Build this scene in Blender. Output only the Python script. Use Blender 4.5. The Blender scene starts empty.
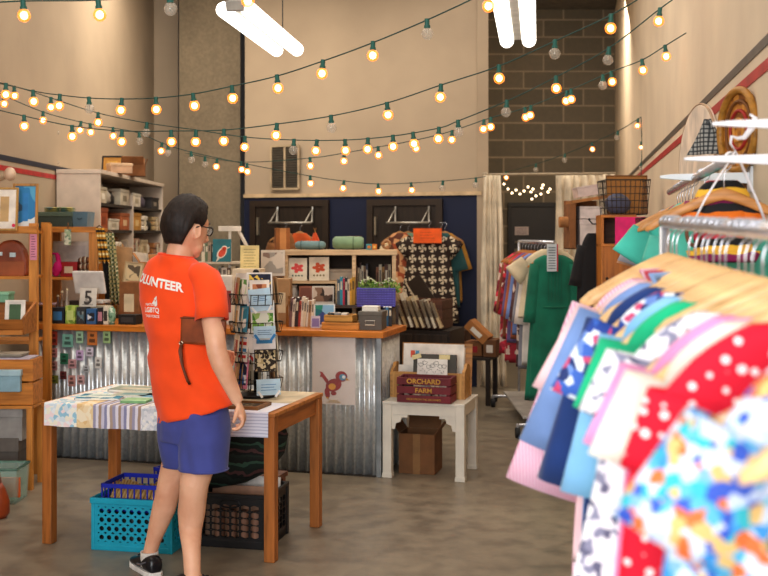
import bpy, bmesh, math, random
from mathutils import Vector, Matrix, Euler, noise
random.seed(7)
C = bpy.context.scene
COL = C.collection
F = 1100.0; EYE = 1.62
pi = math.pi; rad = math.radians
def X(px, Y): return (px-384)*Y/F
def Z(py, Y): return EYE+(235-py)*Y/F
YAW = rad(-15.5)

# ------------------------------------------------------------ materials
def lin(h):
    h = h.lstrip('#'); out = []
    for i in (0, 2, 4):
        c = int(h[i:i+2], 16)/255
        out.append(c/12.92 if c <= .04045 else ((c+.055)/1.055)**2.4)
    return (*out, 1)
MC = {}
class N:
    def __init__(s, name):
        s.m = bpy.data.materials.new(name); s.m.use_nodes = True
        s.t = s.m.node_tree; s.b = s.t.nodes['Principled BSDF']
        s.tc = s.t.nodes.new('ShaderNodeTexCoord')
    def n(s, typ, **kw):
        x = s.t.nodes.new(typ)
        for k, v in kw.items():
            if k.startswith('i_'): x.inputs[k[2:].replace('_', ' ')].default_value = v
            else: setattr(x, k, v)
        return x
    def l(s, a, b): s.t.links.new(a, b)
    def co(s, sc=(1,1,1), rot=(0,0,0), loc=(0,0,0), src='Object'):
        m = s.n('ShaderNodeMapping'); m.inputs['Scale'].default_value = sc; m.inputs['Rotation'].default_value = rot; m.inputs['Location'].default_value = loc
        s.l(s.tc.outputs[src], m.inputs[0]); return m.outputs[0]
    def ramp(s, fac, stops, interp='LINEAR'):
        r = s.n('ShaderNodeValToRGB'); r.color_ramp.interpolation = interp
        e = r.color_ramp.elements
        while len(e) < len(stops): e.new(.5)
        for i, (p, c) in enumerate(stops): e[i].position = p; e[i].color = lin(c) if isinstance(c, str) else c
        s.l(fac, r.inputs[0]); return r.outputs[0]
    def mix(s, f, a, b, mode='MIX'):
        x = s.n('ShaderNodeMix'); x.data_type = 'RGBA'; x.blend_type = mode
        for sock, v in ((x.inputs[0], f), (x.inputs[6], a), (x.inputs[7], b)):
            if isinstance(v, (int, float)): sock.default_value = v
            elif isinstance(v, str): sock.default_value = lin(v)
            else: s.l(v, sock)
        return x.outputs[2]
    def noise(s, sc, det=3, co=None):
        x = s.n('ShaderNodeTexNoise'); x.inputs['Scale'].default_value = sc; x.inputs['Detail'].default_value = det
        s.l(co or s.co(), x.inputs[0]); return x.outputs[0]
    def bump(s, h, st=.2, d=.01):
        b = s.n('ShaderNodeBump'); b.inputs['Strength'].default_value = st; b.inputs['Distance'].default_value = d
        s.l(h, b.inputs['Height']); s.l(b.outputs[0], s.b.inputs['Normal'])
    def fin(s, col, rough=.6, metal=0, **kw):
        if isinstance(col, str): s.b.inputs['Base Color'].default_value = lin(col)
        else: s.l(col, s.b.inputs['Base Color'])
        s.b.inputs['Roughness'].default_value = rough; s.b.inputs['Metallic'].default_value = metal
        for k, v in kw.items(): s.b.inputs[k.replace('_', ' ')].default_value = v
        return s.m
def shade(h, k):
    h = h.lstrip('#'); return ''.join('%02x' % max(0, min(255, int(int(h[i:i+2], 16)*k))) for i in (0, 2, 4))
def plain(h, rough=.6, metal=0, var=.12, sc=9, bump=0):
    k = ('p', h, rough, metal, var, sc, bump)
    if k not in MC:
        n = N('plain_'+h); f = n.noise(sc)
        c = n.ramp(f, [(.3, shade(h, 1-var)), (.7, shade(h, 1+var*.6))])
        if bump: n.bump(n.noise(sc*14, 4), bump)
        MC[k] = n.fin(c, rough, metal)
    return MC[k]
def fabric(h, var=.14): 
    k = ('f', h, var)
    if k not in MC:
        n = N('fabric_'+h); c = n.ramp(n.noise(6), [(.3, shade(h, 1-var)), (.7, shade(h, 1+var*.5))]); n.bump(n.noise(260, 2), .15, .003)
        MC[k] = n.fin(c, .85, 0, Sheen_Weight=.15)
    return MC[k]
def wood(a, b=None, axis=0, sc=1.0, rough=.5):
    b = b or shade(a, .72); k = ('w', a, b, axis, sc, rough)
    if k not in MC:
        n = N('wood_'+a); s = [26*sc]*3; s[axis] = 2.2*sc
        f = n.noise(1.6, 5, n.co(tuple(s))); c = n.ramp(f, [(.32, b), (.5, a), (.72, shade(a, 1.1))])
        n.bump(f, .12, .003); MC[k] = n.fin(c, rough)
    return MC[k]
def stripes(cols, axis=0, freq=20, rough=.8, soft=False, warp=0):
    k = ('s', tuple(cols), axis, freq, warp)
    if k not in MC:
        n = N('striped_'+cols[0]); co = n.co()
        sp = n.n('ShaderNodeSeparateXYZ'); n.l(co, sp.inputs[0]); v = sp.outputs[axis]
        if warp:
            w = n.n('ShaderNodeMath', operation='MULTIPLY_ADD'); n.l(n.noise(8), w.inputs[0]); w.inputs[1].default_value = warp; n.l(v, w.inputs[2]); v = w.outputs[0]
        m = n.n('ShaderNodeMath', operation='MULTIPLY'); m.inputs[1].default_value = freq; n.l(v, m.inputs[0])
        fr = n.n('ShaderNodeMath', operation='FRACT'); n.l(m.outputs[0], fr.inputs[0])
        c = n.ramp(fr.outputs[0], [(i/len(cols), x) for i, x in enumerate(cols)], 'LINEAR' if soft else 'CONSTANT')
        MC[k] = n.fin(c, rough)
    return MC[k]
def plaid(a, b, freq=20, d=None):
    k = ('pl', a, b, freq, d)
    if k not in MC:
        n = N('plaid_'+a); sp = n.n('ShaderNodeSeparateXYZ'); n.l(n.co(), sp.inputs[0]); fs = []
        for ax in (0, 2):
            m = n.n('ShaderNodeMath', operation='MULTIPLY'); m.inputs[1].default_value = freq; n.l(sp.outputs[ax], m.inputs[0])
            fr = n.n('ShaderNodeMath', operation='FRACT'); n.l(m.outputs[0], fr.inputs[0])
            g = n.n('ShaderNodeMath', operation='GREATER_THAN'); g.inputs[1].default_value = .62; n.l(fr.outputs[0], g.inputs[0]); fs.append(g.outputs[0])
        c = n.mix(fs[1], n.mix(fs[0], a, b), n.mix(fs[0], b, d or shade(b, .6)))
        MC[k] = n.fin(c, .85)
    return MC[k]
def blotch(cols, sc=30, rough=.7, smooth=False, seed=0, flat=False):
    """printed pattern: cells of colour picked from a palette"""
    k = ('v', tuple(cols), sc, rough, seed, flat)
    if k not in MC:
        n = N('print_'+cols[0]); s = (1, .05, 1) if flat else (1, 1, 1)
        co = n.co(s, loc=(seed*.37, seed*.11, seed*.23))
        nz = n.n('ShaderNodeTexNoise'); nz.inputs['Scale'].default_value = sc*.9; n.l(co, nz.inputs[0])
        vm = n.n('ShaderNodeVectorMath', operation='MULTIPLY_ADD'); n.l(nz.outputs['Color'], vm.inputs[0]); vm.inputs[1].default_value = (.7/sc,)*3; n.l(co, vm.inputs[2])
        v = n.n('ShaderNodeTexVoronoi'); v.inputs['Scale'].default_value = sc; n.l(vm.outputs[0], v.inputs[0])
        sp = n.n('ShaderNodeSeparateColor'); n.l(v.outputs['Color'], sp.inputs[0])
        c = n.ramp(sp.outputs[0], [(i/len(cols), x) for i, x in enumerate(cols)], 'CONSTANT')
        MC[k] = n.fin(c, rough)
    return MC[k]
def polka(bg, dot, sc=22, r=.3):
    k = ('d', bg, dot, sc, r)
    if k not in MC:
        n = N('polka_dot'); co = n.co((1, .0, 1))
        v = n.n('ShaderNodeTexVoronoi'); v.inputs['Scale'].default_value = sc; v.inputs['Randomness'].default_value = .55; n.l(co, v.inputs[0])
        c = n.ramp(v.outputs['Distance'], [(0, dot), (r, dot), (r+.03, bg), (1, bg)])
        MC[k] = n.fin(c, .8)
    return MC[k]
def emit(h, st, name='glow'):
    k = ('e', h, st)
    if k not in MC:
        n = N(name+'_'+h); n.b.inputs['Emission Color'].default_value = lin(h); n.b.inputs['Emission Strength'].default_value = st
        MC[k] = n.fin(h, .5)
    return MC[k]
def glassy(h, alpha, rough=.1, em=None, st=0):
    k = ('g', h, alpha, rough, em, st)
    if k not in MC:
        n = N('clear_'+h); n.b.inputs['Alpha'].default_value = alpha
        if em: n.b.inputs['Emission Color'].default_value = lin(em); n.b.inputs['Emission Strength'].default_value = st
        MC[k] = n.fin(h, rough)
    return MC[k]
CHROME = plain('dfe2ea', .25, .7, .05)
BLACKM = plain('17171a', .4, 0, .1)
WHITE = plain('e9e6e0', .6, 0, .05)
CARD = plain('b07a48', .8, 0, .12, 14)
CARD2 = plain('8a5a34', .8, 0, .12, 14)
PINE = wood('c98538', 'a8641f')
PINEZ = wood('cf8a3c', 'b06a24', 2)
PAPER = plain('f2efe6', .8, 0, .03)

# ------------------------------------------------------------ geometry
class G:
    def __init__(s): s.bm = bmesh.new(); s.m = 0
    def f(s, vs):
        try: fc = s.bm.faces.new(vs); fc.material_index = s.m; return fc
        except ValueError: return None
    def v(s, p): return s.bm.verts.new(p)
    def box(s, x0, x1, y0, y1, z0, z1, M=None):
        ps = [(x, y, z) for z in (z0, z1) for y in (y0, y1) for x in (x0, x1)]
        if M is not None: ps = [M @ Vector(p) for p in ps]
        v = [s.v(p) for p in ps]
        for q in ((0,2,3,1), (4,5,7,6), (0,1,5,4), (2,6,7,3), (0,4,6,2), (1,3,7,5)): s.f([v[i] for i in q])
        return s
    def cb(s, c, d, rot=(0,0,0)):
        M = Matrix.Translation(c) @ Euler(rot).to_matrix().to_4x4()
        return s.box(-d[0]/2, d[0]/2, -d[1]/2, d[1]/2, -d[2]/2, d[2]/2, M)
    def rings(s, rs, cap=True, closed=False):
        vr = [[s.v(p) for p in r] for r in rs]; n = len(vr[0])
        prs = list(zip(vr, vr[1:])) + ([(vr[-1], vr[0])] if closed else [])
        for a, b in prs:
            for i in range(n): s.f([a[i], a[(i+1) % n], b[(i+1) % n], b[i]])
        if cap and not closed: s.f(list(reversed(vr[0]))); s.f(vr[-1])
        return s
    def tube(s, pts, r, n=8, cap=True, closed=False, flat=1):
        pts = [Vector(p) for p in pts]; rs = []; up = None
        for i, p in enumerate(pts):
            if closed: t = pts[(i+1) % len(pts)]-pts[i-1]
            else: t = pts[min(i+1, len(pts)-1)]-pts[max(i-1, 0)]
            t.normalize()
            if up is None: up = t.orthogonal().normalized() if abs(t.z) > .9 else Vector((0,0,1))
            a = t.cross(up)
            if a.length < 1e-4: a = t.orthogonal()
            a.normalize(); b = a.cross(t).normalized(); up = b
            q = r[i] if isinstance(r, (list, tuple)) else r
            rs.append([p+a*q*math.cos(2*pi*k/n)+b*q*flat*math.sin(2*pi*k/n) for k in range(n)])
        return s.rings(rs, cap, closed)
    def cyl(s, c, r, z0, z1, n=20, r1=None):
        r1 = r if r1 is None else r1
        return s.rings([[(c[0]+q*math.cos(2*pi*k/n), c[1]+q*math.sin(2*pi*k/n), z) for k in range(n)] for q, z in ((r, z0), (r1, z1))])
    def ring(s, c, a, b, z=None, n=24, yaw=0, rip=0, k=0, ph=0, pw=1.0):
        out = []
        for i in range(n):
            t = 2*pi*i/n; q = 1+rip*math.sin(k*t+ph)
            ct, st = math.cos(t), math.sin(t)
            x = a*q*math.copysign(abs(ct)**pw, ct); y = b*q*math.copysign(abs(st)**pw, st)
            out.append((c[0]+x*math.cos(yaw)-y*math.sin(yaw), c[1]+x*math.sin(yaw)+y*math.cos(yaw), c[2]))
        return out
    def ell(s, c, d, n=16, m=10, M=None):
        rs = []
        for j in range(1, m):
            th = pi*j/m
            rs.append([(c[0]+d[0]*math.sin(th)*math.cos(2*pi*i/n), c[1]+d[1]*math.sin(th)*math.sin(2*pi*i/n), c[2]-d[2]*math.cos(th)) for i in range(n)])
        if M is not None: rs = [[M @ Vector(p) for p in r] for r in rs]
        return s.rings(rs)
    def poly(s, pts, y0, y1):
        """outline in x,z extruded from y0 to y1"""
        return s.rings([[(x, y0, z) for x, z in pts], [(x, y1, z) for x, z in pts]])
    def sheet(s, nx, nz, fn):
        g = [[s.v(fn(i/nx, j/nz)) for i in range(nx+1)] for j in range(nz+1)]
        for j in range(nz):
            for i in range(nx): s.f([g[j][i], g[j][i+1], g[j+1][i+1], g[j+1][i]])
        return s
    def holed(s, w, h, nx, nz, r, M, k=16, mx=.02, mz=.02, ph=0, sx=1, sz=1):
        """a flat panel (local x,z) with nx*nz holes; margins mx,mz"""
        cw, ch = (w-2*mx)/nx, (h-2*mz)/nz
        def V(x, z): return M @ Vector((x, 0, z))
        for x0, x1, z0, z1 in ((0, w, 0, mz), (0, w, h-mz, h), (0, mx, mz, h-mz), (w-mx, w, mz, h-mz)):
            s.f([s.v(V(x0, z0)), s.v(V(x1, z0)), s.v(V(x1, z1)), s.v(V(x0, z1))])
        for i in range(nx):
            for j in range(nz):
                cx, cz = mx+cw*(i+.5), mz+ch*(j+.5); a = []; b = []
                for q in range(k):
                    t = 2*pi*q/k+pi/k+ph; c, d = math.cos(t), math.sin(t)
                    m = min(cw/2/max(abs(c), 1e-6), ch/2/max(abs(d), 1e-6))
                    a.append(s.v(V(cx+c*m, cz+d*m))); b.append(s.v(V(cx+c*r*sx, cz+d*r*sz)))
                for q in range(k): s.f([a[q], a[(q+1) % k], b[(q+1) % k], b[q]])
        return s
    def out(s, name, mats, parent=None, smooth=False, bevel=0, loc=None, rz=0, solid=0, sub=0, weld=0, remesh=0, sm=0, rot=None):
        if weld: bmesh.ops.remove_doubles(s.bm, verts=s.bm.verts[:], dist=weld)
        bmesh.ops.recalc_face_normals(s.bm, faces=s.bm.faces[:])
        me = bpy.data.meshes.new(name); s.bm.to_mesh(me); s.bm.free()
        for m in (mats if isinstance(mats, (list, tuple)) else [mats]): me.materials.append(m)
        if smooth:
            for p in me.polygons: p.use_smooth = True
        o = bpy.data.objects.new(name, me); COL.objects.link(o)
        if parent: o.parent = parent
        if loc: o.location = loc
        if rz: o.rotation_euler = (0, 0, rz)
        if rot: o.rotation_euler = rot
        if solid:
            q = o.modifiers.new('solid', 'SOLIDIFY'); q.thickness = solid; q.offset = 0
        if bevel:
            q = o.modifiers.new('bevel', 'BEVEL'); q.width = bevel; q.segments = 2; q.limit_method = 'ANGLE'
        if remesh:
            q = o.modifiers.new('skin', 'REMESH'); q.mode = 'VOXEL'; q.voxel_size = remesh; q.use_smooth_shade = True
        if sm:
            q = o.modifiers.new('soft', 'SMOOTH'); q.factor = .5; q.iterations = sm
        if sub:
            q = o.modifiers.new('sub', 'SUBSURF'); q.levels = q.render_levels = sub
        return o
def thing(name, label, cat, loc=(0,0,0), rz=0, group=None, rot=None):
    o = bpy.data.objects.new(name, None); COL.objects.link(o); o.empty_display_size = .05
    o.location = loc; o.rotation_euler = rot or (0, 0, rz)
    return tag(o, label, cat, group)
def tag(o, label, cat, group=None):
    o['label'] = label; o['category'] = cat
    if group: o['group'] = group
    return o
def struct(o): o['kind'] = 'structure'; return o
def dup(root, loc=None, rot=None, label=None, group=None):
    r = root.copy(); COL.objects.link(r)
    if loc is not None: r.location = loc
    if rot is not None: r.rotation_euler = rot
    if label: r['label'] = label
    if group: r['group'] = group
    for ch in list(root.children):
        c = ch.copy(); COL.objects.link(c); c.parent = r
        for g in list(ch.children):
            d = g.copy(); COL.objects.link(d); d.parent = c
    return r
def text(s, size, mat, parent, loc, rot=(pi/2, 0, 0), name='lettering', ext=.0006, align='CENTER', bold=0, sx=1):
    cu = bpy.data.curves.new('t', 'FONT'); cu.body = s; cu.size = size; cu.extrude = ext; cu.align_x = align; cu.offset = bold
    t = bpy.data.objects.new('t', cu); COL.objects.link(t)
    me = bpy.data.meshes.new_from_object(t.evaluated_get(bpy.context.evaluated_depsgraph_get()))
    bpy.data.objects.remove(t); me.name = name; me.materials.clear(); me.materials.append(mat)
    o = bpy.data.objects.new(name, me); COL.objects.link(o); o.parent = parent; o.location = loc; o.rotation_euler = rot; o.scale = (sx, 1, 1)
    return o
ORD = ['first', 'second', 'third', 'fourth', 'fifth', 'sixth', 'seventh', 'eighth', 'ninth', 'tenth', 'eleventh', 'twelfth', 'thirteenth', 'fourteenth', 'fifteenth', 'sixteenth', 'seventeenth', 'eighteenth', 'nineteenth', 'twentieth']

# ------------------------------------------------------------ camera, light
cam = bpy.data.cameras.new('camera'); co_ = bpy.data.objects.new('camera', cam); COL.objects.link(co_)
co_.location = (0, 0, EYE); co_.rotation_euler = (pi/2, 0, 0)
cam.sensor_width = 36; cam.lens = F/768*36; cam.shift_y = -53/768
cam.clip_start = .05; cam.dof.use_dof = True; cam.dof.focus_distance = 5.4; cam.dof.aperture_fstop = 4.2
C.camera = co_
C.view_settings.view_transform = 'Standard'; C.view_settings.look = 'None'; C.view_settings.exposure = 0.22; C.view_settings.gamma = .9
w = bpy.data.worlds.new('world'); C.world = w; w.use_nodes = True
w.node_tree.nodes['Background'].inputs[0].default_value = (.75, .82, 1, 1); w.node_tree.nodes['Background'].inputs[1].default_value = .4
def area(name, loc, rot, sx, sy, e, col=(1,1,1)):
    l = bpy.data.lights.new(name, 'AREA'); l.shape = 'RECTANGLE'; l.size = sx; l.size_y = sy; l.energy = e; l.color = col
    o = bpy.data.objects.new(name, l); COL.objects.link(o); o.location = loc; o.rotation_euler = rot; return o
area('storefront_daylight', (.0, -3.2, 2.2), (rad(87), 0, 0), 5.5, 3.4, 520, (.95, .98, 1))
area('ceiling_bounce', (-.6, 7.5, 4.4), (0, 0, 0), 4.5, 8, 190, (1, .9, .78))
area('rear_left_lamp', (-1.7, 10.6, 4.3), (rad(18), 0, rad(10)), 1.4, 1.4, 42, (1, .88, .72))  # added warm fill to lift the rear left wall, no fixture there
area('alcove_fill', (2.2, 12.6, 4.2), (rad(25), 0, 0), 1.6, 1.2, 70, (1, .88, .72))  # added fill that brightens the block wall in the alcove
area('rack_fill', (-1.4, 1.2, 2.7), (rad(50), 0, rad(-55)), 1.6, 1.4, 30, (.95, .98, 1))  # added fill aimed at the near clothes rack, no window on this side

# ------------------------------------------------------------ setting
LX = -2.78
def RX(y): return .656+.169*y
YB = 16.0
def concrete_floor():
    n = N('concrete_floor'); f = n.noise(.9, 6); g = n.noise(7, 8); h = n.noise(40, 3)
    c = n.mix(.35, n.ramp(f, [(.3, '6f6558'), (.5, '81776a'), (.7, '928877')]), n.ramp(g, [(.35, '5f5548'), (.6, 'a2957f')]))
    sp = n.ramp(n.noise(3.3, 5), [(.0, '000000'), (.68, '000000'), (.73, '3a3a3a')])
    c = n.mix(sp, c, 'b8ad9c'); n.bump(h, .08, .003)
    r = n.n('ShaderNodeMapRange'); n.l(g, r.inputs[0]); r.inputs[3].default_value = .25; r.inputs[4].default_value = .5; n.l(r.outputs[0], n.b.inputs['Roughness'])
    m = n.fin(c, .4); n.l(r.outputs[0], n.b.inputs['Roughness']); return m
g = G(); g.box(-4.2, 4.5, -2.2, 16.3, -.1, 0); struct(g.out('floor', concrete_floor()))
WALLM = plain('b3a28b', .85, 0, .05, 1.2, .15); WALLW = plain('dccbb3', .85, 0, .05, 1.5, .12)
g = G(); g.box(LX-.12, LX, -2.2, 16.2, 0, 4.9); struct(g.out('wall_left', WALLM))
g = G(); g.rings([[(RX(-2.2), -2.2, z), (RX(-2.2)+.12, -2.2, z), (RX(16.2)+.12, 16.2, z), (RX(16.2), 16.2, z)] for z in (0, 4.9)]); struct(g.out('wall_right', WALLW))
g = G(); g.box(-4, 4.6, -2.2, 16.3, 4.9, 5); struct(g.out('ceiling', plain('6e675c', .9)))
# blue partition and the tall beige wall above it share one line
BA = Vector((-1.62, 12.6, 0)); BB = Vector((1.04, 11.7, 0)); BD = (BB-BA).normalized(); BN = Vector((BD.y, -BD.x, 0)); BYAW = math.atan2(BD.y, BD.x)
BLEN = (BB-BA).length
def bw(px, off=0):
    """point on the blue wall line seen at column px, moved off metres into the room"""
    k = (px-384)/F; a = BA+BN*off; t = (a.x-k*a.y)/(k*BD.y-BD.x); return a+BD*t
g = G(); g.box(0.02, BLEN, 0, .12, 0, 2.07); struct(g.out('wall_partition_blue', plain('0f1a3a', .7, 0, .1, 2), loc=BA, rz=BYAW))
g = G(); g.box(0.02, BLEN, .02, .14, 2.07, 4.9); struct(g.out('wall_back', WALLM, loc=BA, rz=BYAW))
g = G(); g.box(0.02, BLEN, -.02, .02, 2.045, 2.085); struct(g.out('trim_5', plain('c8b08c', .6), loc=BA, rz=BYAW))
g = G(); g.box(BB.x-.05, BB.x+.07, BB.y, 16, 0, 4.9); struct(g.out('wall_alcove_side', WALLM))
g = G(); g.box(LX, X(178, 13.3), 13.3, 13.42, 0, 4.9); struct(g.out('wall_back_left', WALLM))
def blocks():
    n = N('cinder_block'); b = n.n('ShaderNodeTexBrick'); n.l(n.co((1, 1, 1), (pi/2, 0, 0)), b.inputs[0])
    for k, v in (('Color1', lin('6a6152')), ('Color2', lin('786d5c')), ('Mortar', lin('9c8c76'))): b.inputs[k].default_value = v
    for k, v in (('Scale', 1), ('Mortar Size', .012), ('Brick Width', .58), ('Row Height', .25), ('Bias', 0)): b.inputs[k].default_value = v
    c = n.mix(.25, b.outputs[0], n.ramp(n.noise(14, 6), [(.3, '2e2a22'), (.7, '8a7d68')]), 'OVERLAY')
    n.bump(n.noise(60, 4), .3, .004); return n.fin(c, .9)
g = G(); g.box(.9, 3.7, 16, 16.1, 0, 4.9); struct(g.out('wall_block', blocks()))
def concrete_col():
    n = N('concrete_column'); c = n.mix(.5, n.ramp(n.noise(2.2, 6, n.co((1, 1, .35))), [(.3, '6a5f4e'), (.7, '94866f')]), n.ramp(n.noise(30, 5), [(.3, '6f6453'), (.7, '8e806a')]))
    n.bump(n.noise(50), .2, .004); return n.fin(c, .85)
g = G(); g.box(X(183, 13), X(243, 13), 12.75, 13.5, 0, 4.9); g.box(X(183, 13)+.38, X(183, 13)+.40, 12.745, 12.75, 0, 4.9); struct(g.out('wall_column', concrete_col(), bevel=.02))
NAVY = plain('20283c', .5); RED = plain('b3282a', .5); GREY = plain('5c534b', .5)
# stripes along the side walls
for nm, z0, z1, m in (('trim_1', 2.165, 2.205, NAVY), ('trim_2', 2.09, 2.128, RED)):
    g = G(); g.box(LX, LX+.004, 5, 13.3, z0, z1); struct(g.out(nm, m))
for nm, z0, z1, m in (('trim_3', 2.25, 2.285, GREY), ('trim_4', 2.165, 2.205, RED)):
    g = G(); g.rings([[(RX(y)-o, y, z) for o, z in ((0, z0), (.004, z0), (.004, z1), (0, z1))] for y in (1, 16)]); struct(g.out(nm, m))
# wall grille high on the beige wall
p = bw(285.5, .01); s_ = p.y/F
g = G(); W_ = 30*s_; H_ = 43*s_
for a in (-1, 1): g.box(a*W_/2-.012, a*W_/2+.012, -.03, 0, 0, H_)
g.box(-.012, .012, -.03, 0, 0, H_); g.box(-W_/2, W_/2, -.03, 0, -.012, .012); g.box(-W_/2, W_/2, -.03, 0, H_-.012, H_+.012)
t = thing('wall_vent', 'two-panel grey vent grille high on the beige back wall', 'vent', (p.x, p.y, Z(189, p.y)), BYAW)
g.out('frame', plain('b3a084', .6), t)
for a in (0, 1):
    g = G(); x0 = -W_/2+.012 if a == 0 else .012
    g.box(x0, x0+W_/2-.024, -.012, -.004, .01, H_-.01)
    for k in range(16): g.cb((x0+W_/4-.012, -.016, .025+k*(H_-.04)/16), (W_/2-.026, .014, .005), (.6, 0, 0))
    g.out('louvre_panel', plain('4f483e', .5), t)
# doors
def door(name, px0, px1, ztop, hm):
    a = bw(px0, .0); b = bw(px1, .0); w_ = (b-a).length
    g = G(); g.box(0, w_, -.03, 0, 0, ztop); d = struct(g.out(name, wood('2c2118', '1f1710', 2), loc=a, rz=BYAW, bevel=.004))
    g = G(); g.box(-.07, 0, -.05, 0, 0, ztop+.07); g.box(w_, w_+.07, -.05, 0, 0, ztop+.07); g.box(0, w_, -.05, 0, ztop, ztop+.07); g.out('door_frame', plain('33261b', .5), d)
    g = G(); g.box(.025, .045, -.07, -.03, 1.62, 1.82); g.out('door_handle', plain('a59d8c', .3, .6), d)
    return d
door('door_1', 257, 324, 1.94, 0); door('door_2', 374, 437, 1.94, 0)
x0, x1 = X(511, 16), X(556, 16)
g = G(); g.box(x0, x1, 15.94, 16, 0, 2.03); d3 = struct(g.out('door_3', plain('2f2c2b', .5, 0, .1, 4), bevel=.004))
g = G(); g.box(x0-.05, x0, 15.92, 16, 0, 2.09); g.box(x1, x1+.05, 15.92, 16, 0, 2.09); g.box(x0, x1, 15.92, 16, 2.03, 2.09); g.out('door_frame', plain('242120', .5), d3)
g = G(); g.box(x0+.04, x0+.09, 15.88, 15.94, 1.28, 1.42); g.box(x0+.05, x0+.08, 15.9, 15.94, 1.5, 1.53); g.out('door_lock', plain('8c8577', .3, .8), d3)
t = thing('door_notice', 'small pale notice sheet taped to the dark alcove door', 'notice', (X(522, 15.9), 15.93, Z(235, 15.9)))
g = G(); g.box(-.1, .1, 0, .004, 0, .12); g.out('sheet', plain('b9a9a4'), t); g = G()
for k in range(4): g.box(-.07, .07, -.001, 0, .02+k*.024, .026+k*.024)
g.out('printed_lines', plain('6e5f66'), t)
# curtains
def curtain(name, label, x0, x1, Y, z0, z1, n, yaw=0, mat=None, slant=0):
    g = G(); w_ = x1-x0
    def fn(u, v):
        z = z0+(z1-z0)*v; a = .035*(1-.35*v)
        return (x0+w_*u+slant*(1-v)*(u-.3)+.008*math.sin(9*v+u*20), Y+a*math.sin(2*pi*n*u+math.sin(3*v)*.5)+.01*math.sin(14*u+5*v), z)
    g.sheet(n*14, 16, fn); o = g.out(name, mat or fabric('e2d6c0'), smooth=True, solid=.003); return o
tag(curtain('curtain', 'long cream curtain gathered at the edge of the blue wall', X(483, 11.6), X(501, 11.6), 11.62, .02, 2.25, 4, slant=.08), 'x', 'curtain')['label'] = 'long cream curtain gathered at the right edge of the blue wall'
tag(curtain('curtain', 'x', X(556, 11.9), X(616, 11.9), 11.95, .02, 2.28, 7), 'wide cream curtain hanging right of the dark alcove door', 'curtain')
t = thing('curtain_rod', 'thin pale curtain rod spanning the alcove opening', 'rod')
g = G(); g.tube([(X(485, 11.7), 11.68, 2.26), (X(616, 11.95), 11.98, 2.29)], .014); g.out('rod', plain('a89a85', .4), t)
g = G(); g.ell((X(485, 11.7), 11.68, 2.26), (.03, .03, .03)); g.out('finial', plain('a89a85', .4), t)

# ------------------------------------------------------------ pendant lamps
TUBE = emit('fffaf0', 2.6, 'tube')
def pendant(loc, rz, label, L=1.5):
    t = thing('pendant_light', label, 'light', loc, rz)
    g = G(); g.poly([(-.045, .0), (.045, .0), (.06, .03), (.04, .07), (-.04, .07), (-.06, .03)], 0, L); g.out('lamp_body', plain('a9a49c', .4, .3), t, bevel=.004)
    g = G(); g.poly([(-.055, -.02), (.055, -.02), (.062, .045), (-.062, .045)], -.03, 0); g.out('end_cap', plain('8f8b86', .5), t, bevel=.006)
    for s in (-1, 1):
        g = G(); g.tube([(s*.078, .0, -.005), (s*.078, L, -.005)], .05, 16); g.out('fluorescent_tube', TUBE, t, smooth=True)
    for y in (.15, L-.15):
        g = G(); g.tube([(0, y, .07), (0, y, 4.9-loc[2])], .004, 6); g.out('suspension_cord', BLACKM, t)
pendant((X(236, 6.8), 6.8, 3.02), rad(-7), 'two-tube fluorescent pendant near the concrete column')
pendant((X(513, 6.3), 6.3, 3.0), rad(-8), 'two-tube fluorescent pendant in front of the grey block wall')

# ------------------------------------------------------------ string lights
SOCK = plain('1f5c52', .5); CORDM = plain('23453e', .6)
def bulb_mats():
    return [glassy('d9853a', .6, .05, 'ff8a2c', 1.0), emit('ffe6c0', 7, 'filament')], [glassy('cfc6b8', .35, .05), plain('d8cfc0', .3, .4)]
LITM, OFFM = bulb_mats()
def mk_socket(name, lit, hide=False):
    g = G(); g.cyl((0, 0), .011, -.035, .006, 12); g.cyl((0, 0), .0145, -.036, -.024, 12); s = g.out(name, SOCK, None, smooth=False)
    g = G(); g.ell((0, 0, -.061), (.0275, .0275, .028), 16, 10); g.m = 1
    if lit: g.ell((0, 0, -.061), (.0165, .0165, .0175), 12, 8)
    else: g.tube([(0, -.004, -.04), (0, -.008, -.062), (0, .008, -.062), (0, .004, -.04)], .0012, 5)
    g.out('bulb', LITM if lit else OFFM, s, smooth=True); return s
PROTO = {True: mk_socket('bulb_socket', True), False: mk_socket('bulb_socket', False)}
used = {True: False, False: False}
def put_bulb(root, p, lit, sc=1):
    k = PROTO[lit]
    if not used[lit]: used[lit] = True; s = k
    else:
        s = k.copy(); COL.objects.link(s)
        for ch in k.children: c = ch.copy(); COL.objects.link(c); c.parent = s
    s.parent = root; s.location = p; s.rotation_euler = (random.uniform(-.12, .12), random.uniform(-.12, .12), 0); s.scale = (sc,)*3
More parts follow.
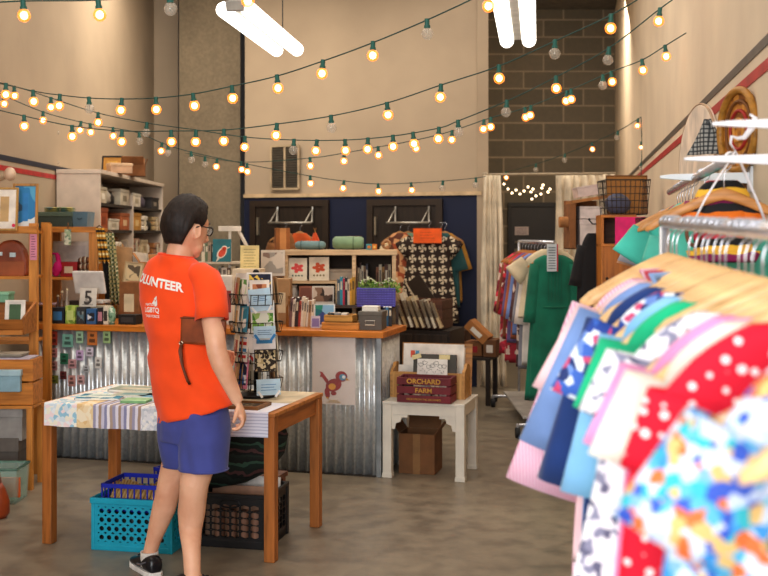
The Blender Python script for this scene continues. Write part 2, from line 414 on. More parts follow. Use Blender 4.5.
def strand(label, cord, bulbs, Y0, Y1, grp=None):
    """cord: picture columns and heights of the wire; bulbs: (column, lit); depth runs from Y0 to Y1 along it"""
    xa, xb = cord[0][0], cord[-1][0]
    dep = lambda x: Y0+(Y1-Y0)*(x-xa)/(xb-xa)
    pts = [Vector((X(x, dep(x)), dep(x), Z(y, dep(x)))) for x, y in cord]
    t = thing('string_lights', label, 'string lights', pts[0])
    # smooth the wire
    sm = []
    for i in range(len(pts)-1):
        p0, p1, p2, p3 = pts[max(i-1, 0)], pts[i], pts[i+1], pts[min(i+2, len(pts)-1)]
        for k in range(6):
            u = k/6; sm.append(.5*((2*p1)+(p2-p0)*u+(2*p0-5*p1+4*p2-p3)*u*u+(3*p1-p0-3*p2+p3)*u**3))
    sm.append(pts[-1])
    g = G(); g.tube([p-pts[0] for p in sm], .0032, 6); g.out('cord', CORDM, t)
    for x, lit in bulbs:
        d = dep(x); q = min(range(len(sm)), key=lambda i: abs(sm[i].x/sm[i].y-(x-384)/F))
        a = sm[q]; b = sm[min(q+1, len(sm)-1)] if sm[q].x/sm[q].y < (x-384)/F else sm[max(q-1, 0)]
        ra, rb = a.x/a.y, b.x/b.y; u = 0 if abs(rb-ra) < 1e-9 else max(0, min(1, ((x-384)/F-ra)/(rb-ra)))
        put_bulb(t, a+(b-a)*u-pts[0], lit)
L = True; O = False
strand('string of globe bulbs nearest the top left corner of the room', [(-30, 4), (23, 1), (98, 0), (170, -6), (248, -14), (330, -28)], [(23, L), (98, L), (170, O), (248, L)], 4.6, 4.4)
strand('upper long string of globe bulbs sweeping from left wall up past the tall pendant column', [(-10, 80), (33, 91), (60, 95), (89, 98), (122, 99), (156, 98), (193, 94), (233, 86), (277, 76), (323, 61), (372, 43), (427, 20), (487, -8), (530, -30)],
       [(6, L), (33, L), (60, L), (89, O), (122, L), (156, L), (193, L), (232, L), (277, L), (323, L), (373, L), (427, O), (487, L)], 6.4, 4.6)
strand('middle string of globe bulbs rising to the top of the block wall', [(-10, 108), (24, 116), (72, 126), (122, 131), (171, 131), (224, 130), (277, 124), (331, 116), (387, 103), (441, 85), (499, 66), (555, 41), (611, 15), (650, -8)],
       [(24, L), (72, L), (122, L), (171, L), (196, L), (224, L), (277, L), (331, O), (387, L), (441, L), (499, L), (555, O), (611, L)], 6.6, 5.0)
strand('string of globe bulbs dipping lowest in front of the wall vent then climbing right', [(-10, 82), (20, 88), (51, 98), (98, 113), (147, 123), (197, 130), (245, 137), (294, 140), (345, 140), (393, 136), (439, 128), (458, 121), (507, 101), (556, 77), (609, 48), (661, 8), (690, -12)],
       [(14, L), (51, L), (98, L), (147, O), (245, L), (294, O), (317, L), (345, L), (368, L), (393, L), (413, L), (439, L), (458, O), (507, O), (556, L), (609, O), (660, L)], 7.4, 5.4)
strand('thin string of bulbs ending at the green plug on the right wall', [(185, 153), (240, 162), (310, 158), (344, 153), (378, 147), (416, 140), (452, 131), (487, 119), (528, 107), (570, 90), (611, 72), (642, 60), (665, 46), (686, 33)],
       [(205, O), (217, L), (241, L), (310, L), (344, L), (378, L), (416, L), (452, L), (484, L), (491, L), (525, L), (531, L), (567, L), (571, L), (603, O), (611, L), (642, L), (665, L)], 9.2, 6.2)
strand('lower left string of bulbs sloping down towards the concrete column', [(-8, 90), (43, 112), (90, 124), (113, 128), (139, 133), (162, 143), (191, 152), (247, 164), (310, 176), (344, 181), (378, 184), (411, 183), (443, 181), (476, 178), (486, 176)],
       [(4, L), (43, L), (81, L), (90, L), (113, L), (139, O), (162, L), (168, O), (191, O), (247, L), (310, L), (344, L), (378, L), (411, L), (443, O), (476, O)], 7.8, 9.6)
strand('dim string of bulbs inside the curtained alcove', [(506, 172), (536, 164), (565, 154), (592, 143), (620, 130), (641, 117)], [(506, L), (536, O), (565, O), (592, L), (618, O), (638, L)], 12.0, 10.0)
# drops down the walls
def drop(label, px, y0, y1, Y, marks):
    t = thing('string_lights', label, 'string lights', (X(px, Y), Y, 0)); g = G(); g.tube([(0, 0, Z(y0, Y)), (.01, 0, Z((y0+y1)/2, Y)), (0, 0, Z(y1, Y))], .004, 6); g.out('cord', CORDM, t)
    for m, lit in marks: put_bulb(t, (0, -.01, Z(m, Y)), lit, .8)
drop('cord with two lit bulbs hanging down the right wall corner', 641, 117, 176, 10.0, [(142, L), (163, O)])
drop('dark cord with small unlit bulbs running down the left wall', 57, 104, 190, 9.4, [(127, O), (157, O), (180, O)])
t = thing('fairy_lights', 'cluster of tiny warm fairy lights strung above the dark alcove door', 'fairy lights', (X(525, 15.6), 15.6, Z(190, 15.6)))
pts = [(500, 187), (508, 189), (512, 193), (516, 190), (520, 194), (524, 191), (528, 187), (533, 189), (531, 192), (536, 196), (541, 194), (543, 185), (542, 188), (548, 192), (550, 189), (532, 199), (504, 184)]
V_ = [Vector(((x-525)*15.6/F, 0, -(y-190)*15.6/F)) for x, y in pts]
g = G(); g.tube(V_, .002, 5); g.out('wire', CORDM, t)
for v in V_:
    g = G(); g.ell(v, (.016, .016, .016), 10, 6); g.out('bulb', emit('ffe9c4', 4, 'fairy'), t, smooth=True)

# ------------------------------------------------------------ the pine display table
TC = Vector((-1.07, 5.955, 0)); TL, TD, TH = 1.31, .745, .74
def TW(x, y, z=TH): return TC+Vector((x*math.cos(YAW)-y*math.sin(YAW), x*math.sin(YAW)+y*math.cos(YAW), z))
t = thing('pine_table', 'orange pine table with square legs, covered in paper and greeting cards', 'table', TC, YAW)
for sx in (-1, 1):
    for sy in (-1, 1):
        g = G(); cx, cy = sx*(TL/2-.032), sy*(TD/2-.032); g.box(cx-.028, cx+.028, cy-.028, cy+.028, 0, TH-.02); g.out('leg', wood('a8662c', '87501f', 2), t, bevel=.004)
g = G(); g.box(-TL/2, TL/2, -TD/2, TD/2, TH-.02, TH); g.out('tabletop', wood('b9793a', '9c5f28', 0), t, bevel=.003)
for sy in (-1, 1):
    g = G(); g.box(-TL/2+.08, TL/2-.08, sy*(TD/2-.03)-.01, sy*(TD/2-.03)+.01, TH-.11, TH-.02); g.out('apron', wood('a8662c', '87501f', 0), t)
for sx in (-1, 1):
    g = G(); g.box(sx*(TL/2-.03)-.01, sx*(TL/2-.03)+.01, -TD/2+.08, TD/2-.08, TH-.11, TH-.02); g.out('apron', wood('a8662c', '87501f', 1), t)
# paper runners folded over the front edge
def drape(label, x0, x1, back, front, mat, dz=.0015):
    g = G(); prof = [(-TD/2+back, TH+dz), (-TD/2, TH+dz+.001), (-TD/2-.004, TH-.004), (-TD/2-.005, TH-front*.5), (-TD/2-.006, TH-front)]
    g.sheet(6, 4, lambda u, v: (x0+(x1-x0)*u, prof[round(v*4)][0], prof[round(v*4)][1]+(.002*math.sin(7*u+x0*9) if v == 1 else 0)))
    return tag(g.out('paper_runner', mat, None, loc=TC, rz=YAW, solid=.0008), label, 'paper')
drape('faded street map sheet folded over the left end of the pine table edge', -.632, -.44, .75, .118, blotch(['e9eef2', 'f3f1e6', 'd6e4ee', 'f2dfe2', 'f0ecdc', '9cc9e0'], 45, seed=1))
drape('cream nautical chart folded over the pine table edge beside the map', -.44, -.345, .72, .118, blotch(['f0dcb8', 'e9cfa2', 'f3e6cc', 'e2c08c'], 30, seed=2), .002)
drape('grey and lilac vertically striped paper folded over the table edge', -.345, -.07, .70, .116, stripes(['a09cb4', 'dcd9e6', 'a8907f', 'c9c6d8', '8f8fb0', 'e8e4ea', 'b09c90'], 0, 9, warp=.02), .0025)
drape('pale grey dotted map sheet folded over the table edge behind the volunteer', -.07, .16, .70, .116, blotch(['dfe0e4', 'cfd2d8', 'eceae6', 'bfc6cf'], 60, seed=3), .003)
drape('pale lilac handwritten sheet folded over the right end of the table edge', .16, .622, .30, .122, stripes(['dfe3f2', 'e6e9f5', 'dfe3f2', 'b9bfd6'], 2, 62, warp=.01), .0035)
g = G(); g.sheet(6, 6, lambda u, v: (.16+.46*u, -.1+.47*v, TH+.0012)); tag(g.out('tissue_sheet', plain('d9cbb0', .8), None, loc=TC, rz=YAW, solid=.0008), 'cream sheet covering the right end of the table under the card spinner', 'paper')
# flat stock on the table
def flat(name, label, cat, x, y, w, d, h, rz, mat, z=TH+.005, page=None, trim=None):
    p = TW(x, y, z); t = thing(name, label, cat, p, YAW+rz)
    g = G(); g.box(-w/2+.003, w/2-.003, -d/2+.003, d/2-.003, 0, h-.0015); g.out('pages', page or PAPER, t)
    g = G(); g.box(-w/2, w/2, -d/2, d/2, h-.0015, h); g.box(-w/2, -w/2+.002, -d/2, d/2, 0, h-.0015); g.out('cover', mat, t, bevel=.0008)
    if trim:
        g = G(); g.box(-w*.32, w*.32, -d*.3, d*.1, h, h+.0006); g.out('cover_print', trim, t)
    return t
TEALP = plain('3f87a0', .5)
flat('map_booklet', 'blue-green map booklet lying at the left end of the pine table', 'booklet', -.42, -.16, .24, .17, .010, .2, blotch(['2f6f8f', '4f9bb5', 'd9e6dd', '3d86a3'], 25, seed=5), trim=plain('dfe7df'))
flat('map_booklet', 'pale grey booklet beside the blue-green map booklet', 'booklet', -.28, -.04, .22, .17, .012, .1, plain('c3c6b8'), trim=plain('7fa3a6'))
flat('map_booklet', 'long thin grey-green folder behind the blue booklet on the table', 'booklet', -.36, .14, .30, .16, .014, .05, plain('9fa99a'), trim=plain('cfc9b4'))
flat('map_booklet', 'white booklet with blue edge in the middle of the table', 'booklet', -.12, -.10, .22, .17, .012, -.1, plain('cdd8d9'), trim=plain('6fa5c0'))
flat('greeting_pad', 'mint green notepad near the front edge of the table', 'notepad', -.17, -.24, .14, .11, .014, .15, plain('a9d2a0', .5), page=plain('7fae7a'))
for i in range(4):
    flat('magazine', ['bottom magazine of the grey stack behind the notepads', 'second magazine of the grey stack, kraft-coloured', 'third magazine of the grey stack, slate-coloured', 'topmost magazine of the grey stack, pale cover'][i], 'magazine', -.10+.01*i, .17+.004*i, .34-.01*i, .24, .011, .03*(-1)**i, plain(['8a8578', 'a59a86', '7c8288', 'b9b4a4'][i]), z=TH+.004+.0112*i)
flat('notepad_box', 'green card set lying on the grey magazine stack', 'card set', .03, .23, .13, .1, .022, .1, plain('5e9a7c', .5), z=TH+.05, page=plain('4a8068'))
# magenta tent folder
t = thing('display_folder', 'magenta folded display folder standing behind the volunteer', 'folder', TW(.0, .06, TH+.004), YAW)
g = G()
for s in (-1, 1): g.rings([[(-.10, s*.05, 0), (.16, s*.05, 0), (.16, s*.05+.002, 0), (-.10, s*.05+.002, 0)], [(.02, s*.003, .15), (.16, s*.003, .15), (.16, s*.003+.002, .15), (.02, s*.003+.002, .15)]])
g.out('panel', plain('b01f6a', .5), t); g = G(); g.tube([(.02, 0, .152), (.16, 0, .152)], .003, 6); g.out('fold_edge', plain('8f1656', .5), t)
# slate tray with frame
t = thing('framed_slate', 'brown framed dark slate tray lying flat near the table front edge', 'tray', TW(.40, -.24, TH+.004), YAW)
g = G(); w_, d_ = .30, .19
for a, b, c, d in ((-w_/2, w_/2, -d_/2, -d_/2+.02), (-w_/2, w_/2, d_/2-.02, d_/2), (-w_/2, -w_/2+.02, -d_/2+.02, d_/2-.02), (w_/2-.02, w_/2, -d_/2+.02, d_/2-.02)): g.box(a, b, c, d, 0, .018)
g.out('frame', wood('7a5226', '4e3216', 0), t, bevel=.002)
g = G(); g.box(-w_/2+.02, w_/2-.02, -d_/2+.02, d_/2-.02, 0, .009); g.out('slate_panel', blotch(['3a2e20', '5d4c34', '8a7a58', '2d2418'], 40, seed=8), t)

# ------------------------------------------------------------ greeting card spinner
SP = TW(.33, .12, TH); SP = Vector((X(256, 6.0), 6.0, TH+.004))
t = thing('card_spinner', 'black wire greeting card spinner on a round base on the table', 'rack', SP, 0)
WIREM = plain('1b1a1c', .4, .5)
g = G(); g.cyl((0, 0), .125, 0, .012, 32); g.cyl((0, 0), .10, .012, .022, 32, .05); g.out('base', WIREM, t, smooth=False, bevel=.002)
g = G(); g.tube([(0, 0, .02), (0, 0, .66)], .012, 12); g.out('pole', WIREM, t, smooth=True)
g = G(); g.ell((0, 0, .67), (.018, .018, .02)); g.out('finial', WIREM, t, smooth=True)
RZ = rad(20)
TIERS = [.045, .19, .35, .50]
cols = [('front', -pi/2+RZ), ('right', RZ), ('left', pi+RZ), ('back', pi/2+RZ), ('left front', pi+.75+RZ-.35)]
def pocket(ang, z, wd=.12, r=.085):
    g = G(); M = Matrix.Rotation(ang+pi/2, 4, 'Z')  # local -y is outward
    def q(x, y, zz): return M @ Vector((x, y, zz))
    R_ = .0022
    for zz, yy in ((z, -r-.04), (z+.055, -r-.052)):
        g.tube([q(-wd/2, -r+.01, zz), q(-wd/2, yy, zz), q(wd/2, yy, zz), q(wd/2, -r+.01, zz)], R_, 5)
    for x in (-wd/2, -wd/6, wd/6, wd/2): g.tube([q(x, -r+.01, z), q(x, -r-.04, z), q(x, -r-.052, z+.055)], R_, 5)
    for x in (-wd/2, wd/2): g.tube([q(x, -r+.01, z-.01), q(x, -r+.01, z+.10)], R_, 5)
    g.tube([q(0, 0, z+.02), q(0, -r+.01, z+.02)], R_, 5)
    g.out('wire_pocket', WIREM, t)
    return M
def ccard(M, z, label, mat, deco, y=-.105, w=.118, h=.165, lean=-.09, x=0, decomat=None, name='greeting_card', cat='greeting card', thick=.003, tiltz=0):
    c = thing(name, label, cat, SP+M @ Vector((x, y, z+.005)))
    c.rotation_euler = (M.to_3x3() @ Euler((lean, tiltz, 0)).to_matrix()).to_euler()
    g = G(); g.box(-w/2, w/2, 0, thick, 0, h); g.out('card_sheet', mat, c)
    if deco: deco(c, w, h)
    return c
def d_rect(mat, a=.1, b=.9, c=.15, d=.85, nm='picture_panel'):
    def f(o, w, h):
        g = G(); g.box(-w/2+w*a, -w/2+w*b, -.0008, 0, h*c, h*d); g.out(nm, mat, o)
    return f
def d_lines(mat, n=4, z0=.6, z1=.85):
    def f(o, w, h):
        g = G()
        for i in range(n): g.box(-w*.32, w*(.32-.08*(i % 2)), -.0008, 0, h*(z0+(z1-z0)*i/n), h*(z0+(z1-z0)*i/n)+.003)
        g.out('printed_lines', mat, o)
    return f
def both(*fs): return lambda o, w, h: [f(o, w, h) for f in fs]
INK = plain('4a4a52'); SKY = plain('bcdcf0', .6)
def clips(m):
    def f(o, w, h):
        for s in (-1, 1):
            g = G(); g.cb((s*w*.36, -.004, h*.06), (.012, .008, .04), (0, s*.6, 0)); g.out('clip', m, o, bevel=.001)
    return f
Mf = [pocket(cols[0][1], z) for z in TIERS][0]
for k in (1, 2, 3, 4): [pocket(cols[k][1], z, .11) for z in TIERS]
ccard(Mf, TIERS[3]-.01, 'dark night-sky card at the top front of the card spinner', plain('f4f2ec'), d_rect(blotch(['1a2138', '232c4a', '1a2138', 'e8c85a'], 60, seed=3), .06, .94, .08, .95), h=.18, w=.14, y=-.095)
ccard(Mf, TIERS[3]-.02, 'white card with a small brown portrait in the top spinner pocket', plain('efe9e0'), d_rect(blotch(['8c4a2c', 'c98a60', '6e3a24'], 30, seed=1), .15, .85, .45, .85), h=.15, w=.11, y=-.108, x=-.004)
ccard(Mf, TIERS[3]-.035, 'light blue card tilted forward in the top spinner pocket', SKY, both(d_lines(plain('4a78a8'), 3, .45, .7), clips(plain('e8eef2'))), h=.12, w=.12, y=-.125, x=.002, lean=-.15, tiltz=-.1)
ccard(Mf, TIERS[2], 'green meadow landscape card below the blue card on the spinner', plain('f1f0ea'), both(d_rect(blotch(['7fb24e', 'a9cf7c', '4f8f3a', 'e9efe0'], 28, seed=6), .06, .94, .06, .6), d_lines(INK, 2, .74, .9)), y=-.112, w=.13, h=.17, x=.012)
ccard(Mf, TIERS[2]-.03, 'small pale blue price tag clipped under the green landscape card', SKY, both(d_lines(plain('5a7fa8'), 3, .3, .8), clips(plain('2f86c8'))), y=-.15, w=.12, h=.065, x=.012, lean=-.1, name='price_tag', cat='tag')
ccard(Mf, TIERS[1]+.01, 'white card with thin script held by red clips on the spinner', plain('f2f1ea'), both(d_lines(INK, 2, .65, .8), clips(plain('c22a2a'))), y=-.105, w=.13, h=.17, x=.0)
ccard(Mf, TIERS[1]-.04, 'white card with blue banner above the dark leaf-print card', plain('eef0ee'), d_rect(plain('3f8fc4'), .15, .85, .82, .93), y=-.125, w=.125, h=.17, x=.02, lean=-.12)
ccard(Mf, TIERS[1]-.05, 'dark card with cream leaf shapes low on the card spinner', plain('2e261e'), d_rect(blotch(['2e261e', '2e261e', 'd6cba8', 'b9aa80', '2e261e'], 70, seed=4), .04, .96, .05, .95), y=-.14, w=.12, h=.12, x=.02, lean=-.12)
ccard(Mf, .02, 'pale blue tag leaning at the bottom of the card spinner', SKY, both(d_lines(plain('3c7fb8'), 3, .3, .8), clips(plain('eceff2'))), y=-.175, w=.13, h=.085, x=.028, lean=-.12, name='price_tag', cat='tag')
Ml = Matrix.Rotation(cols[4][1]+pi/2, 4, 'Z'); Mr = Matrix.Rotation(cols[1][1]+pi/2, 4, 'Z'); Mb = Matrix.Rotation(cols[3][1]+pi/2, 4, 'Z'); Mw = Matrix.Rotation(cols[2][1]+pi/2, 4, 'Z')
lab = [['cream', 'kraft', 'tan', 'ivory'], ['f1e6d2', 'b08c64', 'a5835c', 'e9dfc8']]
for mi_, (M, side) in enumerate(((Ml, 'left front'), (Mw, 'left'), (Mr, 'right'), (Mb, 'rear'))):
    for k, z in enumerate(TIERS):
        lv = ['lowest', 'second lowest', 'second highest', 'highest'][k]
        if mi_ == 0:
            sp = [('blue night card with pink edge', blotch(['1e3d7a', '2f6fc0', '16264a', 'dfe8f2'], 25, seed=9), 'e48fb0'), ('red and blue striped card', stripes(['d8dce0', 'c03030', 'd8dce0', '3f80b0'], 2, 14), 'f0eee8'), ('kraft card with a teal picture frame', blotch(['3a8ea8', 'f1efe8', '7fb4c4'], 18, seed=2), '4a9fc0'), ('white card with a green hill picture', blotch(['6fa05a', 'cfe0c0', 'f1efe8'], 22, seed=7), 'f1efe8')][k]
            ccard(M, z, sp[0]+' in the '+lv+' left front spinner pocket', plain(sp[2]), d_rect(sp[1], .1, .9, .12, .8))
        else:
            for q in range(2):
                c_ = (k+q+mi_) % 4
                ccard(M, z, lab[0][c_]+(' front' if q else ' rear')+' card seen edge-on in the '+lv+' '+side+' spinner pocket', plain(lab[1][c_]), d_rect(plain(['8a6a48', 'c9a06a', '6f8f9a', 'b05a4a'][(k*2+q) % 4]), .15, .85, .2, .8), y=-.118+.02*(1-q), h=.13+.012*q, w=.105, thick=.006)
# sign cards standing behind the spinner
def stand_card(name, label, cat, px0, y0, px1, y1, Y, mat, deco, zbase=None, rz=0, lean=-.08, foot=None, thick=.004):
    s = Y/F; zb = Z(y1, Y) if zbase is None else zbase; w_, h_ = (px1-px0)*s, (Z(y0, Y)-zb)
    t = thing(name, label, cat, (X((px0+px1)/2, Y), Y, zb), rot=(lean, 0, rz))
    g = G(); g.box(-w_/2, w_/2, 0, thick, 0, h_); g.out('panel', mat, t, bevel=.0008)
    if deco: deco(t, w_, h_)
    if foot:
        g = G(); g.box(-.03, .03, -.02, .03, -.0, .022); g.out('stand_foot', foot, t)
    return t

# ------------------------------------------------------------ corrugated counter
CL = Vector((-2.60, 8.075, 0)); CR = Vector((-.03, 7.36, 0)); CD = (CR-CL).normalized(); CYAW = math.atan2(CD.y, CD.x); CLEN = (CR-CL).length; CDEP = .52; CH = .975
def CW(x, y, z=CH): return CL+Vector((x*math.cos(CYAW)-y*math.sin(CYAW), x*math.sin(CYAW)+y*math.cos(CYAW), z))
def cpx(px, y=0):
    """distance along the counter front whose picture column is px"""
    k = (px-384)/F; a = CW(0, y, 0); return (k*a.y-a.x)/(CD.x-k*CD.y)
def galv():
    n = N('galvanised_steel'); v = n.n('ShaderNodeTexVoronoi'); v.inputs['Scale'].default_value = 60; n.l(n.co(), v.inputs[0])
    sp = n.n('ShaderNodeSeparateColor'); n.l(v.outputs['Color'], sp.inputs[0])
    c = n.mix(.4, n.ramp(n.noise(5, 4, n.co((1, 1, .25))), [(.3, 'b4bcc2'), (.7, 'e2e8ec')]), n.ramp(sp.outputs[0], [(0, 'aab2b8'), (1, 'e4e9ec')]))
    return n.fin(c, .3, .62)
GALV = galv()
t = thing('shop_counter', 'long sales counter clad in corrugated metal with an orange wood top', 'counter', CL, CYAW)
g = G(); per = .067
g.sheet(int(CLEN/per*10), 1, lambda u, v: (CLEN*u, -.0 - .011*math.sin(2*pi*u*CLEN/per), .012+(CH-.055)*v)); g.out('corrugated_front', GALV, t, smooth=True, solid=.001)
g = G(); g.sheet(int(CDEP/per*10), 1, lambda u, v: (CLEN+.011*math.sin(2*pi*u*CDEP/per), CDEP*u, .012+(CH-.055)*v)); g.out('corrugated_end', GALV, t, smooth=True, solid=.001)
g = G(); g.box(CLEN-.02, CLEN+.014, -.014, .02, 0, CH-.04); g.out('corner_strip', plain('aab2b6', .4, .8), t, bevel=.003)
g = G(); g.box(0, CLEN-.015, .015, CDEP, 0, CH-.04); g.out('cabinet_body', plain('2c2722', .8), t)
g = G(); g.box(0, CLEN+.01, -.012, .03, 0, .012); g.out('kick_strip', plain('2b2724', .7), t)
g = G(); g.box(0, CLEN+.04, -.05, CDEP+.05, CH-.042, CH); g.out('worktop', wood('c77a2c', 'a55f1d', 0, .8, .35), t, bevel=.004)
# poster with the little red bird
px0, px1 = cpx(313), cpx(356); Yp = CW((px0+px1)/2, 0).y; pw, ph = px1-px0, 67*Yp/F
t = thing('bird_poster', 'clear-sleeved poster of a red bird taped to the corrugated counter', 'poster', CW((px0+px1)/2, -.016, Z(404, Yp)), CYAW)
g = G(); g.box(-pw/2, pw/2, 0, .002, 0, ph); g.out('sheet', plain('ddd3cf', .6, 0, .03), t)
g = G(); g.box(-pw/2-.01, pw/2+.01, -.0035, -.003, -.01, ph+.01); g.out('clear_sleeve', glassy('ffffff', .045, .05), t)
BR = plain('9c0c16', .6)
g = G(); y0, y1 = -.0022, -.0005
def blob(g, cx, cz, a, b, rot=0, n=20):
    g.poly([(cx+a*math.cos(q)*math.cos(rot)-b*math.sin(q)*math.sin(rot), cz+a*math.cos(q)*math.sin(rot)+b*math.sin(q)*math.cos(rot)) for q in [2*pi*i/n for i in range(n)]], y0, y1)
blob(g, .055, .19, .042, .036); blob(g, .0, .13, .058, .042, .35); g.poly([(-.05, .14), (-.085, .185), (-.10, .18), (-.09, .2), (-.10, .22), (-.08, .215), (-.04, .165), (-.03, .13)], y0, y1)
blob(g, -.045, .075, .018, .035, .2); blob(g, .0, .075, .02, .014); g.out('bird_body', BR, t)
g = G(); y0, y1 = -.0028, -.0022; blob(g, -.01, .12, .026, .022); g.poly([(.085, .185), (.115, .165), (.088, .165)], y0, y1); g.poly([(-.055, .045), (-.03, .03), (-.04, .05)], y0, y1); g.out('bird_breast', plain('e0a030'), t)
g = G(); blob(g, .065, .185, .026, .022); g.out('bird_mask', plain('4a8db0'), t)
g = G(); y0, y1 = -.0034, -.0028; blob(g, .072, .187, .012, .011); g.out('bird_eye', plain('f2f2f2'), t)
g = G(); y0, y1 = -.0022, -.0005
for k in range(3): g.box(-.05+.01*k, .05-.01*k, y0, y1, .012+k*.007, .0145+k*.007)
g.out('caption_lines', plain('c9a23c'), t)
# little pads and stickers clipped over the corrugations
def pads():
    rows = [(43, 336, 8, 10, 'white and red'), (52, 331, 7, 14, 'red'), (63, 334, 12, 13, 'teal and white'), (77, 331, 8, 12, 'mint green'), (88, 331, 11, 14, 'orange and black'), (104, 331, 8, 12, 'pale green'),
            (43, 351, 8, 9, 'pale pink'), (51, 348, 8, 9, 'rose'), (61, 353, 9, 11, 'dark green'), (77, 350, 8, 10, 'lilac outlined'), (87, 347, 8, 9, 'white and lilac'),
            (43, 361, 8, 9, 'pink'), (51, 361, 8, 9, 'dusty rose'), (69, 359, 9, 9, 'faded pink'), (84, 365, 7, 7, 'silver'), (96, 357, 7, 11, 'white'),
            (48, 375, 12, 8, 'olive green'), (61, 371, 7, 8, 'maroon'), (69, 375, 8, 11, 'salmon pink'), (78, 375, 8, 9, 'light rose')]
    hexes = ['e8dcd8', 'b5473a', '7fb8a8', 'a9d0b0', 'd08040', 'a8c890', 'd9b0b4', 'c98a90', '2e7a5a', 'cbb0d8', 'dcd4e4', 'd498a4', 'b98a8c', 'cfa0a4', 'c4c8cc', 'e4e4e0', '7c8a3a', '7c3a3a', 'd09a94', 'd8b0b0']
    for i, (x, y, w, h, nm) in enumerate(rows):
        c = cpx(x+w/2); Y = CW(c, 0).y; s = Y/F
        t = thing('sticker_pad', nm+' sticker pad clipped on the corrugated counter front', 'sticker pad', CW(c, -.02, Z(y+h, Y)), CYAW)
        g = G(); g.box(-w*s/2, w*s/2, 0, .006, 0, h*s); g.out('pad', plain(hexes[i]), t, bevel=.001)
        g = G(); g.box(-w*s*.3, w*s*.3, -.001, 0, h*s*.2, h*s*.45); g.box(-w*s*.2, w*s*.2, -.001, 0, h*s*.6, h*s*.8); g.out('printed_mark', plain(shade(hexes[i], .55)), t)
pads()

# ------------------------------------------------------------ small goods builders
def pxb(px0, y0, px1, y1, Y): s = Y/F; return X((px0+px1)/2, Y), Z(y1, Y), (px1-px0)*s, (y1-y0)*s
def carton(label, px0, y0, px1, y1, Y, d=.25, mat=CARD, rz=0, zb=None, lid=None, tape=None, mark=None, name='carton', cat='box', flaps=False):
    x, z, w, h = pxb(px0, y0, px1, y1, Y)
    if zb is not None: h = z+h-zb; z = zb
    t = thing(name, label, cat, (x, Y, z), rz)
    hl = h*.72 if lid else h
    g = G(); b = .004
    if flaps:
        g.box(-w/2, w/2, 0, b, 0, h); g.box(-w/2, w/2, d-b, d, 0, h); g.box(-w/2, -w/2+b, b, d-b, 0, h); g.box(w/2-b, w/2, b, d-b, 0, h); g.box(-w/2, w/2, 0, d, 0, b)
    else: g.box(-w/2, w/2, 0, d, 0, hl)
    g.out('box_body', mat, t, bevel=.003)
    if lid: g = G(); g.box(-w/2-.005, w/2+.005, -.005, d+.005, hl, h); g.out('lid', lid, t, bevel=.004)
    if tape: g = G(); g.box(-.025, .025, -.0015, 0, 0, h); g.out('tape', tape, t)
    if mark:
        g = G(); g.box(-w*.25, w*.25, -.0018-(.005 if lid else 0)*0, 0, hl*.25, hl*.7); g.out('box_label', mark, t)
    if flaps:
        for s in (-1, 1): g = G(); M = Matrix.Translation((s*w/2, 0, h)) @ Matrix.Rotation(s*rad(35), 4, 'Y'); g.box(0 if s < 0 else -.003, .003 if s < 0 else 0, .01, d-.01, 0, d*.4, M); g.out('flap', mat, t)
        g = G(); M = Matrix.Translation((0, d, h)) @ Matrix.Rotation(rad(-20), 4, 'X'); g.box(-w/2+.01, w/2-.01, -.003, 0, 0, w*.35, M); g.out('flap', mat, t)
    return t
def picture(label, px0, y0, px1, y1, Y, fr, matm, art, zb, fw=.015, lean=-.1, rz=0, mw=.18, name='framed_picture', cat='picture'):
    x, z, w, h = pxb(px0, y0, px1, y1, Y); h = z+h-zb
    t = thing(name, label, cat, (x, Y, zb), rot=(lean, 0, rz))
    g = G(); g.box(-w/2, w/2, 0, .016, 0, fw); g.box(-w/2, w/2, 0, .016, h-fw, h); g.box(-w/2, -w/2+fw, 0, .016, fw, h-fw); g.box(w/2-fw, w/2, 0, .016, fw, h-fw); g.out('frame', fr, t, bevel=.002)
    g = G(); g.box(-w/2+fw, w/2-fw, .006, .012, fw, h-fw); g.out('mount_board', matm, t)
    g = G(); q = mw*w; g.box(-w/2+fw+q, w/2-fw-q, .004, .006, fw+q, h-fw-q); g.out('picture_print', art, t)
    return t
def bundle(label, px0, y0, px1, y1, Y, mat, name='fabric_bundle', cat='fabric', zb=None, d=.2, mat2=None, rz=0):
    x, z, w, h = pxb(px0, y0, px1, y1, Y)
    if zb is not None: h = z+h-zb; z = zb
    t = thing(name, label, cat, (x, Y, z), rz); n = 3; g = G()
    for i in range(n):
        zz = h*(i+.5)/n; g.rings([g.ring((xx, d/2, zz), d/2*q, h/n*.52*q, rip=.05, k=5, ph=i) for xx, q in ()] or [[(xx, d/2+d/2*q*math.cos(a), zz+h/n*.55*q*math.sin(a)*(1+.08*math.sin(3*a+i))) for a in [2*pi*k/14 for k in range(14)]] for xx, q in ((-w/2, .55), (-w/2+.02, .9), (0, 1), (w/2-.02, .92), (w/2, .6))])
    g.out('folded_cloth', mat, t, smooth=True)
    g = G(); g.tube([(w*.15, -.004, 0), (w*.15, d*.02-.008, h*.5), (w*.15, .0, h*.98)], .004, 6); g.out('tie_cord', mat2 or plain('7a6a54'), t)
    return t
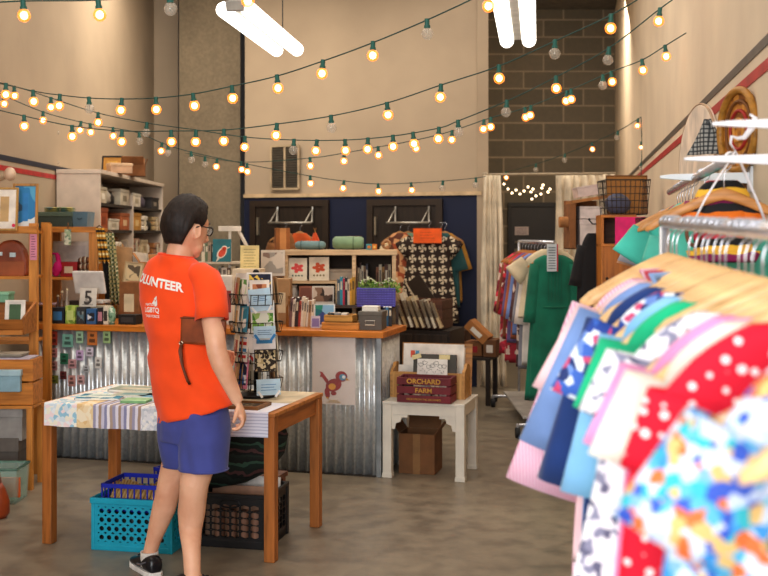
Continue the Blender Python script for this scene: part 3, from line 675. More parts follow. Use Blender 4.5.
def bagpaper(label, px0, y0, px1, y1, Y, mat, zb=None, rz=0, d=.12, mark=None):
    x, z, w, h = pxb(px0, y0, px1, y1, Y)
    if zb is not None: h = z+h-zb; z = zb
    t = thing('paper_bag', label, 'bag', (x, Y, z), rz); g = G()
    g.rings([[(-w/2, 0, 0), (w/2, 0, 0), (w/2, d, 0), (-w/2, d, 0)], [(-w/2, 0, h*.5), (w/2, 0, h*.5), (w/2*.96, d, h*.5), (-w/2*.96, d, h*.5)], [(-w/2*1.02, d*.3, h), (w/2*.95, d*.34, h*.97), (w/2*.95, d*.5, h*.97), (-w/2, d*.5, h)]]); g.out('bag_body', mat, t, bevel=.002)
    g = G(); g.tube([(-w*.2, d*.4, h*.96), (-w*.17, d*.38, h*1.08), (w*.17, d*.38, h*1.08), (w*.2, d*.4, h*.96)], .003, 6); g.out('handle', plain('c9b48e'), t)
    if mark: g = G(); g.box(-w*.25, w*.25, -.002, .001, h*.15, h*.4); g.out('bag_print', mark, t)
    return t
def vase(label, px0, y0, px1, y1, Y, mat, prof, name='jar', cat='jar', zb=None, capm=None):
    x, z, w, h = pxb(px0, y0, px1, y1, Y)
    if zb is not None: h = z+h-zb; z = zb
    t = thing(name, label, cat, (x, Y, z)); g = G()
    g.rings([g.ring((0, 0, h*q), w/2*r, w/2*r, n=20) for q, r in prof]); g.out('vessel', mat, t, smooth=True)
    g = G(); g.cyl((0, 0), w/2*prof[-1][1]*1.05, h*.9, h, 20); g.out('rim', capm or mat, t, smooth=False)
    return t
JAR = [(0, .8), (.08, 1), (.6, 1), (.8, .75), (.9, .6), (1, .62)]
def books(region, n, px0, px1, y0, y1, Y, zb, hexes, names, d=.16, lean=0, where='', jit=.03):
    """a row of upright books, each its own thing"""
    s = Y/F; x = X(px0, Y); tot = (px1-px0)*s; ws = [random.uniform(.7, 1.3) for _ in range(n)]; k = tot/sum(ws)
    for i in range(n):
        w_ = ws[i]*k*.96; h = (Z(y0, Y)-zb)*random.uniform(.86, 1)
        t = thing('book', '%s book, %s from left %s' % (names[i % len(names)], ORD[i], where), 'book', (x+w_/2, Y+random.uniform(0, jit), zb), rot=(0, lean, 0), group=region)
        g = G(); g.box(-w_/2+.002, w_/2-.002, .004, d, .003, h-.003); g.out('pages', PAPER, t)
        g = G(); g.box(-w_/2, w_/2, 0, .003, 0, h); g.box(-w_/2, -w_/2+.002, .003, d, 0, h); g.box(w_/2-.002, w_/2, .003, d, 0, h); g.out('cover', plain(hexes[i % len(hexes)]), t)
        g = G(); g.box(-w_*.28, w_*.28, -.0008, 0, h*.55, h*.85); g.out('spine_title', plain(shade(hexes[i % len(hexes)], .55) if int(hexes[i % len(hexes)][:2], 16) > 120 else 'd8cfb8'), t)
        x += ws[i]*k

# ------------------------------------------------------------ white bookcase along the left wall
SX0, SX1, SY0, SY1, SH = LX+.01, -2.40, 9.3, 11.95, 2.14
WSH = plain('d8c8b8', .6, 0, .05)
t = thing('white_bookcase', 'tall white bookcase along the left wall crowded with craft supplies', 'bookcase', (SX0, SY0, 0)); W_, D_ = SX1-SX0, SY1-SY0
levels = [.12, .52, .88, 1.16, 1.42, 1.665, 1.895]
for y in (0, D_): g = G(); yy = 0 if y == 0 else D_-.03; g.box(0, W_, yy, yy+.03, 0, SH); g.out('side_panel', WSH, t, bevel=.003)
g = G(); g.box(0, W_+.01, -.01, D_+.01, SH, SH+.035); g.out('top_panel', WSH, t, bevel=.003)
g = G(); g.box(0, .01, .03, D_-.03, 0, SH); g.out('back_panel', plain('6e5f4e', .8), t)
g = G(); g.box(.01, W_, D_*.46, D_*.46+.03, .0, 2.0); g.out('divider', WSH, t, bevel=.003)
for z in levels:
    g = G(); g.box(.01, W_-.01, .03, D_-.03, z-.025, z); g.out('shelf', plain('3b3229', .7) if z > 1.6 else WSH, t)
# goods in it; (y start, width, height, kind, colour, label)
def in_case(z, items, xf=SX1-.02):
    for y, w_, h, kind, hx, lab, *mk in items:
        if kind == 'box':
            t = thing('storage_box', lab, 'box', (xf-.27, SY0+y, z)); g = G(); g.box(0, .27, 0, w_, 0, h*.8); g.out('box_body', plain(hx, .7), t, bevel=.004)
            g = G(); g.box(-.004, .274, -.004, w_+.004, h*.8, h); g.out('lid', plain(shade(hx, .9), .7), t, bevel=.003)
            g = G(); g.box(.27, .272, w_*.3, w_*.7, h*.25, h*.6); g.out('box_label', plain(mk[0] if mk else 'e8e0d0'), t)
        elif kind == 'bag':
            t = thing('stuffed_bag', lab, 'bag', (xf-.14, SY0+y+w_/2, z)); g = G()
            g.rings([g.ring((0, 0, h*q), .12*r, w_/2*r, n=22, rip=.07, k=5, ph=q*4+y) for q, r in ((0, .8), (.15, 1), (.5, 1.02), (.75, .8), (.88, .35), (1, .5))]); g.out('bag_body', plain(hx, .5, 0, .2), t, smooth=True)
            g = G(); g.cyl((0, 0), .05, h*.85, h*.89, 14); g.out('tie', plain(mk[0] if mk else '8a7a66'), t)
        elif kind == 'jar':
            t = thing('jar', lab, 'jar', (xf-.1, SY0+y+w_/2, z)); g = G(); g.rings([g.ring((0, 0, h*q), w_/2*r, w_/2*r, n=18) for q, r in JAR]); g.out('vessel', plain(hx, .3), t, smooth=True)
            g = G(); g.cyl((0, 0), w_*.36, h*.9, h*1.02, 18); g.out('lid', plain(mk[0] if mk else '4a4038'), t)
        elif kind == 'cloth':
            t = thing('folded_cloth', lab, 'fabric', (xf-.13, SY0+y+w_/2, z)); n_ = max(2, int(h/.045))
            g = G()
            for i in range(n_): g.box(-.12, .125+random.uniform(-.01, .01), -w_/2, w_/2, i*h/n_+.002, (i+1)*h/n_-.002)
            g.out('folds', fabric(hx), t, bevel=.012)
            g = G(); g.box(.127, .138, -.02, .02, 0, h*.9); g.out('paper_band', plain(mk[0] if mk else 'd8cdb4'), t)
in_case(levels[6], [(.06, .24, .14, 'box', 'c9bda6', 'white labelled box at the near end of the bookcase top shelf', 'efe9dc'), (.33, .3, .17, 'bag', 'b9b2a6', 'crumpled grey plastic bag on the bookcase top shelf', '77705f'), (.66, .12, .12, 'jar', '2c2a2c', 'black jar beside the plastic bag on the bookcase top shelf'), (.8, .34, .15, 'box', 'cfc5b2', 'cream box before the divider on the bookcase top shelf', '8a7f6a'),
    (1.3, .34, .13, 'box', 'e0d8c8', 'pale box just past the divider on the bookcase top shelf', 'b5a88e'), (1.7, .4, .15, 'bag', '5d5664', 'dark purple bag towards the far end of the top shelf', '3a3440'), (2.15, .36, .12, 'box', '3f3a3a', 'black box at the far end of the bookcase top shelf', '9a8f80')])
in_case(levels[5], [(.06, .28, .19, 'box', 'a8552c', 'rust-brown box at the near end of the second shelf', '8a3f1c'), (.37, .38, .10, 'box', 'd9cfbd', 'wide white box on the second bookcase shelf', 'b9ad96'), (.8, .35, .16, 'box', 'b3663a', 'terracotta box before the divider on the second shelf', 'e6c59a'),
    (1.3, .36, .17, 'box', 'c79245', 'mustard cardboard box past the divider on the second shelf', 'e6c58a'), (1.7, .26, .15, 'cloth', 'd7cdbc', 'stack of folded ivory cloth on the second shelf'), (2.02, .2, .13, 'jar', '2a2a26', 'black canister on the second bookcase shelf'), (2.26, .3, .15, 'cloth', 'b59a6c', 'stack of folded tan cloth at the far end of the second shelf')])
in_case(levels[4], [(.05, .2, .18, 'cloth', '6fa58c', 'folded seafoam cloth stack on the third bookcase shelf', 'c9e0d0'), (.28, .3, .17, 'bag', 'b04a3c', 'red and white bag of scraps on the third shelf', 'e8e0d8'), (.6, .25, .14, 'cloth', 'e0d6c4', 'folded cream cloth stack on the third shelf'), (.88, .3, .18, 'bag', 'a87c4c', 'tan paper-brown bag by the divider on the third shelf'),
    (1.3, .3, .17, 'cloth', '8c5a34', 'brown folded cloth stack past the divider on the third shelf'), (1.65, .3, .15, 'box', 'cbb896', 'sand-coloured box on the third bookcase shelf', '9c855f'), (2.0, .26, .16, 'bag', 'dcd2c2', 'ivory bag on the third bookcase shelf'), (2.3, .3, .12, 'cloth', '9c6a3c', 'caramel folded cloth at the far end of the third shelf')])
in_case(levels[3], [(.06, .3, .15, 'box', '3a332c', 'dark box at the near end of the fourth shelf', '7a6a58'), (.4, .3, .19, 'bag', 'c99a5c', 'honey-brown bag on the fourth bookcase shelf'), (.75, .35, .14, 'box', 'd3c8b4', 'off-white box on the fourth bookcase shelf', '5a5044'), (1.3, .4, .15, 'cloth', 'a33c2c', 'brick red folded cloth on the fourth bookcase shelf'), (1.8, .3, .18, 'bag', '6d5b46', 'dark tan bag on the fourth bookcase shelf'), (2.2, .35, .12, 'box', 'b08a5a', 'kraft box on the fourth bookcase shelf', 'e0cfa8')])
in_case(levels[2], [(.1, .4, .2, 'box', '5a4a3a', 'brown crate-like box on the fifth bookcase shelf', 'c9b48e'), (.6, .4, .2, 'bag', '2f2c2a', 'black bag on the fifth bookcase shelf'), (1.3, .5, .18, 'cloth', '7a8a8c', 'blue-grey folded cloth on the fifth bookcase shelf')])
# on top of it
carton('open cardboard box with fabric scraps on top of the white bookcase', 112, 165, 131, 176, 10.4, .22, CARD2, rz=rad(-80), zb=SH+.036, flaps=True)
carton('pale shoe box on top of the white bookcase beside the open box', 101, 163, 116, 174, 9.9, .2, plain('cfa98a'), rz=rad(-60), zb=SH+.036, lid=plain('d8b896'))
picture('small black-framed picture leaning above the shoe box on the bookcase', 101, 155, 122, 170, 10.5, BLACKM, plain('c08a3a'), plain('d8a850'), SH+.036, lean=-.2)

# ------------------------------------------------------------ tall pine shelving at the left edge
UY = 7.45; UD = .34; VY = 8.72
t = thing('pine_shelving', 'tall pine shelving unit with upright posts at the left edge', 'shelving', (0, UY, 0)); PN = wood('c07f33', 'a2641f', 0); PNZ = wood('c8873a', 'a96a24', 2)
for px, y in ((33, 0), (33, UD-.04)):
    x = X(px, UY); top = 1.70
    g = G(); g.box(x-.029, x+.029, y, y+.035, 0, top); g.out('post', PNZ, t, bevel=.003)
for z in (.08, .46, .90, 1.34, 1.65):
    g = G(); g.box(LX+.02, X(29, UY), .005, UD, z-.02, z); g.out('shelf', PN, t, bevel=.002)
g = G(); g.box(LX+.02, X(37, UY), -.012, .005, 1.635, 1.68); g.out('front_rail', PN, t, bevel=.002)
TOPZ = 1.65
t = thing('pine_shelving', 'second pine shelving unit standing behind the counter with boxes on top', 'shelving', (0, VY, 0))
for px, y in ((45, 0), (45, UD-.04), (93, 0), (93, UD-.04)):
    x = X(px, VY); top = 1.72 if px < 80 else 1.66
    g = G(); g.box(x-.034, x+.034, y, y+.035, 0, top); g.out('post', PNZ, t, bevel=.003)
for z in (.5, .95, 1.285, 1.675):
    g = G(); g.box(X(45, VY), X(97, VY), .005, UD, z-.022, z); g.out('shelf', PN, t, bevel=.002)
g = G(); g.box(X(42, VY), X(97, VY), -.012, .005, 1.64, 1.685); g.out('front_rail', PN, t, bevel=.002)
picture('gold-framed picture of a blue sky scene on the pine shelving top', 12, 183, 37, 219, 7.52, wood('a8793a', '7c5626', 2), blotch(['2f7fb5', '5aa3c9', 'd8dfe0', '2f7fb5', '35506a', 'c08a8a'], 9, seed=3), plain('2b80bf'), TOPZ, .018, rz=rad(6), mw=.28)
tt = picture('white-matted drawing with a red dot in front on the pine shelving top', -10, 187, 17, 218, 7.40, wood('b08a4c', '8c6630', 2), plain('e9e2d8'), plain('c9a878'), TOPZ, .014, mw=.26)
g = G(); g.tube([(.065, .002, .035), (.065, .005, .035)], .012, 16); g.out('price_dot', plain('e0305a'), tt)
tt = thing('wall_light', 'round white ball-shaped lamp on the left wall above the pictures', 'lamp', (X(10, 7.9), 7.9, Z(174, 7.9)))
g = G(); g.ell((0, 0, 0), (.042, .042, .05)); g.out('globe', plain('cbb49c', .4), tt, smooth=True); g = G(); g.tube([(-.03, 0, -.02), (LX+.0-X(10, 7.9), 0, -.05)], .012, 8); g.out('arm', plain('9a866c'), tt)
TR = 1.676
carton('green-grey storage box with a lid on top of the pine shelving', 38, 212, 72, 228, 8.76, .26, plain('3c4a44', .6), zb=TR, lid=plain('586a5c', .6), name='storage_box')
bundle('folded green and blue printed cloths lying on the storage box', 42, 207, 70, 212, 8.8, blotch(['6f8a60', '4f7a8a', 'b9b06a', '8a9a7a'], 14, seed=3), zb=Z(212, 8.76)+.002, d=.2, name='cloth_stack')
tt = thing('fabric_bin', 'slate blue square fabric bin on the pine shelving top', 'bin', (X(80, 8.78), 8.78, TR)); w_ = 16*8.78/F
g = G(); g.rings([[(-w_*.42, 0, 0), (w_*.42, 0, 0), (w_*.42, .2, 0), (-w_*.42, .2, 0)], [(-w_/2, -.01, .13), (w_/2, -.01, .13), (w_/2, .21, .13), (-w_/2, .21, .13)], [(-w_/2+.006, -.004, .13), (w_/2-.006, -.004, .13), (w_/2-.006, .204, .13), (-w_/2+.006, .204, .13)], [(-w_*.4, .01, .02), (w_*.4, .01, .02), (w_*.4, .19, .02), (-w_*.4, .19, .02)]]); g.out('bin_body', fabric('5b7787'), tt)
g = G(); g.tube([(-.02, -.012, .08), (0, -.022, .07), (.02, -.012, .08)], .004, 6); g.out('handle', plain('3c5360'), tt)
tt = thing('hanging_tag', 'pale green patterned gift tag hanging from the pine shelf edge', 'tag', (X(67.5, 8.69), 8.695, Z(245, 8.69)))
g = G(); g.box(-.026, .026, 0, .004, 0, .125); g.out('tag_card', blotch(['a9bfa0', 'd8dccb', '7f9a86'], 60, seed=2), tt); g = G(); g.tube([(0, .002, .12), (.004, .0, .16), (0, .01, .175)], .004, 6); g.out('cord', plain('8a5a34'), tt)
tt = thing('paper_sign', 'pink handwritten paper strip pinned to the pine post', 'sign', (X(33.5, 7.44), 7.436, Z(260, 7.44)))
g = G(); g.box(-.024, .024, 0, .002, 0, .175); g.out('sheet', plain('d890a8'), tt); g = G()
for k in range(9): g.box(-.015, .015-.004*(k % 3), -.0006, 0, .02+k*.017, .025+k*.017)
g.out('handwriting', plain('8a4a6a'), tt)
# second shelf
tt = thing('leather_bag', 'rounded brown leather bag with tags on the pine shelf', 'bag', (X(10, 7.5), 7.55, 1.34))
g = G(); pr = [(-.13, 0), (.115, 0), (.112, .10), (.09, .18), (.05, .235), (0, .25), (-.06, .235), (-.11, .18)]; g.poly(pr, -.05, .05); g.out('bag_body', plain('8a3f1c', .45, 0, .2), tt, bevel=.02)
g = G(); g.box(-.12, .10, -.056, -.05, .0, .1); g.out('front_pocket', plain('9c5228', .45), tt, bevel=.004)
g = G(); g.box(.0, .04, -.058, -.052, .13, .16); g.box(-.09, -.05, -.058, -.052, .14, .165); g.out('tag', plain('cfe0e4'), tt)
tt = thing('stuffed_toy', 'bright magenta stuffed toy with a long neck on the pine shelf', 'toy', (X(56, 8.8), 8.8, 1.286))
g = G(); g.ell((0, 0, .05), (.035, .03, .05)); g.ell((.015, -.01, .075), (.035, .03, .05)); g.tube([(.01, 0, .06), (.022, 0, .12), (.012, 0, .17), (0.0, 0, .19)], [.028, .02, .02, .014], 12); g.out('toy_body', plain('d81b84', .8), tt, smooth=True, remesh=.005)
g = G(); g.ell((-.012, -.02, .185), (.018, .01, .009)); g.ell((-.02, -.03, .04), (.02, .012, .01)); g.out('toy_snout', plain('b8156e', .8), tt, smooth=True)
picture('white board with a red corner print standing on the second pine shelf', 52, 241, 89, 270, 8.96, plain('d9d2c6'), plain('e3dcd2'), plain('d6d0cb'), 1.286, .012, mw=.08)
carton('flat red box in front of the white board on the pine shelf', 60, 262, 77, 271, 8.8, .12, plain('a3161c', .5), zb=1.286, mark=plain('d8c8b0'))
bundle('rolled striped cloth next to the red box on the pine shelf', 77, 257, 88, 270, 8.8, stripes(['8a5a3a', 'e0d6c0', '5a3a2a'], 0, 30), zb=1.286, d=.12, name='cloth_roll')
# box behind lower parts
tt = thing('display_bin', 'tilted pine display bin at the left edge of the shelving', 'bin', (X(-2, 7.2), 7.18, .97), 0)
w_ = 54*7.2/F
g = G(); g.rings([[(-w_/2, 0, 0), (w_/2, 0, 0), (w_/2, .26, 0), (-w_/2, .26, 0)], [(-w_/2, -.03, .10), (w_/2, -.03, .10), (w_/2, .26, .2), (-w_/2, .26, .2)], [(-w_/2+.015, -.015, .10), (w_/2-.015, -.015, .10), (w_/2-.015, .245, .2), (-w_/2+.015, .245, .2)], [(-w_/2+.015, .015, .015), (w_/2-.015, .015, .015), (w_/2-.015, .245, .015), (-w_/2+.015, .245, .015)]]); g.out('bin_body', wood('a4682c', '7c4a1a', 0), tt)
g = G(); g.box(-w_/2, w_/2, -.035, -.025, .0, .03); g.out('front_lip', wood('b5762f', '8c5620', 0), tt)
picture('small white-framed green picture standing in the pine display bin', 4, 300, 24, 320, 7.22, plain('ece7df'), plain('ece7df'), plain('4a6a4a'), 1.0, .012, lean=-.12, mw=.12)
tt = carton('mint green folded card box behind the display bin', -12, 291, 8, 300, 7.5, .12, plain('7fb394'), zb=1.17, name='gift_box', lid=plain('8fc2a4')); tt.location.z = 1.17
tt.location = (X(-2, 7.34), 7.34, 1.17)
# pine crate with blue bin, boxes underneath
def slat_crate(name, label, cat, loc, rz, w_, d_, h, nsl, mat, th=.014, post=True, gap=.25):
    t = thing(name, label, cat, loc, rz); sh = h/nsl
    for i in range(nsl):
        z0 = i*sh+.002; z1 = (i+1)*sh-sh*gap*.5
        g = G(); g.box(-w_/2, w_/2, -d_/2, -d_/2+th, z0, z1); g.out('front_slat', mat, t, bevel=.002)
    g = G()
    for i in range(nsl):
        z0 = i*sh+.002; z1 = (i+1)*sh-sh*gap*.5; g.box(-w_/2, w_/2, d_/2-th, d_/2, z0, z1)
        for s in (-1, 1): g.box(s*w_/2-(th if s > 0 else 0), s*w_/2+(th if s < 0 else 0), -d_/2+th, d_/2-th, z0, z1)
    g.out('crate_sides', mat, t)
    for s in (-1, 1):
        for q in (-1, 1): g = G(); g.cb((s*(w_/2-th*1.6), q*(d_/2-th*1.6), h/2-.005), (th*1.4, th*1.4, h-.01)); g.out('corner_post', mat, t)
    g = G(); g.box(-w_/2+th, w_/2-th, -d_/2+th, d_/2-th, 0, th); g.out('crate_floor', mat, t); return t
cx = X(3, 7.05); slat_crate('slatted_crate', 'orange pine slatted crate jutting from the left shelving', 'crate', (cx, 7.09, Z(405, 7.0)), 0, 66*7/F, .20, 47*7/F, 2, wood('c27c2c', 'a5641e', 0), gap=.12)
tt = carton('light blue plastic bin hooked on the front of the pine crate', -10, 370, 20, 392, 6.948, .036, plain('8fb2c2', .4), name='plastic_bin', cat='bin', lid=plain('a9c6d2', .4))
tt = carton('lilac grey lidded box on top of the pine crate', -20, 358, 29, 369, 7.0, .18, plain('c3bccb', .6), zb=Z(369, 7.0)+.003, lid=plain('b5aebd'), name='gift_box')
tt = carton('thin grey-beige folder box topmost on the crate stack at left', -20, 354, 21, 358, 7.02, .16, plain('9a9184', .7), zb=Z(358, 7.0)+.005, lid=plain('a8a092'), name='file_box')
g = G(); tt = thing('shelf_board', 'low pine stand under the slatted crate at the left edge', 'stand', (cx, 7.09, 0)); zt = Z(405, 7.0)-.002
g.box(-.25, .21, -.11, .15, zt-.02, zt); g.out('board', PN, tt)
for x_ in (-.22, .19):
    for y_ in (-.09, .13): g = G(); g.box(x_-.018, x_+.018, y_-.018, y_+.018, 0, zt-.02); g.out('leg', PNZ, tt)
tt = carton('grey-white cardboard box on the floor under the pine stand', -14, 408, 22, 438, 7.05, .2, plain('9d9a98', .7), zb=.3, name='file_box', lid=plain('a9a6a4')); tt['label'] = 'grey-white file box stacked under the pine stand at left'
carton('dark grey box on the floor beneath the grey-white file box', -14, 438, 18, 470, 7.05, .2, plain('5a5450', .8), zb=.0, lid=plain('67605a'), name='file_box').location.z = 0
# translucent tote with orange sleeve
tt = thing('plastic_tote', 'clear green-tinted plastic tote with an orange sheet inside on the floor', 'tote', (X(11, 6.9), 6.72, 0)); w_, h_ = .27, .21
def tub(g, w_, d_, h, t_=.004, fl=.92):
    g.rings([[(sx*w_/2*k, sy*d_/2*k, z) for sx, sy in ((-1, -1), (1, -1), (1, 1), (-1, 1))] for k, z in ((fl, 0), (1, h), (1-2*t_/w_*1.5, h), (fl-2*t_/w_*1.5, t_))])
g = G(); tub(g, w_, .24, h_); g.out('tub', glassy('bcd8cc', .35, .2), tt)
g = G()
for a in (0, 1): g.tube([(-w_/2, -.12, h_), (w_/2, -.12, h_), (w_/2, .12, h_), (-w_/2, .12, h_)], .008, 6, closed=True)
g.out('rim', plain('8fb8a8', .3), tt)
g = G(); g.box(-.12, .1, -.1, .1, .004, .02); g.out('tub_base', plain('7fa898', .4), tt)
tt = thing('envelope_pack', 'orange envelope pack standing inside the clear tote', 'envelope', (X(7, 6.7), 6.66, .03)); g = G(); g.box(-.09, .09, 0, .02, 0, .12); g.out('envelope', plain('e0641c'), tt, bevel=.002); g = G(); g.rings([[(-.09, -.001, .12), (.09, -.001, .12), (0, -.001, .07)], [(-.09, -.0005, .12), (.09, -.0005, .12), (0, -.0005, .07)]]); g.out('envelope_flap', plain('c9551a'), tt)
tt = thing('handbag', 'rust leather handbag on the floor at the left frame edge', 'bag', (X(-8, 6.3), 6.3, 0)); g = G(); g.rings([g.ring((0, 0, z), a, b, n=20) for z, a, b in ((0, .08, .05), (.03, .1, .07), (.1, .1, .06), (.17, .075, .04), (.2, .06, .015))]); g.out('bag_body', plain('8f3c16', .4, 0, .2), tt, smooth=True)
g = G(); g.tube([(-.05, 0, .19), (-.04, 0, .27), (.04, 0, .27), (.05, 0, .19)], .006, 8); g.out('handle', plain('6a2a10', .4), tt)
# side garments hanging off the shelving end
def hang_sheet(name, label, cat, px0, px1, y0, y1, Y, mat, slant=0, n=3, rz=0, d=.03):
    w_ = (px1-px0)*Y/F; h = (y1-y0)*Y/F; t = thing(name, label, cat, (X((px0+px1)/2, Y), Y, Z(y1, Y)), rz)
    g = G(); g.sheet(26, 20, lambda u, v: ((u-.5)*w_*(1-.25*v)+slant*(1-v), d*math.sin(2*pi*n*u+2*v)*(1.1-.8*v), h*v-.012*math.cos(4*pi*u)*(1-v))); g.out('cloth', mat, t, smooth=True, solid=.004)
    g = G(); g.tube([(-w_*.3, 0, h), (0, 0, h+.02), (w_*.3, 0, h)], .006, 8); g.out('hem_loop', plain('6a5440'), t); return t
hang_sheet('scarf', 'black scarf hanging at the end of the pine shelving', 'scarf', 98, 109, 236, 303, 8.68, fabric('1f1b1a'), .06)
hang_sheet('scarf', 'yellow-green checked scarf hanging over the shelving corner', 'scarf', 104, 115, 233, 304, 8.62, plaid('b5a878', '5c6a44', 30, 'd8d0b0'), .05)
hang_sheet('scarf', 'burgundy scarf hanging beside the checked scarf', 'scarf', 108, 116, 240, 304, 8.70, fabric('5c2c2c'), .03)
hang_sheet('scarf', 'ochre and black striped scarf draped over the post top', 'scarf', 94, 105, 228, 262, 8.6, stripes(['c9922c', '2a2420', 'c9922c', 'e6d8a8'], 2, 14), .04)
# ------------------------------------------------------------ on the left end of the counter
def onc(px, back): c = cpx(px, back); return CW(c, back)
def cgood(label, px0, px1, h, back, mat, name='card_box', mark=None, d=.08, lid=None):
    c0, c1 = cpx(px0, back), cpx(px1, back); w_ = c1-c0; t = thing(name, label, 'box', CW((c0+c1)/2, back, CH+.001), CYAW)
    g = G(); g.box(-w_/2+.002, w_/2-.002, 0, d, 0, h); g.out('box_body', mat, t, bevel=.002)
    g = G(); g.box(-w_*.34, w_*.34, -.001, 0, h*.2, h*.75); g.out('front_print', mark or plain('e8e4da'), t); return t
cgood('black card box at the left of the counter top row', 45, 51, .11, .0, plain('1c1b1e'), mark=plain('4a4a52'))
cgood('blue and black notecard box on the counter', 51, 64, .115, .0, plain('22262e'), mark=plain('3f7fb5'))
cgood('lime green patterned notecard box on the counter', 65, 75, .13, .0, blotch(['8fb04a', 'b9cf6a', '6f9038'], 30, seed=1), mark=plain('c9dc8a'))
cgood('dark grey illustrated card box on the counter', 76, 85, .12, .0, plain('3a3f42'), mark=blotch(['8f9a9a', '3a3f42', '5f7f8a'], 40))
cgood('blue figured card box in the counter row', 86, 96, .11, .0, plain('3a6a9c'), mark=blotch(['d8dfe4', '3a6a9c', '2a2a30'], 40, seed=2))
cgood('black and pink striped card box in the counter row', 97, 103, .12, .0, plain('2a2428'), mark=plain('c48a98'))
cgood('cream card box with dark stripe in the counter row', 103, 108, .13, .0, plain('ddd6c4'), mark=plain('3a3432'))
tt = thing('jar', 'round green patterned tin at the right end of the counter row', 'tin', CW(cpx(112, .03), .03, CH+.001), CYAW); g = G(); g.ell((0, 0, .065), (.028, .028, .065)); g.out('tin_body', blotch(['7fa58a', 'd0dcc8', '4f7a60'], 50), tt, smooth=True); g = G(); g.cyl((0, 0), .02, 0, .012, 16); g.out('tin_base', plain('4f6a58'), tt)
# till screen seen from behind
tt = thing('till_monitor', 'white point-of-sale screen seen from behind on the counter', 'monitor', CW(cpx(91, .2), .2, CH+.001), CYAW); Ym = 8.1; s_ = Ym/F
g = G(); M = Matrix.Translation((0, 0, .21)) @ Matrix.Rotation(rad(16), 4, 'X'); g.box(-.128, .128, -.012, .012, 0, .175, M); g.out('screen_housing', plain('d8d4d0', .35), tt, bevel=.01)
g = G(); g.cyl((0, .02), .085, 0, .012, 28); g.tube([(0, .02, .01), (0, .03, .1), (0, .02, .24)], [.035, .028, .03], 12); g.out('screen_stand', plain('c6c0ba', .4), tt, smooth=False)
g = G(); g.box(-.05, .13, -.06, .06, .14, .165); g.out('card_reader', plain('cfcac4', .4), tt, bevel=.006)
cgood('cream base box supporting the till screen', 88, 107, .13, .09, plain('b9aa90'), mark=plain('8a7c66'), d=.07)
tt = thing('number_card', 'square cream card with an ornate number 5 propped on the counter', 'card', CW(cpx(87.5, .04), .04, CH+.125), 0); tt.rotation_euler = (-.12, 0, CYAW)
g = G(); g.box(-.068, .068, 0, .004, 0, .135); g.out('card_sheet', plain('ddd8ce'), tt)
text('5', .14, plain('4a4644'), tt, (0, -.001, .018), bold=.002)
g = G()
for k in range(5): g.box(-.045, .045, -.0008, 0, .012+k*.0, .015)
for r in (.012, .02, .028): g.tube([(.005+r*math.cos(a), -.001, .05+r*.8*math.sin(a)) for a in [2*pi*i/18 for i in range(18)]], .0012, 4, closed=True)
g.out('scroll_ornament', plain('4a4644'), tt)
tt = thing('open_magazine', 'open purple-brown magazine lying across the left counter end', 'magazine', CW(cpx(46, .2), .2, CH+.12), CYAW); g = G()
for s in (-1, 1): g.sheet(6, 1, lambda u, v, s=s: (s*u*.13, -.09+.18*v, .012*math.sin(pi*u)+.002))
g.out('open_pages', blotch(['8c7a8f', '6a4a4a', 'b9a0a8', '4a3a40'], 14), tt, solid=.003); g = G(); g.box(-.004, .004, -.09, .09, 0, .006); g.out('spine', plain('5a4048'), tt)
cgood('dark wooden stand under the open magazine', 36, 46, .11, .16, plain('5a3a22'), name='stand_box', mark=plain('7a5230'), d=.1)
cgood('small dark speaker box behind the card boxes', 60, 72, .15, .22, plain('241f1d'), name='speaker_box', mark=plain('4a423c'), d=.1)
for i, (px, r, h, hx, lab) in enumerate(((62, .02, .23, '7a5a44', 'brown glass bottle behind the boxes at the till'), (67, .018, .25, '9a8a7a', 'tall clear grey bottle beside the till screen'), (58, .018, .2, '5a3a34', 'dark red bottle left of the till screen'))):
    tt = thing('bottle', lab, 'bottle', CW(cpx(px, .12), .12, CH+.001)); g = G(); g.rings([g.ring((0, 0, h*q), r*k, r*k, n=14) for q, k in ((0, .9), (.03, 1), (.6, 1), (.75, .45), (.95, .4))]); g.out('glass_body', plain(hx, .2), tt, smooth=True); g = G(); g.cyl((0, 0), r*.5, h*.94, h, 12); g.out('cap', plain('d0c0a0'), tt)
# behind the volunteer: wall of goods at the middle left
carton('brown cardboard box on the counter behind the volunteer shoulder', 118, 282, 140, 306, 8.15, .2, CARD2, rz=CYAW, zb=CH+.001, mark=plain('d8c8a8'))
tt = picture('beige framed sketch propped behind the volunteer', 122, 262, 141, 286, 8.35, plain('b59a70'), plain('c9b48c'), blotch(['8a7a5c', 'c9b48c', '5a4c38'], 20), 1.25, .01, mw=.1); tt.rotation_euler.y = .12
carton('tan cardboard box stacked under the beige sketch', 116, 285, 136, 300, 8.3, .22, CARD, rz=CYAW, zb=1.19, lid=plain('9a6a3a')).location = (X(128, 8.42), 8.42, CH+.001)
cgood('black radio box lying near the volunteer on the counter', 118, 136, .07, .05, plain('191818'), name='radio', mark=plain('3a3a3a'), d=.1)
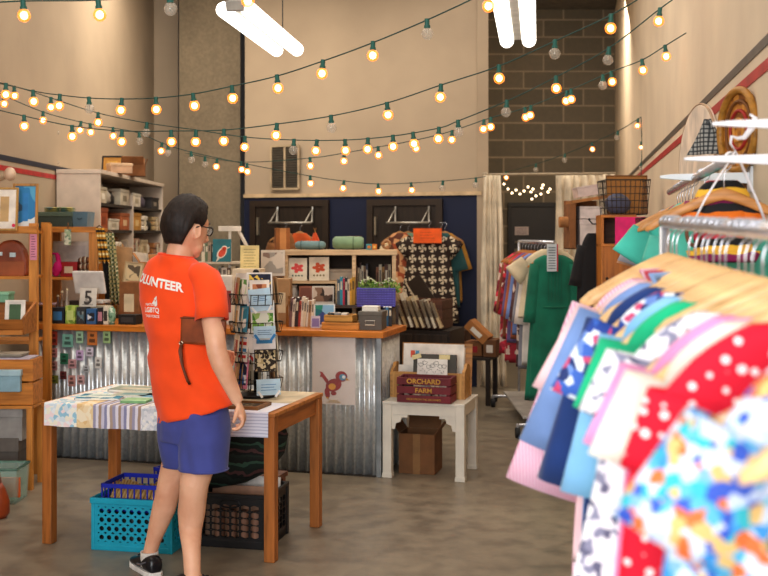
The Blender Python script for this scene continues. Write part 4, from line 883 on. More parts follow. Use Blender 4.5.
# work bench behind counter so that the clutter stands on something
t = thing('work_bench', 'dark work bench behind the counter at left', 'bench', (-2.0, 8.85, 0), CYAW)
g = G(); g.box(-.24, .46, 0, .45, .93, .97); g.out('bench_top', wood('5a4430', '3f2f20', 0), t)
for x_ in (-.21, .43):
    for y_ in (.04, .41): g = G(); g.box(x_-.025, x_+.025, y_-.025, y_+.025, 0, .93); g.out('leg', plain('3a2e24'), t)
bagpaper('kraft paper bag on the work bench behind the counter', 116, 246, 132, 290, 9.0, plain('b99060'), zb=.972, rz=.1, mark=plain('8a6a44'))
bagpaper('crumpled white paper bag on the work bench', 131, 252, 146, 290, 8.95, plain('d0c6b4'), zb=.972, rz=-.2, mark=plain('a04030'))
carton('open tan carton on the work bench behind the volunteer', 138, 262, 160, 290, 8.9, .22, CARD, zb=.972, flaps=True)
vase('small amber jar on the work bench', 110, 276, 117, 292, 8.95, plain('a86a2c', .25), JAR, zb=.972, capm=plain('3a3028'))

# ------------------------------------------------------------ middle: goods on the right half of the counter
BKY = 8.35; s_ = BKY/F
t = thing('cube_bookcase', 'low pale wooden cube bookcase behind the counter', 'bookcase', (X(284, BKY), BKY, 0), 0)
W_ = (396-284)*s_; BH = Z(250, BKY); PALE = wood('c9ac84', 'b09068', 0)
BX = lambda px: (px-284)*s_
for x in (0, BX(352), W_-.03): g = G(); g.box(x, x+.03, 0, .34, 0, BH-.04 if 0 < x < W_-.1 else BH-.04); g.out('side_panel', PALE, t, bevel=.002)
g = G(); g.box(-.01, W_+.01, -.008, .34, BH-.04, BH); g.out('top_panel', PALE, t, bevel=.003)
L2 = Z(281, BKY); L3 = Z(304, BKY)
g = G(); g.box(.03, BX(338), 0, .33, L2-.02, L2); g.out('shelf', PALE, t)
g = G(); g.box(BX(338)-.02, BX(338), .0, .33, L3, L2-.02); g.out('divider', PALE, t)
g = G(); g.box(.03, W_-.03, 0, .33, L3-.02, L3); g.out('shelf', PALE, t)
g = G(); g.box(0, W_, .34, .348, 0, BH-.04); g.out('back_panel', plain('3a2c20', .8), t)
# on its top
TB = BH+.001
tt = thing('serving_tray', 'long rolled blue-grey cushion lying on the cube bookcase', 'cushion', (X(310, 8.45), 8.5, TB)); g = G(); w_ = .235
g.rings([[(x, .06*k*math.cos(a), .034+.034*k*math.sin(a)) for a in [2*pi*i/16 for i in range(16)]] for x, k in ((-w_/2, .5), (-w_/2+.02, .92), (0, 1), (w_/2-.02, .92), (w_/2, .5))]); g.out('cushion_body', fabric('6f8a8c'), tt, smooth=True); tt.name = 'rolled_cushion'
g = G(); 
for x in (-.07, .07): g.tube([(x, .062*math.cos(a), .034+.036*math.sin(a)) for a in [2*pi*i/16 for i in range(16)]], .003, 5, closed=True)
g.out('piping', plain('3f5a5e'), tt)
tt = thing('rolled_blanket', 'sage green rolled blanket on the cube bookcase', 'blanket', (X(348, 8.45), 8.5, TB)); g = G(); w_ = .24
g.rings([[(x, .075*k*math.cos(a), .05+.05*k*math.sin(a)*(1+.08*math.sin(5*a))) for a in [2*pi*i/20 for i in range(20)]] for x, k in ((-w_/2, .6), (-w_/2+.02, .95), (0, 1), (w_/2-.02, .95), (w_/2, .7))]); g.out('blanket_roll', fabric('7f9a78'), tt, smooth=True)
g = G(); g.tube([(.04, .076*math.cos(a), .05+.052*math.sin(a)) for a in [2*pi*i/16 for i in range(16)]], .004, 5, closed=True); g.out('strap', plain('5a6f54'), tt)
tt = bundle('red folded cloth lying on the sage blanket', 347, 236, 361, 241, 8.5, fabric('a01c1c'), zb=TB+.102, d=.1)
carton('small teal and orange tin on the cube bookcase', 366, 244, 372, 250, 8.4, .05, plain('3f8a90'), zb=TB, mark=plain('d87c2c'), name='tin_box')
carton('small orange tin beside the teal tin', 372, 244, 377, 250, 8.4, .05, plain('c9741c'), zb=TB, mark=plain('e8c060'), name='tin_box')
tt = thing('wooden_ornament', 'round wooden ornament on the cube bookcase right corner', 'ornament', (X(386.5, 8.42), 8.45, TB)); g = G(); g.tube([(.028*math.cos(a), 0, .04+.028*math.sin(a)) for a in [2*pi*i/20 for i in range(20)]], .011, 8, closed=True); g.out('ring', wood('a8784a'), tt, smooth=True); g = G(); g.ell((0, 0, .04), (.014, .008, .014)); g.out('centre_bead', plain('dcc9a0'), tt, smooth=True)
carton('brown kraft gift box standing on the cube bookcase left end', 276, 228, 290, 250, 8.6, .12, plain('9a6030', .8), zb=TB, rz=.2, name='gift_box', tape=plain('c98a4c'))
tt = thing('toy_teepee', 'orange folded cloth tent on the cube bookcase', 'toy', (X(316, 8.6), 8.62, TB)); g = G(); g.rings([g.ring((0, 0, 0), .06, .05, n=8), g.ring((-.01, 0, .13), .012, .01, n=8)]); g.out('tent_cloth', fabric('d0501c'), tt); g = G(); g.tube([(-.05, 0, .0), (0, 0, .17)], .003, 5); g.tube([(.05, 0, .0), (-.02, 0, .17)], .003, 5); g.out('tent_pole', wood('9a6a3a'), tt)
# framed silvery picture and folder at the left
stand_card('framed_photo', 'pale framed photo print leaning at the left of the cube bookcase', 'picture', 261, 250, 285, 276, 8.25, plain('cfc5b8'), d_rect(blotch(['9a948c', 'c9beb0', '8a7468', 'd89a6a'], 12, seed=5), .08, .92, .1, .9), rz=.1)
# top shelf cards
def bcard(label, px0, y0, px1, y1, Y, cols, zb, hm='e9e0cc'):
    t = stand_card('greeting_card', label, 'greeting card', px0, y0, px1, y1, Y, plain(hm), None, zbase=zb)
    s = Y/F; w_ = (px1-px0)*s; h_ = Z(y0, Y)-zb; g = G(); m = [plain(c) for c in cols]
    for k in range(10):
        a = k*.63; g.m = 0; g.ell((w_*.24*math.cos(a)*(.5+.5*(k % 2)), -.001, h_*.55+h_*.16*math.sin(a)*(.5+.5*(k % 2))), (w_*.10, .001, h_*.07), 10, 6)
    g.m = 1
    for k in range(4): g.ell((w_*(-.25+.16*k), -.001, h_*.22), (w_*.05, .001, h_*.045), 8, 5)
    g.out('flower_print', m, t); return t
bcard('cream card with a pink-red peony on the cube bookcase', 288, 258, 307, 279, 8.4, ['e0504c', '5a6a58'], L2+.001)
bcard('cream card with orange poppies beside the peony card', 309, 257, 329, 279, 8.4, ['c9501c', '7a6a38'], L2+.001, 'e6dcc6')
books('books on the cube bookcase upper left shelf', 3, 284.5, 289, 261, 281, 8.5, L2+.001, ['4a7a6a', '8a3c2c', 'c9b08a'], ['green-spined', 'rust-spined', 'tan-spined'], where='behind the peony card')
books('books on the cube bookcase right bay', 6, 355, 368, 263, 304, 8.5, L3+.001, ['7a3a3a', 'c9b89a', '5a4034', 'd8ccb4', '8a6a4a', '3a3a4a'], ['maroon-spined', 'beige-spined', 'brown-spined', 'ivory-spined', 'tan leather', 'dark blue'], where='in the right bay behind the planter')
books('books at the far right of the cube bookcase', 5, 376, 391, 264, 304, 8.55, L3+.001, ['8c5a3a', 'cfc2a8', 'a0763c', '5f3a2c', 'b9a78a'], ['chestnut-spined', 'cream-spined', 'ochre-spined', 'dark brown', 'buff-spined'], where='at the far right of the cube bookcase')
tt = carton('pale grey shoe box in the cube bookcase upper shelf', 327, 269, 351, 281, 8.45, .2, plain('b8a894'), zb=L2+.001, lid=plain('a89884')); tt.location.x = X(339.8, 8.45)
tt = thing('shelf_support_block', 'dark book box supporting the grey shoe box', 'box', (X(345, 8.45), 8.45, L3+.001)); g = G(); g.box(-.05, .045, 0, .2, 0, L2-L3-.004); g.out('box_body', plain('2c2420'), tt); g = G(); g.box(-.03, .03, -.001, 0, .05, .12); g.out('box_label', plain('6a5a48'), tt); tt.name = 'book_box'
# books in front section (dark, teal, pink, yellow) standing at px 338-355
books('bright spined books before the planter', 7, 337, 355, 276, 304, 8.16, Z(306, 8.05), ['4a5a66', '2f8fa8', 'c02c4a', '1f2430', 'd8ccb8', 'e0a830', 'b88a20'], ['slate-spined', 'turquoise-spined', 'crimson-spined', 'black-spined', 'cream-spined', 'yellow-spined', 'mustard-spined'], where='of the bright row before the purple planter', d=.13)
g = G(); tt = thing('riser_shelf', 'low dark riser shelf on the back of the counter', 'shelf', (X(343, 8.1), 8.1, 0), 0)
rz_ = Z(306, 8.05)-.001
g.box(-.12, .42, .04, .24, rz_-.02, rz_); g.out('board', wood('4a3626'), tt)
for x_ in (-.1, .4): g = G(); g.box(x_-.01, x_+.01, .06, .23, 0, rz_-.02); g.out('riser_leg', wood('4a3626'), tt)
# lower shelf goods seen
stand_card('photo_card', 'dark group photo card in the cube bookcase lower shelf', 'picture', 312, 286, 334, 302, 8.3, plain('d8d0c4'), d_rect(blotch(['3a2c24', '8a6a54', 'c9b8a8', '5a4438'], 16, seed=4), .06, .94, .15, .92), zbase=L3+.001)
stand_card('photo_card', 'rust brown photo card in the cube bookcase lower shelf', 'picture', 299, 286, 312, 302, 8.33, plain('9a6048'), d_rect(plain('7a4634'), .1, .9, .1, .9), zbase=L3+.001)
vase('silver-white jar at the left of the lower bookcase shelf', 289, 285, 299, 304, 8.4, plain('b8b4b0', .3, .3), JAR, zb=L3+.001, capm=plain('e6e2dc'))
# purple planter with two potted plants
PX = X(376, 8.05)
tt = thing('purple_basket', 'purple woven plastic basket holding leafy plants', 'basket', (PX, 8.12, Z(306, 8.05))); w_, h_ = .275, .125; PZ = Z(306, 8.05)
g = G(); 
for z in [i*h_/7 for i in range(8)]: g.tube([(-w_/2, -.07, z), (w_/2, -.07, z), (w_/2, .07, z), (-w_/2, .07, z)], .0065, 6, closed=True)
g.out('woven_band', plain('5a54b8', .5), tt)
g = G()
for i in range(15):
    x = -w_/2+w_*i/14
    for y in (-.072, .072): g.box(x-.005, x+.005, y-.003, y+.003, 0, h_)
g.box(-w_/2+.005, w_/2-.005, -.066, .066, .0, .006); g.box(-w_/2+.004, w_/2-.004, -.062, -.058, 0, h_-.01); g.out('upright_strip', plain('4a449c', .5), tt)
tt2 = carton('small brown box at the right end of the purple basket', 390, 291, 396, 306, 8.1, .08, CARD2, zb=PZ)
def plant(label, px, Y, z, r, h, seed, pot=True):
    random.seed(seed); t = thing('potted_plant', label, 'plant', (X(px, Y), Y, z))
    g = G(); g.cyl((0, 0), .035, 0, .06, 16, .045); g.out('pot', plain('8a4a2c', .7), t)
    g = G()
    for i in range(150):
        a = random.uniform(0, 2*pi); q = random.random()**.6; e = random.uniform(.1, 1); p = Vector((r*q*math.cos(a), r*.7*q*math.sin(a), .07+h*e*(1-.35*q)))
        M = Matrix.Translation(p) @ Euler((random.uniform(-1, 1), random.uniform(-1, 1), a)).to_matrix().to_4x4(); l = .02
        v = [g.v(M @ Vector(c)) for c in ((0, 0, 0), (l*.4, .004, l*.5), (0, 0, l*1.2), (-l*.4, .004, l*.5))]; g.f(v)
    for i in range(14):
        a = i*.45; g.tube([(0, 0, .05), (r*.5*math.cos(a), r*.35*math.sin(a), .05+h*.5), (r*.8*math.cos(a), r*.55*math.sin(a), .05+h*.8)], .0015, 4)
    g.out('foliage', blotch(['5f8a34', '86a84a', '476f28', 'a8bf6a'], 60, seed=seed), t)
    g = G()
    for i in range(26):
        a = random.uniform(0, 6.28); q = random.random(); g.ell((r*q*math.cos(a), r*.6*q*math.sin(a), .08+h*(1.02-.4*q)), (.006, .006, .006), 6, 4)
    g.out('blossoms', plain('e6e6cc'), t)
plant('leafy green plant with white blossoms in the left of the purple basket', 368, 8.12, PZ+.01, .075, .12, 3)
plant('leafy green plant with white blossoms in the right of the purple basket', 389, 8.14, PZ+.01, .085, .11, 9)
random.seed(11)
# on the counter, right end
def cput(px, back, z=CH+.001): return CW(cpx(px, back), back, z)
tt = thing('card_file_box', 'grey card file box with a metal label holder on the counter end', 'box', cput(370, .06), CYAW+.1); w_ = .16
g = G(); g.box(-w_/2, w_/2, 0, .2, 0, .115); g.out('box_body', plain('5f5a54', .6), tt, bevel=.003)
g = G(); g.box(-w_/2-.003, w_/2+.003, -.003, .203, .1, .125); g.out('lid', plain('67625b', .6), tt, bevel=.003)
g = G(); g.tube([(-.032, -.003, .035), (.032, -.003, .035), (.032, -.003, .065), (-.032, -.003, .065)], .003, 5, closed=True); g.out('label_holder', plain('d8d0c0', .3, .6), tt)
tt = thing('paper_stack', 'small stack of white cards on the grey file box', 'cards', cput(370, .1, CH+.127), CYAW+.1); g = G(); g.box(-.055, .055, 0, .1, 0, .03); g.out('card_block', stripes(['f0ece4', 'd8d2c6'], 2, 300), tt); g = G(); g.box(-.056, .056, -.001, .101, .03, .032); g.out('top_card', PAPER, tt)
def tray(label, px, back, w_, d_, h, z, hx):
    t = thing('wooden_tray', label, 'tray', cput(px, back, z), CYAW+.05); g = G(); b = .008
    g.box(-w_/2, w_/2, 0, b, 0, h); g.box(-w_/2, w_/2, d_-b, d_, 0, h); g.box(-w_/2, -w_/2+b, b, d_-b, 0, h); g.box(w_/2-b, w_/2, b, d_-b, 0, h); g.out('tray_sides', wood(hx), t, bevel=.002)
    g = G(); g.box(-w_/2+b, w_/2-b, b, d_-b, 0, .005); g.out('tray_floor', wood(shade(hx, .8)), t); return t
tray('long shallow orange wooden tray at the bottom of the counter display', 340, .02, .26, .2, .05, CH+.001, 'c98a3c')
tray('upper wooden tray stacked back on the long tray', 338, .06, .2, .15, .045, CH+.053, 'd09a4c')
for i, (x_, hx, lab) in enumerate(((-.06, '3a3a40', 'black patterned soap bar in the upper wooden tray'), (-.01, '8a8a8c', 'grey wrapped soap bar in the upper wooden tray'), (.045, 'd8d0c8', 'pale wrapped soap bar in the upper wooden tray'))):
    tt = thing('wrapped_soap', lab, 'soap', cput(338+x_*130, .1, CH+.06), CYAW+.05); g = G(); g.box(-.02, .02, 0, .07, 0, .05); g.out('soap_bar', plain(hx), tt, bevel=.006); g = G(); g.box(-.021, .021, .025, .045, -.0, .0515); g.out('paper_band', blotch(['e8e0d0', '8a8a8a'], 60), tt)
stand_card('picture_card', 'teal landscape card standing behind the wooden trays', 'picture', 314, 304, 335, 328, 7.72, plain('dfe6e6'), d_rect(blotch(['1f6f7a', '2f8f7a', '8ab8d8', '3a4a8a'], 9, seed=2), .06, .94, .1, .95), zbase=CH+.001)
stand_card('picture_card', 'small violet print card standing left of the teal landscape card', 'picture', 311, 316, 320, 329, 7.62, plain('cfc6d8'), d_rect(plain('8a7ab0'), .1, .9, .1, .8), zbase=CH+.001)
books('pale pamphlets at the left of the counter display', 9, 289, 313, 297, 330, 7.72, CH+.001, ['7a5a5a', 'e0d6c8', '3a2c2c', 'c04a3a', 'e8dccc', 'd8c8b0', 'efe6d8', 'b9906a', 'e6d8c4'], ['mauve-spined', 'ivory-spined', 'black-spined', 'red-spined', 'cream-spined', 'sand-spined', 'white-spined', 'kraft-spined', 'pale buff'], where='in the pamphlet row left of the wooden trays', d=.14, lean=.06)
books('blue books at the right of the counter', 3, 383, 392, 306, 330, 7.75, CH+.001, ['2a3a5a', '3f7fb0', '2c2c30'], ['navy-spined', 'sky-blue-spined', 'black-spined'], where='right of the grey file box', d=.14)
# brown stock behind spinner
vase('amber bottle standing behind the card spinner', 286, 296, 292, 330, 7.75, plain('8a5a2c', .2), [(0, .9), (.05, 1), (.6, 1), (.75, .45), (1, .4)], name='bottle', cat='bottle', zb=CH+.001)
# shelf section with white uprights behind the volunteer's face
t = thing('display_rack', 'white upright display rack with book slots near the column', 'rack', (X(228, 8.6), 8.6, 0)); s8 = 8.2/F
g = G(); g.box(-.012, .012, .1, .125, CH*0, Z(228, 8.6)); g.box(-.09+.0, .09, .09, .13, Z(230, 8.6)-.01, Z(226, 8.6)); g.out('white_upright', plain('d9d0c2', .5), t, bevel=.003)
g = G(); g.tube([(.07, .12, Z(231, 8.6)), (.13, .12, Z(246, 8.6))], .014, 8); g.out('angled_arm', plain('d9d0c2', .5), t)
for z in (Z(283, 8.6), Z(262, 8.6), 1.0): g = G(); g.box(-.26, .2, 0, .28, z-.015, z); g.out('shelf', plain('c4b6a0', .6), t)
for x_ in (-.25, .19):
    g = G(); g.box(x_-.01, x_+.01, .0, .28, 0, Z(262, 8.6)-.015); g.out('side_panel', plain('b9aa92'), t)
books('slim books on the white display rack', 9, 201, 226, 242, 262, 8.66, Z(262, 8.6)+.001, ['d9ccb4', '6a7a5a', 'a8927a', '3a3a34', 'c9bda4', '8a5a44', 'e0d8c8', '5a6a70', 'b59c74'], ['cream', 'olive', 'tan', 'black', 'sand', 'rust', 'white', 'slate', 'straw'], where='on the upper white display rack shelf', d=.12)
books('slim books on the middle display rack shelf', 9, 201, 240, 266, 283, 8.66, Z(283, 8.6)+.001, ['b8a98c', 'd9cdb8', '7a6a54', 'c4a878', '9a9a8c', 'e4dccb', '6f5a48', 'cfc09c', '8f7a5c'], ['putty', 'pearl', 'umber', 'gold-tan', 'grey', 'chalk', 'walnut', 'wheat', 'khaki'], where='on the middle white display rack shelf', d=.12)
tt = stand_card('bird_print', 'teal square print of an orange-red bird standing on the display rack', 'picture', 212.5, 239, 231, 259, 8.62, plain('1f6f78'), None, zbase=Z(262, 8.6)+.001)
g = G(); y0, y1 = -.0016, 0
def blob2(cx, cz, a, b, rot=0): g.poly([(cx+a*math.cos(q)*math.cos(rot)-b*math.sin(q)*math.sin(rot), cz+a*math.cos(q)*math.sin(rot)+b*math.sin(q)*math.cos(rot)) for q in [2*pi*i/18 for i in range(18)]], y0, y1)
blob2(.0, .07, .05, .032, .9); blob2(.02, .105, .024, .022); g.poly([(-.02, .02), (-.045, .0), (-.03, .04)], y0, y1); g.poly([(.04, .11), (.07, .118), (.04, .1)], y0, y1); g.out('bird_outline', plain('e6dccb'), tt)
g = G(); y0, y1 = -.003, -.0016; blob2(.002, .07, .038, .024, .9); blob2(.02, .104, .017, .015); g.out('bird_body', plain('cf4a2a'), tt)
stand_card('sign_card', 'pale yellow handwritten sign card on a black clip above the spinner', 'sign', 240, 241, 259, 268, 7.3, plain('e2cf94', .7), d_lines(plain('8a7a4c'), 7, .2, .95), foot=BLACKM)
t = thing('sign_stand', 'cardboard display box behind the spinner holding the yellow sign', 'box', (X(250, 7.45), 7.32, 0)) if False else None
carton('cream literature box on the counter behind the card spinner', 232, 269, 262, 330, 7.3, .2, plain('d8c8b0', .7), rz=CYAW*.3, mark=plain('b98a5a')).location = (X(246, 7.75), 7.75, CH+.001)
tt = bpy.data.objects.get('sign_card'); tt.location = (X(249.5, 7.85), 7.85, Z(268, 7.85)-.03); tt.scale = (1.07, 1, 1.07)
carton('white literature box on the counter beside the volunteer arm', 216, 276, 236, 330, 7.9, .2, plain('d9d2c8', .7), zb=CH+.001, mark=plain('a04038'))
carton('kraft literature box on the counter right of the spinner', 272, 279, 290, 330, 7.95, .2, plain('a8845c', .7), zb=CH+.001, mark=plain('d8c8a8'))

# ------------------------------------------------------------ white side table with crates
WT = Vector((.322, 7.505, 0)); ww, wd, wh = .56, .48, .51
t = thing('white_side_table', 'white painted square side table with bracketed corner legs', 'table', WT, CYAW); WP = plain('d8d3c8', .45, 0, .04)
g = G(); g.box(-ww/2, ww/2, -wd/2, wd/2, wh-.02, wh); g.out('tabletop', WP, t, bevel=.004)
g = G()
for s in (-1, 1): g.box(-ww/2+.06, ww/2-.06, s*(wd/2-.015)-.008, s*(wd/2-.015)+.008, wh-.085, wh-.02); g.box(s*(ww/2-.015)-.008, s*(ww/2-.015)+.008, -wd/2+.06, wd/2-.06, wh-.085, wh-.02)
g.out('apron', WP, t)
for sx in (-1, 1):
    for sy in (-1, 1):
        g = G(); cx, cy = sx*(ww/2-.032), sy*(wd/2-.032); g.box(cx-.03, cx+.03, cy-.03, cy+.03, 0, wh-.02); g.box(cx-.034, cx+.034, cy-.034, cy+.034, 0, .03); g.out('leg', WP, t, bevel=.003)
    g = G(); x0 = sx*(ww/2-.062); g.poly([(x0, wh-.085), (x0-sx*.11, wh-.085), (x0-sx*.11, wh-.105), (x0-sx*.07, wh-.105), (x0-sx*.06, wh-.135), (x0-sx*.03, wh-.145), (x0-sx*.022, wh-.185), (x0, wh-.185)] if sx < 0 else list(reversed([(x0, wh-.085), (x0-sx*.11, wh-.085), (x0-sx*.11, wh-.105), (x0-sx*.07, wh-.105), (x0-sx*.06, wh-.135), (x0-sx*.03, wh-.145), (x0-sx*.022, wh-.185), (x0, wh-.185)])), -wd/2+.01, -wd/2+.026); g.out('corner_bracket', WP, t, bevel=.002)
def WW(x, y, z=wh+.001): return WT+Vector((x*math.cos(CYAW)-y*math.sin(CYAW), x*math.sin(CYAW)+y*math.cos(CYAW), z))
tt = carton('plain cardboard box with open flaps on the floor under the white side table', 398, 434, 435, 472, 7.45, .24, plain('7a5230', .8), rz=CYAW, zb=.0, flaps=True, tape=plain('8f6a44', .3))
# rear light wooden box
tt = thing('wooden_box', 'light wooden craft box with curved ends at the back of the white table', 'box', WW(-.02, .08), CYAW); w_, d_, h_ = .52, .24, .19; WD = wood('b5854a', '96682f', 0)
g = G(); g.box(-w_/2+.02, w_/2-.02, -d_/2, -d_/2+.012, 0, h_*.92); g.box(-w_/2+.02, w_/2-.02, d_/2-.012, d_/2, 0, h_*.92); g.box(-w_/2+.02, w_/2-.02, -d_/2, d_/2, 0, .01); g.out('box_panel', WD, tt)
for s in (-1, 1):
    g = G(); M = Matrix.Translation((s*(w_/2-.01), 0, 0)) @ Matrix.Rotation(pi/2, 4, 'Z'); pts = [(-d_/2, 0), (d_/2, 0), (d_/2, h_*.85), (d_/2-.02, h_), (.05, h_*1.08), (.03, h_*1.2), (-.03, h_*1.2), (-.05, h_*1.08), (-d_/2+.02, h_), (-d_/2, h_*.85)]
    g.rings([[M @ Vector((x, y, z)) for x, z in pts] for y in (-.01, .01)]); g.out('end_panel', WD, tt)
for a_ in (-w_/2+.02, w_/2-.045): g = G(); g.box(a_, a_+.025, -d_/2-.004, -d_/2, 0, h_*.92); g.out('corner_batten', wood('c99a5a', 'a8783c', 2), tt)
g = G(); g.poly([(-.205, .05), (-.17, .05), (-.175, .075), (-.19, .11), (-.205, .09)], -d_/2-.002, -d_/2-.0005); g.out('painted_tree', plain('2f7a3c'), tt)
def board(name, label, cat, x, y, w_, h_, mat, deco=None, z=wh+.012, lean=-.12, th=.004, rz=0):
    t = thing(name, label, cat, WW(x, y, z)); t.rotation_euler = (lean, 0, CYAW+rz); g = G(); g.box(-w_/2, w_/2, 0, th, 0, h_); g.out('board', mat, t, bevel=.001)
    if deco: deco(t, w_, h_)
    return t
board('cork_board', 'brown cork-edged board at the very back of the wooden box', 'board', 0.0, .15, .50, .345, wood('a8743a'), d_rect(plain('e0d8cc'), .08, .9, .1, .93, 'white_panel'))
board('mount_board', 'large white mount board with a small red and blue print in the corner', 'board', -.01, .085, .43, .345, plain('e3dcd2'), both(d_rect(plain('d8573c'), .12, .19, .72, .86, 'red_print'), d_rect(plain('5a9ac0'), .20, .26, .68, .86, 'blue_print')))
board('mount_board', 'low white card in the left of the wooden box', 'board', -.15, .05, .2, .2, plain('ddd8d0'), None)
board('dark_folder', 'dark clear-sleeved folder pack standing in front of the white boards', 'folder', .03, -.045, .30, .26, plain('35322e', .3), d_rect(plain('4a463e'), .02, .98, .02, .98, 'sleeve'), th=.02, z=wh+.04)
tt = board('drawing_card', 'white card with a black line drawing in the dark folder front', 'card', .02, -.062, .21, .125, plain('dedad4'), None, z=wh+.145)
g = G(); y0 = -.001
for k in range(7):
    cx, cz = -.08+.027*k, .085+.015*math.sin(k*2); g.tube([(cx+.016*math.cos(a)*(1+.3*math.sin(3*a+k)), y0, cz+.012*math.sin(a)) for a in [2*pi*i/14 for i in range(14)]], .0012, 4, closed=True)
for k in range(12): g.cb((-.08+.0145*k, y0, .045+.012*math.sin(k*1.7)), (.014, .001, .0022), (0, k*.7, 0))
g.out('line_drawing', plain('2c2a2a'), tt)
board('paper_tag', 'cream paper tag at the left top of the dark folder', 'tag', -.09, -.035, .065, .03, plain('e0d2a0'), None, z=wh+.268, rz=.0).rotation_euler[1] = -.3
board('paper_tag', 'cream paper tag at the right top of the dark folder', 'tag', .10, -.035, .075, .03, plain('ddcf9c'), None, z=wh+.268)
# red painted crate with lettering
tt = slat_crate('red_crate', 'small maroon slatted crate lettered ORCHARD FARM on the white table', 'crate', WW(.01, -.17), CYAW, .365, .19, .175, 3, plain('6e1c26', .6, 0, .15), gap=.3)
YEL = plain('c99a3a', .6)
text('ORCHARD', .045, YEL, tt, (0, -.0965, .128), bold=.001, sx=1.05); text('FARM', .042, YEL, tt, (0, -.0965, .069), bold=.001, sx=1.1); text('FRESH FROM THE ORCHARD', .018, YEL, tt, (0, -.0965, .018))
for i in range(5):
    x_ = -.12+.06*i
    t2 = thing('pattern_packet', ['black and white floral', 'cream', 'grey', 'black and cream checked', 'white lined'][i]+' paper packet standing in the red crate', 'packet', WW(.01+x_, -.17, wh+.018)); t2.rotation_euler = (-.1, 0, CYAW); g = G(); g.box(-.028, .028, -.03, .03, 0, .135); g.out('packet', blotch([['2a2826', 'd8d2c8'], ['e0d6c0', 'cfc4ac'], ['8a8a88', 'b0b0ac'], ['2a2420', 'd9cfb4'], ['e8e4dc', 'bcb8b0']][i], 50, seed=i), t2, bevel=.002); g = G(); g.box(-.02, .02, -.031, -.03, .09, .12); g.out('packet_label', PAPER, t2)

# ------------------------------------------------------------ door rods, garments and boxes by the blue wall
def door_rod(px0, px1, label):
    a, b = bw(px0, .0), bw(px1, .0); w_ = (b-a).length; t = thing('door_rod', label, 'rack', (a.x, a.y, Z(223, a.y)), BYAW); CR_ = plain('b8b4aa', .3, .6)
    g = G(); g.tube([(0, -.16, 0), (w_, -.16, 0)], .014, 10); g.out('rod', CR_, t, smooth=True)
    for x in (.05, w_-.05):
        g = G(); g.tube([(x-.03, -.16, 0), (x+.02, -.05, .16), (x+.05, -.16, 0)], .011, 8); g.tube([(x+.02, -.06, .18), (x+.02, -.06, .0)], .012, 8); g.out('bracket', CR_, t)
    return t
door_rod(274, 317, 'metal hanging rod bracketed on the left dark door'); door_rod(391, 433, 'metal hanging rod bracketed on the right dark door')

WOODH = wood('e8c08a', 'd3a368', 0, 1, .35)
def hook_pts(r=.021): return [(.0, 0, -.078), (0, 0, -.045), (.004, 0, -.03)]+[(r*math.cos(a), 0, -.004+r*math.sin(a)) for a in [rad(-70+i*26) for i in range(10)]]
def mk_hanger(label, wd=.215, drop=.105, mat=WOODH, thick=.012, name='wooden_hanger', plastic=False):
    t = thing(name, label, 'hanger'); g = G(); rs = []
    for i in range(21):
        u = -1+2*i/20; a = abs(u); x = u*wd; z = -.078-.012-drop*(a**1.25); hgt = (.034 if not plastic else .016)*(1-.35*a)*(1.12 if a > .88 and a < .99 else 1)*(.5 if a > .99 else 1); th = thick*(1+.25*a)
        yb = .012*a*a
        rs.append([(x, yb+th/2*cx, z+hgt/2*cz) for cx, cz in ((-1, -.6), (-.6, -1), (.6, -1), (1, -.6), (1, .6), (.6, 1), (-.6, 1), (-1, .6))])
    g.rings(rs); g.out('shoulder_bar', mat, t, smooth=True)
    g = G(); g.tube(hook_pts(), .0022, 6); g.out('hook', CHROME, t, smooth=True); return t
def garment(name, label, cat, mat, L=.62, sh=.205, wb=.23, wh_=.25, sl=.24, sang=28, t=.035, rip=.06, k=7, slw=.075, drop=.105, neck=.07, extra=None, flare=1.25, seed=0, z0=-.095):
    """clothing hanging from a hanger at the origin; x is width"""
    o = thing(name, label, cat); rd = random.Random(seed); ph = rd.uniform(0, 6)
    g = G(); zs = [(z0, neck, .03, 0), (z0-drop*.25, neck+(sh-neck)*.36, .033, 0), (z0-drop*.58, neck+(sh-neck)*.72, t*.8, 0), (z0-drop, sh, t*.8, .1), (z0-drop-.06, wb*.93, t, .3), (z0-.25, wb*.96, t, .6), (z0-(.25+L)/2, (wb+wh_)/2, t*1.1, .9), (z0-L, wh_, t*1.2, 1.1)]
    g.rings([g.ring((0, 0, z), a, b, n=64, rip=rip*q, k=k, ph=ph+z*3, pw=.8) for z, a, b, q in zs], cap=False); g.out('bodice', mat, o, smooth=True, solid=.0025, sub=1)
    for s in (-1, 1):
        if sl <= 0: continue
        g = G(); a = rad(sang); rs = []
        for q in range(6):
            u = q/5; c = Vector((s*(sh*.86+math.sin(a)*sl*u), 0, z0-drop*.9-.02-math.cos(a)*sl*u)); r = slw*(1+(flare-1)*u)
            ux = Vector((math.cos(a), 0, s*math.sin(a)))
            rs.append([c+ux*(r*math.cos(e)*(1+.05*u*math.sin(5*e+ph)))+Vector((0, 1, 0))*(t*.85*math.sin(e)) for e in [2*pi*i/32 for i in range(32)]])
        g.rings(rs, cap=False); g.out('sleeve', mat, o, smooth=True, solid=.0025)
    if extra: extra(o, dict(z0=z0, drop=drop, sh=sh, wb=wb, wh=wh_, L=L, t=t, neck=neck))
    return o
def collar(mat):
    def f(o, p):
        for s in (-1, 1):
            g = G(); g.tube([(s*.005, -p['t']-.006, p['z0']-.075), (s*p['neck']*.7, -p['t']*.9, p['z0']-.02), (s*p['neck']*.8, 0, p['z0']+.012), (0, p['t'], p['z0']+.015)], .012, 8, flat=.5); g.out('collar', mat, o, smooth=True)
    return f
